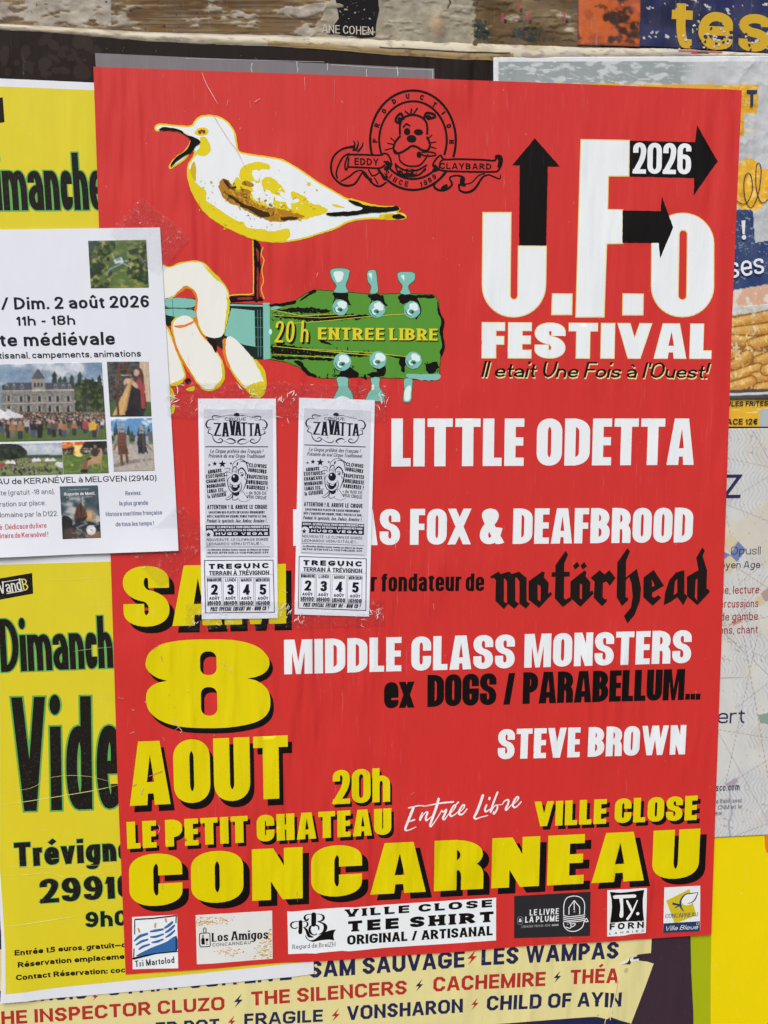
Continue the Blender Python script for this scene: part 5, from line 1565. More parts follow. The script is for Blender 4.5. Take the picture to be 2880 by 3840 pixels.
# --- date, hour, place
SH = dict(IMPACT, wx=.31, wy=.2, ry=.24)
lettering("date_lettering", 'J', "SAM", (150, 672), (1552, 640), 520, dict(IMPACT, wx=.33, wy=.19, track=.03, ry=.24), YEL, (48, 58))
e8 = [(870, 778), (1100, 785), (1280, 830), (1380, 910), (1407, 990), (1370, 1062), (1290, 1102), (1214, 1115, 1), (1300, 1138), (1385, 1205), (1414, 1305), (1395, 1410), (1300, 1488), (1100, 1534), (880, 1545), (640, 1532), (470, 1482), (370, 1400), (342, 1310), (352, 1222), (420, 1162), (520, 1136, 1), (420, 1102), (352, 1042), (336, 980), (370, 892), (470, 822), (650, 786)]
h8 = [[(806, 882, 62), (948, 882, 62), (952, 1086, 62), (808, 1086, 62)], [(813, 1190, 62), (953, 1190, 62), (959, 1437, 66), (816, 1437, 66)]]
r8 = lambda dx, dy: [[poly(rp, 'J', [(x + dx, y + dy) for x, y in catmull(e8, True, 5)])] + [poly(rp, 'J', [(x + dx, y + dy) for x, y in rounded(h, 6)], -1) for h in h8]]
ink(rp, "date_lettering", [(r8(30, 46), BLK), (r8(0, 0), YEL)])
lettering("date_lettering", 'M', "AOUT", (65, 445), (888, 404), 328, dict(IMPACT, wx=.242, wy=.18), YEL, (22, 33))
lettering("hour_lettering", 'M', "20h", (1118, 437), (1414, 422), 176, dict(IMPACT, wx=.205, wy=.15, track=.05, xh=.78), YEL, (10, 17))
lettering("venue_lettering", 'M', "LE PETIT CHATEAU", (52, 668), (1420, 592), 138, dict(IMPACT, wx=.295, wy=.195, track=.07), YEL, (14, 18))
lettering("venue_lettering", 'N', "VILLE CLOSE", (648, 528), (1350, 500), 106, dict(IMPACT, wx=.29, wy=.2, track=.07), YEL, (13, 15))
lettering("town_lettering", 'S', "CONCARNEAU", (487, 3402), (2618, 3290), 190, dict(IMPACT, wx=.43, wy=.18, track=.09, ry=.24), YEL, (24, 22))
S_ = lambda pts, w: line(rp, 'SC', pts, w)
scr = [S_(p, w) for p, w in (([(112, 238), (180, 222), (240, 210), (300, 210)], [18, 16, 16, 12]), ([(172, 240), (120, 370), (70, 500), (80, 530), (130, 520), (205, 485)], [34, 34, 30, 20, 14, 10]), ([(110, 420), (160, 400), (190, 390)], [10, 20, 18]),
     ([(290, 300), (268, 350), (258, 395), (300, 330), (340, 290), (355, 300), (335, 360), (340, 400), (385, 370), (420, 340)], [14, 24, 24, 12, 14, 24, 24, 22, 12, 10]), ([(500, 120), (470, 230), (420, 370), (390, 460), (400, 480), (440, 430), (500, 340), (540, 270)], [30, 32, 30, 26, 18, 14, 12, 12]),
     ([(300, 218), (450, 190), (560, 172), (690, 160)], [10, 16, 20, 22]), ([(540, 270), (560, 290), (600, 260), (580, 320), (555, 370), (575, 390), (620, 330), (660, 290)], [14, 20, 22, 26, 26, 16, 12, 10]), ([(640, 320), (690, 270), (720, 215), (700, 205), (670, 250), (645, 310), (660, 345), (700, 330), (750, 290)], [10, 12, 20, 20, 24, 28, 24, 14, 12]),
     ([(720, 200), (755, 165)], [14, 22]), ([(760, 300), (810, 260), (835, 210), (815, 200), (785, 240), (760, 300), (780, 325), (820, 310), (868, 250)], [10, 12, 20, 20, 24, 28, 24, 16, 14]),
     ([(1072, 75), (1030, 200), (990, 300), (960, 360), (985, 380), (1040, 360), (1135, 335)], [34, 34, 32, 26, 20, 14, 12]), ([(1120, 200), (1100, 250), (1110, 285), (1170, 250), (1190, 230)], [22, 24, 22, 12, 12]), ([(1160, 105), (1155, 125)], 26),
     ([(1262, 35), (1220, 140), (1180, 260), (1175, 290), (1210, 230), (1250, 200), (1260, 240), (1225, 305), (1205, 310), (1215, 280)], [24, 26, 26, 22, 12, 14, 22, 22, 16, 10]), ([(1250, 200), (1320, 190), (1350, 150), (1400, 130), (1400, 180), (1370, 240), (1375, 265), (1420, 220), (1470, 170)], [10, 10, 16, 22, 24, 26, 20, 12, 10]),
     ([(1460, 190), (1510, 150), (1535, 105), (1515, 95), (1480, 140), (1460, 200), (1480, 230), (1520, 210), (1570, 155)], [10, 12, 20, 22, 26, 28, 22, 16, 14]))]
ink(rp, "script_lettering", [(scr, WHT)])

# --- sponsors' logos along the foot
def logo(f, pts, col, wav=0.0):
    w = P(rp, f, pts)
    return ink(rp, "sponsor_logo", [([[(1, rough_line(w, wav, 8, 3) if wav else w)]], col)], finish='plain', dz0=.15)


def sub(o, name, layers, dz0=.27):
    return ink(rp, name, layers, parent=o, finish='plain', dz0=dz0)


lo_ = logo('O', [(92, 164), (372, 150), (379, 482), (95, 490)], WHT)
BLU = (52, 104, 164)
sub(lo_, "drawing", [([blob_ for blob_ in ([blob(rp, 'O', [(115, 408), (200, 360), (300, 320), (366, 284), (368, 376), (240, 388)])],)] +
                      [line(rp, 'O', p, w) for p, w in (([(106, 312), (140, 284), (186, 268)], [8, 18, 14]), ([(206, 254), (240, 248), (284, 240)], [10, 16, 12]), ([(296, 232), (322, 214), (342, 196)], [12, 18, 14]), ([(118, 336), (150, 316), (188, 304)], [10, 15, 12]), ([(208, 288), (240, 286), (286, 270)], [10, 15, 10]),
                       ([(300, 260), (328, 242), (354, 216)], [10, 17, 12]), ([(136, 364), (160, 348), (200, 334)], [10, 15, 10]), ([(216, 322), (250, 316), (284, 302)], [9, 15, 10]), ([(302, 290), (330, 272), (356, 248)], [9, 15, 10]))], BLU),
                     ([line(rp, 'O', p, 12) for p in ([(130, 236), (138, 256)], [(238, 204), (234, 226)], [(300, 176), (304, 192)])], (206, 160, 60)),
                     ([line(rp, 'O', p, w, False) for p, w in (([(112, 178), (220, 172), (368, 154)], 8), ([(108, 182), (108, 270)], 6), ([(366, 156), (364, 200)], 6), ([(366, 284), (366, 376)], 7), ([(104, 360), (102, 410)], 6), ([(100, 422), (240, 390), (374, 377)], [14, 8, 7]))], BLK)])
sub(lo_, "lettering", [(text(rp, 'O', "Tri Martolod", (112, 476), (356, 448), 40, dict(wx=.15, wy=.14, xh=.66, track=.13)), BLK)])
lo_ = logo('O', [(487, 152), (963, 124), (966, 425), (600, 452), (495, 457)], (226, 226, 220))
gg = []
for q in range(320):
    c = random.choice(((540, 180, 50, 30), (640, 185, 60, 22), (915, 370, 45, 50), (915, 370, 45, 50), (700, 380, 60, 20), (940, 290, 20, 40), (540, 200, 40, 10)))
    x, y = min(955, max(492, random.gauss(c[0], c[2] * .7))), min(422, max(165, random.gauss(c[1], c[3] * .7)))
    gg.append([(1, rough_line(P(rp, 'O', ell(x, y, random.uniform(1.5, 9), random.uniform(1, 3.6), 7)), .5, 1.2, q))])
sub(lo_, "stain_pattern", [(gg[::2], (190, 146, 52)), (gg[1::2], (206, 172, 96))], .22)
sub(lo_, "lettering", [(text(rp, 'O', "Los", (588, 317), (690, 311), 54, dict(wx=.2, wy=.09, serif=(.05, .05), track=.1)) + text(rp, 'O', "Amigos", (708, 309), (938, 298), 56, dict(wx=.2, wy=.09, serif=(.05, .05), track=.1)) +
                        text(rp, 'O', "CONCARNEAU", (592, 347), (830, 331), 20, dict(wx=.13, wy=.12, track=.25)), BLK)], .4)
rr_ = lambda x0, y0, x1, y1, r, w: [(1, P(rp, 'O', rounded([(x0, y0, r), (x1, y0 - 3, r), (x1 + 3, y1 - 3, r), (x0 + 3, y1, r)]))), (-1, P(rp, 'O', rounded([(x0 + w, y0 + w, r * .7), (x1 - w, y0 - 3 + w, r * .7), (x1 + 3 - w, y1 - 3 - w, r * .7), (x0 + 3 + w, y1 - w, r * .7)])))]
sub(lo_, "drawing", [([rr_(508, 262, 578, 352, 14, 5), line(rp, 'O', [(538, 260), (536, 238), (544, 230), (552, 238), (550, 260)], 5), [poly(rp, 'O', [(524, 334), (522, 300), (529, 292), (529, 274), (536, 274), (536, 292), (543, 300), (544, 334)])], [poly(rp, 'O', [(548, 298), (568, 296), (564, 312), (558, 314), (559, 332), (566, 334), (550, 336), (556, 332), (556, 314), (550, 312)])]], BLK)], .4)
lo_ = ink(rp, "sponsor_logo", [([[(1, [wall('RB', *p) for p in ((75, 163), (160, 168), (400, 146), (560, 128), (1000, 98), (1200, 98), (1659, 56))] + [wall('P', 484, 145), wall('P', 484, 330)] + [wall('RB', *p) for p in ((1640, 765), (1280, 800), (1080, 815), (970, 806), (620, 838), (540, 853), (400, 850), (92, 866))])]], WHT)], finish='plain', dz0=.15)
q = lambda *pts: [wall('RB', *p) for p in pts]
mono = [line(rp, 'RB', p, w) for p, w in (([(240, 425), (200, 445), (150, 425), (134, 385), (160, 345), (240, 328), (330, 326), (385, 335), (410, 365), (390, 410), (335, 428)], [14, 16, 22, 30, 22, 10, 8, 14, 30, 22, 8]), ([(292, 335), (292, 420), (288, 505)], [62, 62, 66]), ([(345, 428), (390, 470), (430, 560), (500, 585)], [14, 40, 50, 14]),
        ([(420, 285), (400, 310), (365, 290), (362, 250), (400, 215), (480, 207), (580, 205), (650, 225), (672, 270), (640, 315), (570, 330)], [20, 30, 36, 30, 14, 8, 8, 24, 40, 26, 8]), ([(508, 215), (508, 290), (506, 375)], [80, 80, 78]), ([(570, 330), (660, 360), (702, 420), (670, 500), (590, 545)], [8, 30, 62, 40, 8]),
        ([(590, 460), (585, 410), (530, 385), (470, 400), (440, 450), (460, 520), (520, 550), (552, 535)], [22, 24, 22, 24, 38, 34, 14, 22]))]
mono.append([(1, P(rp, 'RB', catmull([(378, 545, 1), (400, 600), (450, 635), (520, 620), (600, 560), (700, 500), (800, 468), (876, 462, 1), (845, 500), (832, 570), (846, 640, 1), (760, 625), (640, 635), (560, 650), (490, 662), (410, 630), (372, 580)], True, 4)))])
sub(lo_, "monogram", [(mono, BLK)])
TYPW = dict(wx=.11, wy=.09, serif=(.06, .07), xh=.7, track=.16)
SLAB = dict(wx=.30, wy=.2, serif=(.10, .16), track=.22, space=.5, ry=.3)
sub(lo_, "lettering", [(text(rp, 'O', "Regard de BreiZH", (1090, 363), (1356, 345), 27, TYPW) + text(rp, 'F', "VILLE CLOSE", (746, 1981), (1063, 1959), 16.5, dict(SLAB, wx=.5, wy=.24)) + text(rp, 'F', "TEE SHIRT", (752, 2013), (1066, 1991), 23, dict(SLAB, wx=.5, wy=.27)) +
                        text(rp, 'F', "ORIGINAL / ARTISANAL", (750, 2041), (1064, 2020), 20.5, dict(wx=.27, wy=.2, track=.1, ry=.25, serif=(.03, .06))), BLK)])
lo_ = logo('LG', [(18, 88), (660, 52), (656, 424), (18, 446)], (44, 43, 45))
GRY, PAL = (150, 150, 150), (236, 238, 238)
sub(lo_, "lettering", [(text(rp, 'LG', "LE LIVRE", (148, 252), (392, 240), 50, dict(wx=.17, wy=.15, track=.2)) + text(rp, 'LG', "LA PLUME", (110, 312), (392, 300), 50, dict(wx=.17, wy=.15, track=.2)) + text(rp, 'LG', "&", (56, 308), (80, 307), 30, dict(wx=.17, wy=.15)), PAL),
                       (text(rp, 'LG', "LIBRAIRIE-PRESSE-JEUX", (80, 356), (320, 344), 20, dict(wx=.16, wy=.14, track=.2)) + [[poly(rp, 'LG', [(333, 326), (391, 323), (391, 339), (333, 342)])], line(rp, 'LG', rounded([(46, 262, 18), (90, 260, 18), (90, 326, 18), (46, 328, 18)], 4), 3, False, True)], GRY)])
sub(lo_, "drawing", [([line(rp, 'LG', p, 7, s) for p, s in (([(434, 250), (436, 160), (460, 105), (520, 88), (580, 103), (608, 150), (608, 236)], True), ([(478, 242), (478, 186), (522, 126), (568, 182), (568, 240)], False), ([(522, 130), (522, 206)], False), ([(432, 300), (470, 306), (560, 302), (612, 290)], True), ([(432, 314), (440, 350), (480, 382), (540, 382), (590, 350), (604, 308)], True),
                       ([(606, 304), (626, 276), (640, 304), (606, 306)], False), ([(484, 308), (496, 340), (486, 360), (452, 350)], True), ([(500, 322), (532, 322), (520, 340), (500, 348)], True))] + [line(rp, 'LG', [(432, 246 + k), (480, 258 + k), (560, 250 + k), (612, 242 + k)], 7) for k in (4, 20, 36)], PAL), ([[poly(rp, 'LG', ell(524, 220, 8, 8, 10))], [poly(rp, 'LG', ell(468, 326, 7, 7, 10))]], GRY)])
lo_ = logo('LG', [(800, 40), (1134, 22), (1126, 402), (1000, 412), (940, 424), (800, 430)], (234, 238, 238), .2)
sub(lo_, "black_square", [([[poly(rp, 'LG', catmull([(822, 52, 1), (900, 60), (1000, 52), (1112, 36, 1), (1100, 110), (1100, 200), (1110, 302, 1), (960, 304), (824, 316, 1), (838, 200), (836, 120)], True, 4))]], BLK)])
sub(lo_, "lettering", [([line(rp, 'LG', [(862, 96), (1030, 88)], [30, 28], False), line(rp, 'LG', [(914, 96), (922, 180), (918, 254)], [34, 24, 34]), line(rp, 'LG', [(966, 130), (990, 180), (1008, 220)], [18, 22, 16]), line(rp, 'LG', [(1052, 126), (1010, 220), (970, 282)], [10, 16, 22]), [poly(rp, 'LG', ell(1056, 236, 14, 14, 14))]], PAL),
                       (text(rp, 'LG', "FORN", (814, 376), (1110, 358), 62, dict(wx=.34, wy=.26, track=.3)), PAL)], .4)
sub(lo_, "lettering", [(text(rp, 'LG', "FORN", (819, 372), (1106, 357), 54, dict(wx=.28, wy=.22, track=.34)) + text(rp, 'LG', "LANRIEC", (816, 412), (1110, 388), 17, dict(wx=.2, wy=.16, track=.9)), BLK)], .55)
lo_ = logo('LG', [(1280, 16), (1582, 2), (1580, 384), (1272, 402)], (230, 233, 232))
sub(lo_, "navy_band", [([[poly(rp, 'LG', [(1274, 320), (1578, 300), (1578, 384), (1272, 402)])]], (34, 58, 96))])
sub(lo_, "yellow_square", [([[poly(rp, 'LG', [(1296, 128), (1490, 30), (1548, 250), (1368, 322)])]], (206, 184, 30))])
NV2 = (34, 60, 104)
sub(lo_, "drawing", [([[poly(rp, 'LG', ell(1478, 118, 58, 46, 20, -30))]], (232, 234, 233)), ([line(rp, 'LG', p, w) for p, w in (([(1562, 58), (1500, 66), (1450, 78), (1416, 130), (1418, 180), (1440, 212)], [4, 8, 10, 14, 14, 8]), ([(1562, 58), (1540, 110), (1510, 140), (1472, 154)], [5, 9, 8, 3]), ([(1354, 152), (1390, 160), (1420, 164)], [18, 16, 12]), ([(1370, 186), (1412, 166)], [8, 12]))], NV2)], .4)
sub(lo_, "lettering", [(text(rp, 'LG', "CONCARNEAU", (1288, 274), (1560, 258), 34, dict(wx=.12, wy=.07, serif=(.05, .04), track=.12)), NV2), (text(rp, 'LG', "Ville Bleue", (1284, 380), (1556, 364), 38, dict(wx=.11, wy=.09, shear=.3, xh=.66, track=.12)) + [line(rp, 'LG', ell(1558, 320, 10, 10, 10), 2.5, False, True)], PAL)], .5)

# --- wear: nicks and creases through the print
rnd = random.Random(11)
cr_ = [line(rp, 'A', p, [v * .6 for v in w] if isinstance(w, list) else w * .6) for p, w in (([(872, 313), (890, 360), (915, 405), (942, 452)], [2, 4, 5, 2]), ([(905, 470), (935, 520), (985, 600), (1025, 655), (1065, 735)], [1, 2.4, 2.2, 2.2, 1]), ([(1100, 442), (1122, 428)], 3), ([(1078, 436), (1084, 470)], 2), ([(1316, 335), (1318, 394)], [2.5, 1]), ([(1444, 345), (1446, 430)], [3, 1.5]))]
cr_ += [line(rp, 'J', p, w) for p, w in (([(590, 1490), (610, 1520), (650, 1565), (640, 1580)], 5), ([(590, 1560), (625, 1530)], 4), ([(990, 968), (1030, 1000), (1080, 1062)], [1, 4, 3]), ([(470, 920), (482, 965)], 4), ([(1510, 350), (1560, 372)], 4), ([(400, 865), (445, 832)], 4), ([(200, 1590), (240, 1576)], 3), ([(486, 1622), (500, 1640), (495, 1655)], 4), ([(580, 1460), (592, 1500)], 4),
                                         ([(580, 1358), (582, 1366)], 4), ([(220, 1386), (240, 1388)], 4), ([(100, 1280), (150, 1290)], 5), ([(330, 1310), (345, 1330)], 4), ([(535, 1262), (545, 1250)], 3), ([(690, 1228), (715, 1222)], 4))]
cr_ += [line(rp, 'M', p, w) for p, w in (([(1520, 386), (1540, 372)], 2.5), ([(210, 540), (220, 555), (215, 580)], 2.5), ([(165, 290), (235, 262)], 3), ([(120, 385), (136, 350)], 3), ([(80, 340), (100, 330)], 3))]
for k in range(16):
    x, y = rnd.uniform(520, 2650), rnd.uniform(330, 3350)
    L = rnd.uniform(6, 38)
    cr_.append(line(rp, 'S', [(x, y), (x + rnd.uniform(-5, 5), y + L)], [rnd.uniform(.8, 2.4), .6], False))
ink(rp, "crease_mark", [(cr_[::2], (224, 186, 180)), (cr_[1::2], (206, 124, 120))], dz0=.85)

# ================================================================== the white notice
def notice_curl(x, z):
    b = max(0.0, min(1.0, (NB - z) / 45)) if x < -230 else max(0.0, min(1.0, (NB - z) / 45)) * max(0, min(1, (-205 - x) / 25))
    return 2.4 * b * b * (.7 + .3 * math.sin(x / 23))


NB = wall('S', 200, 1900)[1]


def flyer_curl(x, z):
    return .5 * (.5 + .5 * math.sin(z / 31 + x / 200))


nt_ = make_sheet("white_notice", "white A4 notice with printed photographs and black text, taped over the red poster's left edge", "notice", 'S',
                 [(-262, 866), (0, 861), (600, 853), (636, 1460), (670, 2064), (300, 2078), (0, 2090), (-215, 2099)], (228, 231, 238), 1.2, notice_curl, 'plain')
TX = (36, 38, 46)
for f, s, a, b, cap, st, col in (('C', "/ Dim. 2 août 2026", (14, 1203), (1290, 1182), 106, dict(ARIALB, space=.36), TX), ('C', "11h - 18h", (145, 1341), (652, 1332), 84, dict(ARIALB, space=.4), TX), ('C', "te médiévale", (2, 1521), (994, 1504), 113, dict(ARIALB, space=.4), TX),
                                 ('C', "tisanal, campements, animations", (-8, 1626), (1219, 1607), 56, dict(ARIALB, wx=.17, space=.34), TX), ('E', "AU de KERANÉVEL à MELGVEN (29140)", (-24, 869), (1352, 834), 50, dict(ARIALB, wx=.155, wy=.14, space=.34), TX),
                                 ('E', "lte (gratuit -18 ans).", (-6, 964), (473, 948), 44, dict(THIN), (92, 94, 100)), ('E', "ration sur place.", (-2, 1061), (396, 1046), 44, dict(THIN), (92, 94, 100)), ('E', "domaine par la D122.", (-20, 1154), (502, 1140), 44, dict(THIN), (92, 94, 100)),
                                 ('E', "é : Dédicace du livre", (-2, 1259), (403, 1242), 44, dict(AGENCY, space=.26), (190, 56, 58)), ('E', "étaire de Keranével !", (-2, 1333), (418, 1318), 44, dict(AGENCY, space=.26), (190, 56, 58)),
                                 ('E', "Revivez", (1085, 963), (1215, 958), 38, AGENCY, (58, 86, 130)), ('E', "la plus grande", (1031, 1050), (1278, 1043), 38, dict(AGENCY, space=.3), (58, 86, 130)), ('E', "Histoire maritime française", (915, 1144), (1401, 1127), 38, dict(AGENCY, space=.3), (58, 86, 130)),
                                 ('E', "de tous les temps !", (1001, 1230), (1330, 1220), 38, dict(AGENCY, space=.3), (58, 86, 130))):
    ink(nt_, "text_line", [(text(nt_, f, s, a, b, cap, st), col)])
rnd = random.Random(21)


def crowd(p, x0, x1, y0, y1, n, h0, h1):
    L = sorted([(rnd.uniform(x0, x1), rnd.random()**1.3) for _ in range(n)], key=lambda q: q[1])
    for x, t in L:
        y, h = y0 + (y1 - y0) * t, h0 + (h1 - h0) * t
        c = rnd.choice(((36, 38, 44), (36, 38, 44), (30, 30, 36), (60, 64, 78), (176, 178, 180), (206, 208, 208), (136, 62, 54), (62, 76, 100), (170, 134, 112), (110, 98, 88), (84, 76, 70), (168, 116, 66)))
        p.poly([(x - h * .17, y - h * .80), (x + h * .17, y - h * .80), (x + h * .2, y - h * .42), (x - h * .2, y - h * .42)], c)
        p.poly([(x - h * .15, y - h * .44), (x + h * .15, y - h * .44), (x + h * .12, y), (x - h * .12, y)], rnd.choice(((44, 50, 66), (34, 34, 40), (72, 84, 108), (120, 108, 96))))
        p.ell(x, y - h * .89, h * .09, h * .11, rnd.choice(((186, 140, 112), (70, 50, 40), (56, 42, 34), (200, 160, 130))))


def foliage(p, m, dark, mid, light, s, seed):
    n = p.n(s, s, seed, 5)
    p.fill(dark, m)
    p.fill(mid, m * sstep(n, .42, .58))
    p.fill(light, m * sstep(n, .58, .74))


# aerial view
p = Picture(nt_, 'C', [(762, 606), (1263, 598), (1287, 1010), (785, 1017)], .6)
X, Y = p.X, p.Y
p.fill((86, 112, 50))
p.fill((128, 140, 60), sstep(p.n(90, 40, 3), .45, .65))
p.fill((168, 158, 62), sstep(p.n(70, 30, 5), .5, .7) * (Y > 800) * (X > 1040))
p.poly([(1000, 740), (1090, 700), (1110, 820), (960, 900), (920, 900), (940, 800)], (70, 104, 58))
for pts in ([(762, 606), (960, 606), (1000, 640), (975, 700), (900, 760), (940, 830), (880, 900), (850, 930), (900, 1017), (785, 1017)], [(1110, 690), (1200, 660), (1265, 600), (1290, 780), (1180, 740), (1120, 720)], [(1120, 800), (1200, 760), (1290, 800), (1290, 980), (1220, 960), (1110, 920), (1100, 860)], [(920, 900), (965, 870), (960, 940), (930, 1017), (900, 1017)]):
    m = p.inside(catmull(pts, True, 4))
    foliage(p, m, (40, 58, 34), (84, 100, 46), (172, 168, 92), 30, 9)
p.fill((70, 96, 104), ((X < 900) & (Y < 690)) * sstep(900 - X + (690 - Y), 40, 160) * .55)
for a, b in (((970, 720), (985, 760)), ((1065, 800), (1130, 835)), ((1060, 785), (1120, 775)), ((920, 900), (950, 850)), ((950, 850), (1060, 800))):
    p.seg(a, b, 8, (178, 186, 182))
p.poly([(980, 770), (1050, 745), (1070, 795), (995, 805)], (206, 214, 222))
p.poly([(1000, 768), (1040, 752), (1048, 772), (1004, 782)], (130, 140, 160))
p.ell(935, 765, 16, 18, (60, 36, 44))
p.ell(1122, 770, 12, 12, (44, 40, 48))
p.build("printed_photo", .15, label="aerial photo of a manor among trees")
# manor and crowd
p = Picture(nt_, 'E', [(-40, -170), (880, -188), (922, 480), (-15, 500)], .6)
X, Y = p.X, p.Y
cl = p.n(170, 90, 3, 5)
p.fill(np.stack([.30 + .5 * cl, .44 + .4 * cl, .60 + .25 * cl], -1))
p.fill((206, 212, 218), sstep(cl, .52, .70) * .9)
foliage(p, ((Y > 15 + 30 * p.n(40, 20, 5) - 25) & (Y < 120) & (X < 290) & (X > 20)).astype(float), (46, 56, 40), (70, 82, 52), (98, 108, 70), 22, 7)
for x in (470, 520, 560, 620, 690, 740, 800, 860):
    h = rnd.uniform(-130, -40)
    p.poly([(x, h), (x + 26, h + 50), (x + 16, h + 50), (x + 46, 140), (x - 46, 140), (x - 16, h + 50), (x - 26, h + 50)], (44, 62, 52))
foliage(p, p.inside(catmull([(640, 60), (660, -10), (760, -40), (850, -10), (900, 40), (915, 200), (900, 250), (660, 240), (650, 140)])), (34, 48, 28), (58, 74, 38), (96, 112, 58), 26, 11)
p.poly([(10, 60), (640, 50), (650, 260), (10, 280)], (140, 136, 126))
p.fill((108, 104, 98), p.inside([(10, 60), (640, 50), (650, 260), (10, 280)]) * sstep(p.n(16, 12, 13), .45, .65))
p.poly([(20, 62), (60, -8), (270, -12), (400, -12), (600, -14), (640, 52)], (74, 80, 94))
p.poly([(270, -120), (285, -120), (285, -40), (270, -40)], (150, 140, 126))
p.poly([(360, -130), (372, -130), (372, -40), (360, -40)], (150, 140, 126))
p.poly([(268, -40), (322, -128), (336, -128), (390, -45)], (84, 90, 104))
p.poly([(272, -42), (386, -46), (396, 60), (276, 62)], (150, 144, 132))
for x in (300, 330, 360):
    p.poly([(x - 9, 28), (x - 9, -5), (x, -16), (x + 9, -5), (x + 9, 28)], (58, 58, 64))
p.poly([(270, 66), (334, 40), (398, 62)], (190, 184, 170))
for y0, h in ((105, 46), (190, 52)):
    for x in (75, 182, 248, 342, 432, 498, 590):
        p.poly([(x - 11, y0), (x + 11, y0), (x + 11, y0 + h), (x - 11, y0 + h)], (44, 44, 48))
        p.poly([(x - 22, y0), (x - 12, y0), (x - 12, y0 + h), (x - 22, y0 + h)], (168, 164, 156))
        p.poly([(x + 12, y0), (x + 22, y0), (x + 22, y0 + h), (x + 12, y0 + h)], (168, 164, 156))
for x in (60, 120, 190, 480, 545, 600):
    p.poly([(x - 12, 40), (x - 12, 8), (x, -4), (x + 12, 8), (x + 12, 40)], (150, 148, 144))
    p.poly([(x - 6, 38), (x - 6, 14), (x + 6, 14), (x + 6, 38)], (60, 60, 66))
p.seg((10, 60), (640, 50), 7, (200, 194, 182))
p.seg((10, 172), (648, 160), 5, (190, 184, 172))
p.fill((86, 112, 44), (Y > 300 + 30 * p.n(60, 20, 17)).astype(float))
p.fill((130, 110, 84), ((Y > 240) & (Y < 330)).astype(float) * .8)
crowd(p, -20, 910, 258, 335, 700, 24, 44)
p.poly([(-40, 262), (0, 215), (60, 250), (100, 290), (60, 330), (-40, 332)], (232, 234, 236))
p.poly([(40, 250), (70, 212), (110, 240), (200, 270), (200, 290), (120, 300), (60, 270)], (214, 216, 220))
crowd(p, -20, 905, 350, 400, 90, 56, 90)
crowd(p, -20, 905, 415, 478, 34, 110, 160)
p.poly([(765, 340), (800, 320), (838, 345), (830, 400), (770, 402)], (226, 172, 40))
p.poly([(710, 330), (740, 318), (762, 340), (755, 392), (712, 390)], (176, 60, 60))
p.build("printed_photo", .15, label="photo of a stone manor with a crowd on the lawn")
# harp player
p = Picture(nt_, 'C', [(924, 1652), (1285, 1648), (1310, 2123), (953, 2126)], .6)
X, Y = p.X, p.Y
p.fill((86, 84, 80))
p.fill((52, 50, 50), sstep(p.n(26, 16, 3), .45, .6))
p.poly([(1205, 1640), (1320, 1640), (1320, 2000), (1215, 1990)], (206, 184, 152))
p.fill((186, 162, 130), ((X > 1205) & (np.sin(X / 5) > .6)) * (Y < 1990) * .6)
p.fill((70, 96, 52), (Y > 1985 + 20 * p.n(20, 20, 5)).astype(float))
p.poly([(1150, 1830), (1200, 1810), (1250, 1900), (1240, 2110), (1060, 2125), (1100, 1960)], (34, 30, 34), 1, True)
p.poly([(1190, 1800), (1225, 1790), (1250, 1850), (1255, 2050), (1225, 2060), (1215, 1900), (1150, 1850)], (176, 58, 56))
p.poly([(1165, 1720), (1190, 1700), (1225, 1720), (1245, 1800), (1235, 1850), (1215, 1800), (1200, 1790)], (92, 50, 34), 1, True)
p.ell(1180, 1745, 24, 30, (214, 168, 142))
p.poly([(1080, 1800), (1130, 1800), (1190, 1850), (1180, 1880), (1120, 1840), (1070, 1850)], (216, 168, 140), 1, True)
p.poly([(1130, 1790), (1150, 1790), (1085, 2110), (970, 2115)], (214, 168, 104))
p.seg((1142, 1800), (1075, 2100), 8, (176, 126, 70))
p.seg((1030, 1680), (1010, 1900), 22, (116, 66, 38))
p.seg((1010, 1900), (1025, 2110), 18, (96, 54, 32))
p.seg((1030, 1675), (1100, 1720), 18, (104, 60, 36))
p.seg((1100, 1720), (1140, 1790), 14, (120, 70, 40))
p.seg((1050, 1770), (1140, 1770), 5, (222, 220, 214))
p.poly([(1085, 2080), (1130, 2060), (1240, 2090), (1240, 2125), (1080, 2125)], (30, 28, 32))
p.build("printed_photo", .15, label="photo of a harp player in a red cardigan")
# two knights
p = Picture(nt_, 'E', [(955, 300), (1310, 293), (1337, 748), (983, 757)], .6)
X, Y = p.X, p.Y
p.fill((92, 150, 206))
p.fill((214, 226, 236), sstep(p.n(90, 50, 3), .5, .66))
for x, h in ((1000, 310), (1040, 345), (1075, 380), (1110, 350), (1140, 395), (1200, 370), (1240, 340), (1285, 360)):
    p.poly([(x, h), (x + 34, 505), (x - 34, 505)], (44, 66, 52))
foliage(p, ((Y > 445) & (Y < 510)).astype(float), (44, 62, 44), (66, 86, 54), (90, 108, 66), 18, 5)
p.poly([(1275, 415), (1340, 405), (1340, 500), (1280, 498)], (92, 98, 112))
p.fill((188, 178, 164), (Y > 510).astype(float))
p.fill((160, 148, 134), (Y > 510) * sstep(p.n(10, 8, 7), .5, .7))
p.fill((106, 136, 66), ((Y > 495) & (Y < 520)).astype(float))
p.fill((120, 110, 104), p.inside(catmull([(1000, 690), (1120, 660), (1290, 640), (1300, 660), (1130, 690), (1000, 720)])) * .7)
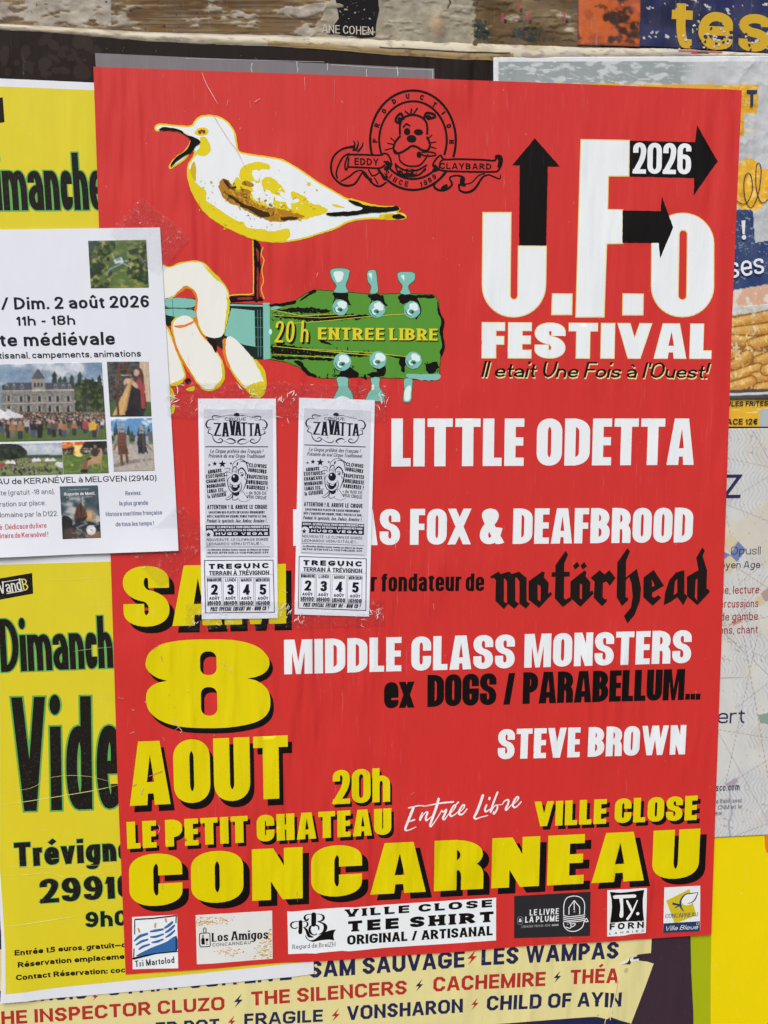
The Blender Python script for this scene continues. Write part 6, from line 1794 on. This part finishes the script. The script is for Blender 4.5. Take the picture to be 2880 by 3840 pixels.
for x, y, s, c1, c2 in ((1055, 360, 1.0, (124, 74, 52), (150, 150, 152)), (1225, 372, .94, (40, 40, 46), (160, 164, 170))):
    P_ = lambda pts: [(x + a * s, y + b * s) for a, b in pts]
    p.poly(P_([(-18, 0), (0, -14), (18, 0), (20, 60), (-20, 62)]), (150, 154, 158), 1, True)
    p.seg((x - 14, y + 34 * s), (x + 16, y + 32 * s), 5, (30, 30, 34))
    p.poly(P_([(-52, 80), (0, 55), (50, 80), (40, 190), (-35, 195)]), c1)
    p.fill((96, 58, 40) if x < 1100 else (60, 60, 64), p.inside(P_([(-52, 80), (50, 80), (40, 190), (-35, 195)])) * (np.sin(Y / 4.2) > .3) * .7)
    p.seg((x - 48 * s, y + 90 * s), (x - 62 * s, y + 190 * s), 24, c2)
    p.seg((x + 46 * s, y + 90 * s), (x + 50 * s, y + 160 * s), 24, c2)
    p.poly(P_([(-36, 180), (42, 180), (58, 245), (-34, 248)]), tuple(int(v * .8) for v in c1))
    p.seg((x - 10 * s, y + 250 * s), (x + 2 * s, y + 335 * s), 24, (110, 72, 50) if x < 1100 else (170, 168, 164))
    p.seg((x + 36 * s, y + 240 * s), (x + 48 * s, y + 315 * s), 22, (110, 72, 50) if x < 1100 else (170, 168, 164))
p.seg((1265, 520), (1315, 578), 6, (60, 54, 50))
p.seg((1000, 525), (985, 570), 14, (150, 84, 50))
p.build("printed_photo", .15, label="photo of two armoured knights on gravel")
# the field
p = Picture(nt_, 'E', [(-10, 518), (533, 505), (547, 782), (-5, 798)], .6)
X, Y = p.X, p.Y
cl = p.n(120, 34, 3, 5)
p.fill(np.stack([.55 + .33 * cl, .62 + .28 * cl, .70 + .2 * cl], -1))
p.fill((62, 76, 62), ((Y > 612) & (Y < 645)).astype(float))
p.fill((110, 134, 66), (Y > 640).astype(float))
p.fill((142, 154, 80), (Y > 640) * sstep(p.n(120, 16, 5), .45, .65))
foliage(p, p.inside(catmull([(-20, 530), (100, 515), (190, 540), (235, 600), (180, 640), (60, 655), (-20, 660)])), (30, 36, 30), (44, 52, 38), (64, 72, 50), 24, 7)
for q in range(420):
    t = rnd.random()
    x, y = rnd.uniform(60 + 30 * t, 440 - 40 * t), 660 + 100 * t + rnd.gauss(0, 8)
    if 230 < x < 400 and 680 < y < 712:
        continue
    p.ell(x, y, 3.4, 5.5, rnd.choice(((50, 48, 56), (88, 78, 84), (160, 120, 120), (196, 190, 190), (60, 62, 80), (110, 60, 66))))
for q in range(24):
    p.ell(rnd.uniform(10, 520), rnd.uniform(730, 785), 8, 12, (40, 42, 48))
for x in (70, 110, 300, 330, 410, 460, 500):
    y = 678 if x < 200 else 656 if x < 480 else 690
    p.poly([(x - 26, y), (x, y - 22), (x + 26, y), (x + 24, y + 12), (x - 24, y + 12)], (232, 232, 232))
p.poly([(470, 690), (545, 672), (560, 735), (500, 715)], (216, 218, 222))
p.poly([(-10, 690), (40, 684), (48, 712), (-10, 722)], (180, 50, 62))
p.build("printed_photo", .15, label="photo of a field of visitors and tents")
# fire and horse
p = Picture(nt_, 'E', [(535, 503), (922, 492), (940, 770), (550, 780)], .6)
X, Y = p.X, p.Y
p.fill((40, 42, 38))
crowd(p, 720, 930, 590, 620, 60, 40, 60)
crowd(p, 540, 720, 600, 625, 40, 30, 46)
p.fill((88, 120, 44), (Y > 606).astype(float))
p.fill((116, 142, 62), (Y > 606) * sstep(p.n(40, 12, 3), .48, .66))
f1 = p.inside(catmull([(530, 500), (720, 495), (715, 530), (690, 580), (715, 620), (660, 625), (630, 590), (640, 545), (560, 560), (535, 545)]))
fn = p.n(34, 24, 5, 5)
p.fill((214, 86, 30), f1)
p.fill((240, 140, 50), f1 * sstep(fn, .42, .55))
p.fill((250, 222, 120), f1 * sstep(fn + .25 * ((X > 630) & (Y > 530)), .55, .72))
p.poly([(760, 640), (800, 615), (850, 605), (870, 565), (885, 580), (880, 640), (868, 680), (800, 690), (765, 700)], (190, 150, 104), 1, True)
for a, b in (((770, 680), (745, 740)), ((800, 680), (806, 725)), ((862, 660), (880, 740)), ((872, 650), (850, 700))):
    p.seg(a, b, 11, (178, 138, 94))
p.seg((780, 640), (745, 660), 18, (60, 44, 36))
p.poly([(795, 600), (810, 540), (840, 535), (852, 600), (830, 625), (800, 620)], (66, 56, 52), 1, True)
p.ell(822, 540, 14, 16, (150, 110, 90))
p.poly([(720, 700), (735, 640), (750, 650), (755, 720), (740, 765), (705, 750)], (150, 84, 70), 1, True)
p.poly([(700, 740), (760, 735), (750, 770), (695, 762)], (36, 30, 30))
p.ell(622, 700, 9, 8, (240, 206, 60))
p.seg((630, 700), (710, 690), 5, (110, 80, 50))
p.build("printed_photo", .15, label="photo of a horse rider beside a flame")
# book cover
p = Picture(nt_, 'E', [(515, 885), (845, 875), (873, 1328), (542, 1340)], .6)
X, Y = p.X, p.Y
cl = p.n(110, 70, 3, 6)
p.fill(np.stack([.10 + .25 * cl, .18 + .28 * cl, .23 + .28 * cl], -1))
p.fill((196, 196, 190), sstep(cl + .12 * np.exp(-(((X - 590) / 70)**2 + ((Y - 1050) / 60)**2)) + .1 * np.exp(-(((X - 760) / 90)**2 + ((Y - 1030) / 50)**2)) - .3 * (Y < 980), .52, .72) * .9)
p.fill((230, 168, 100), np.exp(-(((X - 765) / 60)**2 + ((Y - 1140) / 60)**2)) * .95)
p.fill((28, 36, 42), (Y > 1190).astype(float))
w = np.sin(X / 16 + 2.2 * np.sin(Y / 13) + 3 * p.n(40, 20, 5))
p.fill((150, 164, 166), (Y > 1180) * (Y < 1265) * sstep(w + .8 * (p.n(24, 10, 7) - .5), .35, .9) * .9)
for pts in ([(660, 1060), (700, 1020), (725, 1080), (712, 1110), (652, 1105)], [(650, 1105), (745, 1075), (740, 1140), (712, 1165), (640, 1160)], [(720, 1090), (752, 1110), (748, 1150), (725, 1150)]):
    p.poly(pts, (92, 56, 40))
p.seg((698, 985), (700, 1180), 5, (30, 24, 24))
p.seg((665, 1100), (672, 1185), 4, (30, 24, 24))
p.poly([(640, 1165), (740, 1150), (762, 1130), (735, 1185), (655, 1195)], (38, 28, 26))
p.poly([(790, 1130), (800, 1100), (812, 1130), (830, 1120), (830, 1160), (795, 1165)], (150, 130, 106))
p.poly([(535, 1160), (560, 1140), (600, 1150), (625, 1190), (610, 1260), (545, 1280)], (24, 22, 26), 1, True)
p.poly([(560, 1260), (610, 1240), (680, 1260), (680, 1335), (545, 1338)], (70, 56, 44))
p.poly([(735, 1300), (860, 1270), (872, 1325), (745, 1335)], (140, 100, 66))
p.fill((150, 140, 120), (Y > 1250) * (X > 620) * (X < 760) * sstep(p.n(20, 12, 9), .5, .65) * .7)
p.ell(787, 1262, 42, 42, (226, 226, 226))
p.ell(787, 1262, 30, 30, (196, 196, 200))
p.poly([(765, 1255), (800, 1240), (812, 1262), (790, 1282), (768, 1276)], (240, 240, 240), 1, True)
p.seg((778, 1258), (800, 1262), 7, (190, 50, 60))
bk = p.build("printed_photo", .15, label="dark book cover with a sailing ship")
ink(nt_, "title_lettering", [(text(nt_, 'E', "L'Expedition de La Perouse", (592, 920), (770, 914), 15, dict(wx=.13, wy=.1)), (170, 176, 178)), (text(nt_, 'E', "Augustin de Monti,", (553, 965), (820, 956), 27, dict(wx=.17, wy=.11, serif=(.05, .05))), (232, 234, 232)),
                             (text(nt_, 'E', "le Chevalier des Mers", (576, 988), (797, 978), 18, dict(wx=.14, wy=.1)), (160, 168, 172))], parent=bk, dz0=.3)


# ================================================================== the two circus flyers
def flyer(f, label):
    s_ = make_sheet("circus_flyer", label, "flyer", f, [(52, 80), (725, 80), (734, 1000), (742, 1978), (85, 1987), (68, 1000)], (236, 238, 246), 1.0, flyer_curl, 'flyer', group="narrow circus flyers on the red poster")
    K_ = (26, 28, 38)
    T = lambda s, a, b, cap, st: text(s_, f, s, a, b, cap, st)
    LN = lambda pts, w, sm=True, cl=False: line(s_, f, pts, w, sm, cl)
    PB = lambda pts, n=4: [blob(s_, f, pts, 1, n)]
    PP = lambda pts: [poly(s_, f, pts)]
    ink(s_, "grey_panel", [([PP([(100, 172), (697, 175), (705, 1455), (118, 1455)])], (212, 214, 224))])
    rr = random.Random(4)
    orn = []
    for m in (1, -1):
        mx = lambda pts: [(385 + m * (a - 385), b + (4 if m < 0 else 0)) for a, b in pts]
        orn += [LN(mx(pts), w) for pts, w in (([(385, 232), (340, 222), (290, 228), (240, 240), (200, 248)], [3, 6, 3, 4, 3]), ([(250, 235), (205, 228), (175, 236), (190, 262), (230, 262)], [4, 10, 8, 4, 3]), ([(190, 262), (150, 262), (125, 290), (130, 325), (165, 330)], [4, 8, 12, 10, 3]),
                                              ([(140, 268), (118, 300), (138, 340), (170, 345)], [3, 8, 6, 3]), ([(150, 345), (140, 375), (170, 390), (180, 420)], [6, 10, 6, 4]), ([(172, 385), (185, 430), (215, 458), (250, 458), (265, 440), (245, 425), (228, 438)], [3, 8, 9, 10, 9, 7, 5]),
                                              ([(300, 436), (330, 425), (365, 440), (378, 462)], [4, 12, 14, 4]), ([(270, 440), (320, 466), (360, 466), (380, 440)], [3, 6, 8, 3]))]
    orn += [PB([(360, 222), (372, 206), (398, 204), (412, 220), (398, 232), (372, 232)])]
    SR = dict(wx=.2, wy=.1, serif=(.10, .08), track=.1)
    ink(s_, "title_frame", [(orn, K_)])
    ttl = T("CIRQUE", (284, 271), (466, 269), 26, dict(wx=.22, wy=.13, serif=(.09, .1), track=.14))
    for i, (ch, a, b, cap) in enumerate((("Z", 178, 262, 112), ("A", 250, 330, 122), ("V", 314, 390, 128), ("A", 362, 438, 124), ("T", 410, 490, 120), ("T", 472, 550, 112), ("A", 528, 606, 108))):
        base = (402, 408, 398, 400, 405, 404, 402)[i]
        st = dict(wx=.17 if ch != 'T' else .15, wy=.09, serif=(.045, .05), track=.05)
        ttl += T(ch, (a + 11, base), (b - 11, base), cap, st)
    ink(s_, "title_lettering", [(ttl, K_)], dz0=.2)
    for y, x0, x1, w in ((496, 118, 655, 8), (1361, 123, 672, 4), (1444, 124, 675, 3.4)):
        ink(s_, "rule_line", [([LN([(x0, y), (x1, y)], w, False)], K_)], dz0=.2)
    stars = []
    for x, y, r in ((150, 653, 13), (197, 642, 23), (262, 645, 35), (337, 640, 14)):
        stars.append(PP([(x + (r if k % 2 == 0 else r * .42) * math.sin(k * math.pi / 5), y - (r if k % 2 == 0 else r * .42) * math.cos(k * math.pi / 5)) for k in range(10)]))
    ink(s_, "star", [(stars, K_)], dz0=.2)
    IT = dict(wx=.13, wy=.10, shear=.2, xh=.7, track=.1)
    BC = dict(wx=.225, wy=.185, track=.08)
    WD = dict(wx=.26, wy=.22, track=.14)
    TH = dict(wx=.13, wy=.13, track=.12)
    bodyt = []
    for s, a, b, cap, st in (("Le Cirque préféré des Français !", (156, 550), (612, 552), 34, IT), ("Présente du vrai Cirque Traditionnel", (143, 590), (626, 593), 33, IT),
                             ("ANIMAUX", (140, 730), (258, 714), 32, BC), ("EXOTIQUES", (123, 770), (288, 753), 33, BC), ("CHAMEAUX", (125, 813), (288, 795), 33, BC), ("DROMADAIRE", (130, 856), (293, 838), 33, BC), ("LAMAS ETC...", (133, 897), (303, 881), 33, BC), ("la CAVALERIE", (137, 944), (297, 921), 35, BC),
                             ("CLOWNS", (490, 670), (643, 683), 34, BC), ("JONGLEURS", (485, 712), (642, 728), 34, BC), ("TRAPEZISTES", (475, 768), (652, 780), 34, BC), ("EQUILIBRISTE", (470, 815), (653, 828), 35, BC), ("DANSEUSES !", (472, 860), (652, 873), 35, BC), ("+ de 1h30 DE", (468, 906), (643, 913), 30, TH), ("VRAI CIRQUE", (473, 941), (642, 953), 30, TH),
                             ("ATTENTION ! IL ARRIVE LE CIRQUE", (132, 1035), (650, 1033), 37, dict(BC, wx=.185)), ("LOCATION DES PLACES EN CAISSE UNIQUEMENT", (145, 1073), (628, 1072), 21, WD), ("DÈS L'ARRIVÉE DU CIRQUE, VENEZ VISITEZ LE ZOO.", (132, 1108), (650, 1107), 21, WD), ("Pendant le spectacle, Joie, Audace, Aventure !..", (128, 1151), (655, 1151), 33, IT),
                             ("NOUVEAUTÉ : LE CLOWN DE SOIRÉE", (128, 1311), (658, 1308), 23, dict(wx=.15, wy=.14, track=.14)), ("LEONARDO VENU D'ITALIE !...", (128, 1348), (620, 1343), 23, dict(wx=.16, wy=.15, track=.14)), ("La direction décline toutes ventes en dehors du cirque", (136, 1394), (662, 1393), 17, dict(wx=.24, wy=.2, shear=.2)),
                             ("NE PAS JETER SUR LA VOIE PUBLIQUE -SVP", (135, 1420), (660, 1418), 17, WD)):
        bodyt += T(s, a, b, cap, st)
    ink(s_, "small_lettering", [(bodyt, K_)], dz0=.22)
    # clown
    cw = [LN(pts, w) for pts, w in (([(360, 690), (350, 660), (370, 625), (410, 605), (450, 615), (475, 650), (485, 700)], [3, 4, 5, 4, 6, 8, 5]), ([(410, 625), (440, 620), (480, 635), (500, 650)], [2, 8, 10, 3]), ([(345, 735), (350, 690), (375, 665), (390, 690), (378, 735)], [3, 6, 8, 5, 3]), ([(400, 735), (402, 700), (430, 680), (460, 710), (462, 750)], [4, 9, 13, 10, 4]),
                                    ([(350, 715), (360, 705), (372, 715)], 3), ([(412, 730), (425, 715), (445, 730), (435, 750), (418, 745)], 4), ([(330, 755), (310, 780), (312, 830), (330, 875), (370, 895), (410, 880), (430, 840), (420, 800)], [4, 6, 7, 7, 8, 8, 6, 4]), ([(330, 815), (350, 830), (385, 835), (415, 815)], 6), ([(335, 840), (355, 872), (385, 870), (410, 840)], 9),
                                    ([(465, 720), (478, 740), (472, 790), (460, 830), (445, 870)], [4, 7, 8, 8, 4]), ([(280, 690), (310, 680), (330, 690), (320, 705)], [3, 5, 5, 3]), ([(285, 720), (310, 712), (330, 722)], 5), ([(290, 745), (312, 740)], 5), ([(300, 940), (330, 920), (350, 895), (345, 930), (310, 955), (290, 945)], [3, 5, 6, 6, 6, 4]), ([(360, 900), (350, 950), (380, 955), (400, 940)], 5),
                                    ([(400, 950), (420, 965), (460, 970), (500, 950)], 3), ([(430, 870), (460, 910), (480, 940)], 4), ([(455, 760), (462, 780)], 6), ([(300, 700), (300, 760), (306, 800)], [2, 4, 3]))]
    cw += [PB(ell(372, 768, 34, 37, 16), 2), PB([(345, 822), (385, 838), (412, 824), (400, 862), (372, 872), (350, 858)]), PB([(352, 890), (380, 900), (410, 888), (400, 915), (370, 920)]), PB([(425, 735), (436, 730), (440, 742), (428, 746)]), PB([(385, 640), (400, 628), (396, 650), (388, 660)])]
    ink(s_, "clown_drawing", [(cw, K_), ([PB(ell(362, 752, 8, 9, 10), 2), PB([(352, 830), (372, 836), (392, 836), (385, 846), (362, 844)])], (214, 216, 226)), ([LN([(378, 690), (375, 715)], 6), LN([(418, 860), (424, 890)], 8), LN([(330, 800), (326, 840)], 6)], (150, 152, 162))], dz0=.2)
    bx = ink(s_, "black_panel", [([PP([(120, 1172), (669, 1172), (671, 1268), (118, 1270)])], K_), ([PB(ell(150, 1250, 38, 36, 18), 1), ], (214, 216, 226)),
                                 ([PP([(142 + (24 if k % 2 == 0 else 10) * math.sin(k * math.pi / 5), 1256 - (24 if k % 2 == 0 else 10) * math.cos(k * math.pi / 5)) for k in range(10)])], K_)], dz0=.2)
    ink(s_, "lettering", [(T("EXCLU : LE SPECTACLE VOUS SERA PRÉSENTÉ PAR", (128, 1200), (662, 1197), 19, dict(WD, shear=.15)) + T("MR LOYAL DU FESTIVAL DU CIRQUE DE PARIS", (186, 1226), (655, 1223), 18, WD) + T("HUGO VEGAS", (206, 1259), (656, 1257), 23, dict(wx=.36, wy=.26, track=.25, space=.6)), (226, 228, 238))], parent=bx, dz0=.45)
    fr = LN([(107, 1478), (700, 1475), (712, 1925), (118, 1930)], 6, False, True)
    cells = [LN([(a, 1625), (b, 1624), (b + 5, 1869), (a + 5, 1871)], 2.6, False, True) for a, b in ((130, 255), (268, 392), (406, 530), (543, 668))] + [LN([(118, 1614), (704, 1600)], 1.6, False)]
    ink(s_, "table_frame", [([fr] + cells, K_)], dz0=.2)
    tb = T("TREGUNC", (146, 1553), (662, 1544), 45, dict(wx=.42, wy=.26, track=.22)) + T("TERRAIN À TRÉVIGNON", (148, 1607), (666, 1601), 38, dict(wx=.215, wy=.19, track=.08))
    for (d, n, h), (a, b) in zip((("DIMANCHE", "2", "18H00"), ("LUNDI", "3", "18H00"), ("MARDI", "4", "18H00"), ("MERCREDI", "5", "16H00")), ((132, 253), (272, 392), (410, 528), (549, 674))):
        m = (a + b) / 2
        k = {5: 46, 8: 60}[len(d)]
        tb += T(d, (m - k, 1661), (m + k, 1659), 29, dict(wx=.19, wy=.17, track=.08)) + T(n, (m - 27, 1774), (m + 30, 1774), 90, dict(wx=.26, wy=.19)) + T("AOÛT", (m - 44, 1818), (m + 46, 1817), 25, dict(wx=.25, wy=.23, track=.12)) + T(h, (m - 56, 1866), (m + 58, 1864), 38, dict(wx=.22, wy=.19, track=.09))
    tb += T("PRIX SPECIAL ENFANT 10€ - NON CB !", (158, 1915), (660, 1909), 35, dict(wx=.2, wy=.16, shear=.18, track=.07))
    ink(s_, "date_lettering", [(tb, K_)], dz0=.22)
    return s_


flyer('Y', "left one of two narrow circus flyers, taped over the yellow letters of SAM")
flyer('Z', "right one of two narrow circus flyers, taped below the guitar's tuning pegs")


# ================================================================== clear adhesive tape
def tape(label, f, a, b, w, crink, seed, lev=1.75, spots=()):
    """a strip from a to b (frame px), w mm wide; crumpled by `crink` mm"""
    p0, p1 = np.array(wall(f, *a, lev)), np.array(wall(f, *b, lev))
    L = float(np.linalg.norm(p1 - p0))
    ex = (p1 - p0) / L
    ey = np.array([-ex[1], ex[0]])
    nx, ny = max(8, int(L / 1.2)), max(6, int(w / 1.2))
    c = (p0 + p1) / 2
    root = thing("adhesive_tape", label, "tape", c, lev, "clear tape strips holding the flyers and notice")
    ox, oy, oz = root.location
    vs, fs = [], []
    for i in range(nx + 1):
        t = i / nx
        rag = 1.6 * noise.noise(Vector((t * 9, 0, seed)))
        for j in range(ny + 1):
            s = j / ny - .5
            ww = w * (1 + .10 * noise.noise(Vector((t * L / 25, 3, seed))))
            dx = rag if i in (0, nx) else 0
            jag = .8 * noise.noise(Vector((s * 14, 7, seed + i))) * 2 if i in (0, nx) else 0
            x, z = p0 + ex * (t * L + jag) + ey * (s * ww + .25 * dx + crink * 2.0 * noise.noise(Vector((t * L / 30, 5, seed))))
            k = noise.noise(Vector((t * L / 9, s * w / 3.2, seed))) + .6 * noise.noise(Vector((t * L / 4, s * w / 1.8, seed + 3)))
            h = crink * max(0, k + .05) ** 1.0 * (.35 + 1.0 * abs(noise.noise(Vector((t * L / 40, 9, seed)))))
            y = -(lev + h + base_relief(x, z)) / 1000
            vs.append((x / 1000 - ox, y - oy, z / 1000 - oz))
    for i in range(nx):
        for j in range(ny):
            k = i * (ny + 1) + j
            fs.append((k, k + ny + 1, k + ny + 2, k + 1))
    me = bpy.data.meshes.new("tape_strip")
    me.from_pydata(vs, [], fs)
    me.polygons.foreach_set("use_smooth", [True] * len(fs))
    me.materials.append(tape_mat())
    o = link_mesh("tape_strip", me, root)
    # glints on folds in the film, painted as flat pale slivers
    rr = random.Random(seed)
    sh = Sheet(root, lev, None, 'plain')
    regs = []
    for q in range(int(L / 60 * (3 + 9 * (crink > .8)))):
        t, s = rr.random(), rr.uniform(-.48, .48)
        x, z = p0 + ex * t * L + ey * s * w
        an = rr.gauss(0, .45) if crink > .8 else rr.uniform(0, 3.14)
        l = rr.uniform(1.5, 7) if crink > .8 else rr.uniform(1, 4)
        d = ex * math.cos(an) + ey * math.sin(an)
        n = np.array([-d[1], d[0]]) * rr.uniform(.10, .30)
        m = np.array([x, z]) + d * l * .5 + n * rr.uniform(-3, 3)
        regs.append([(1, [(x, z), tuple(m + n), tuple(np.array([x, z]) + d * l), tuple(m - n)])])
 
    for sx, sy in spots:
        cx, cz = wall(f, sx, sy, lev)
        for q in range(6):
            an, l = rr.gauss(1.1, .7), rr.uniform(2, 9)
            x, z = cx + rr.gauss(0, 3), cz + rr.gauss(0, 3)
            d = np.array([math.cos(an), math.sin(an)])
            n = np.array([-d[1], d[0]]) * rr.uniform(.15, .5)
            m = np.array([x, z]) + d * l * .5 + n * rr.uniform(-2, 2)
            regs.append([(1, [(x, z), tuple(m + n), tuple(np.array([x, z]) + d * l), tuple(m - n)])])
    ink(sh, "fold_glint", [(regs, (236, 232, 232))], dz0=crink * .5 + .15)
    return root


tape("clear tape strip stuck diagonally over the notice's upper corner", 'C', (1085, 380), (1500, 745), 44, .25, 3)
tape("clear tape strip stuck diagonally over the notice's lower corner", 'SV', (300, 1250), (1430, 330), 46, .25, 5) 
tape("long crumpled clear tape strip across the tops of both circus flyers", 'Y', (-215, 78), (1672, 120), 33, 1.3, 7, spots=((-190, 120), (-160, 60), (470, 30), (760, 120), (850, 90), (1640, 130), (1610, 60)))
tape("long crumpled clear tape strip across the bottoms of both circus flyers", 'Y', (-60, 1960), (1660, 1925), 26, 1.2, 9, spots=((290, 1995), (20, 1990), (770, 1900), (820, 1930), (1590, 1960), (930, 1975)))
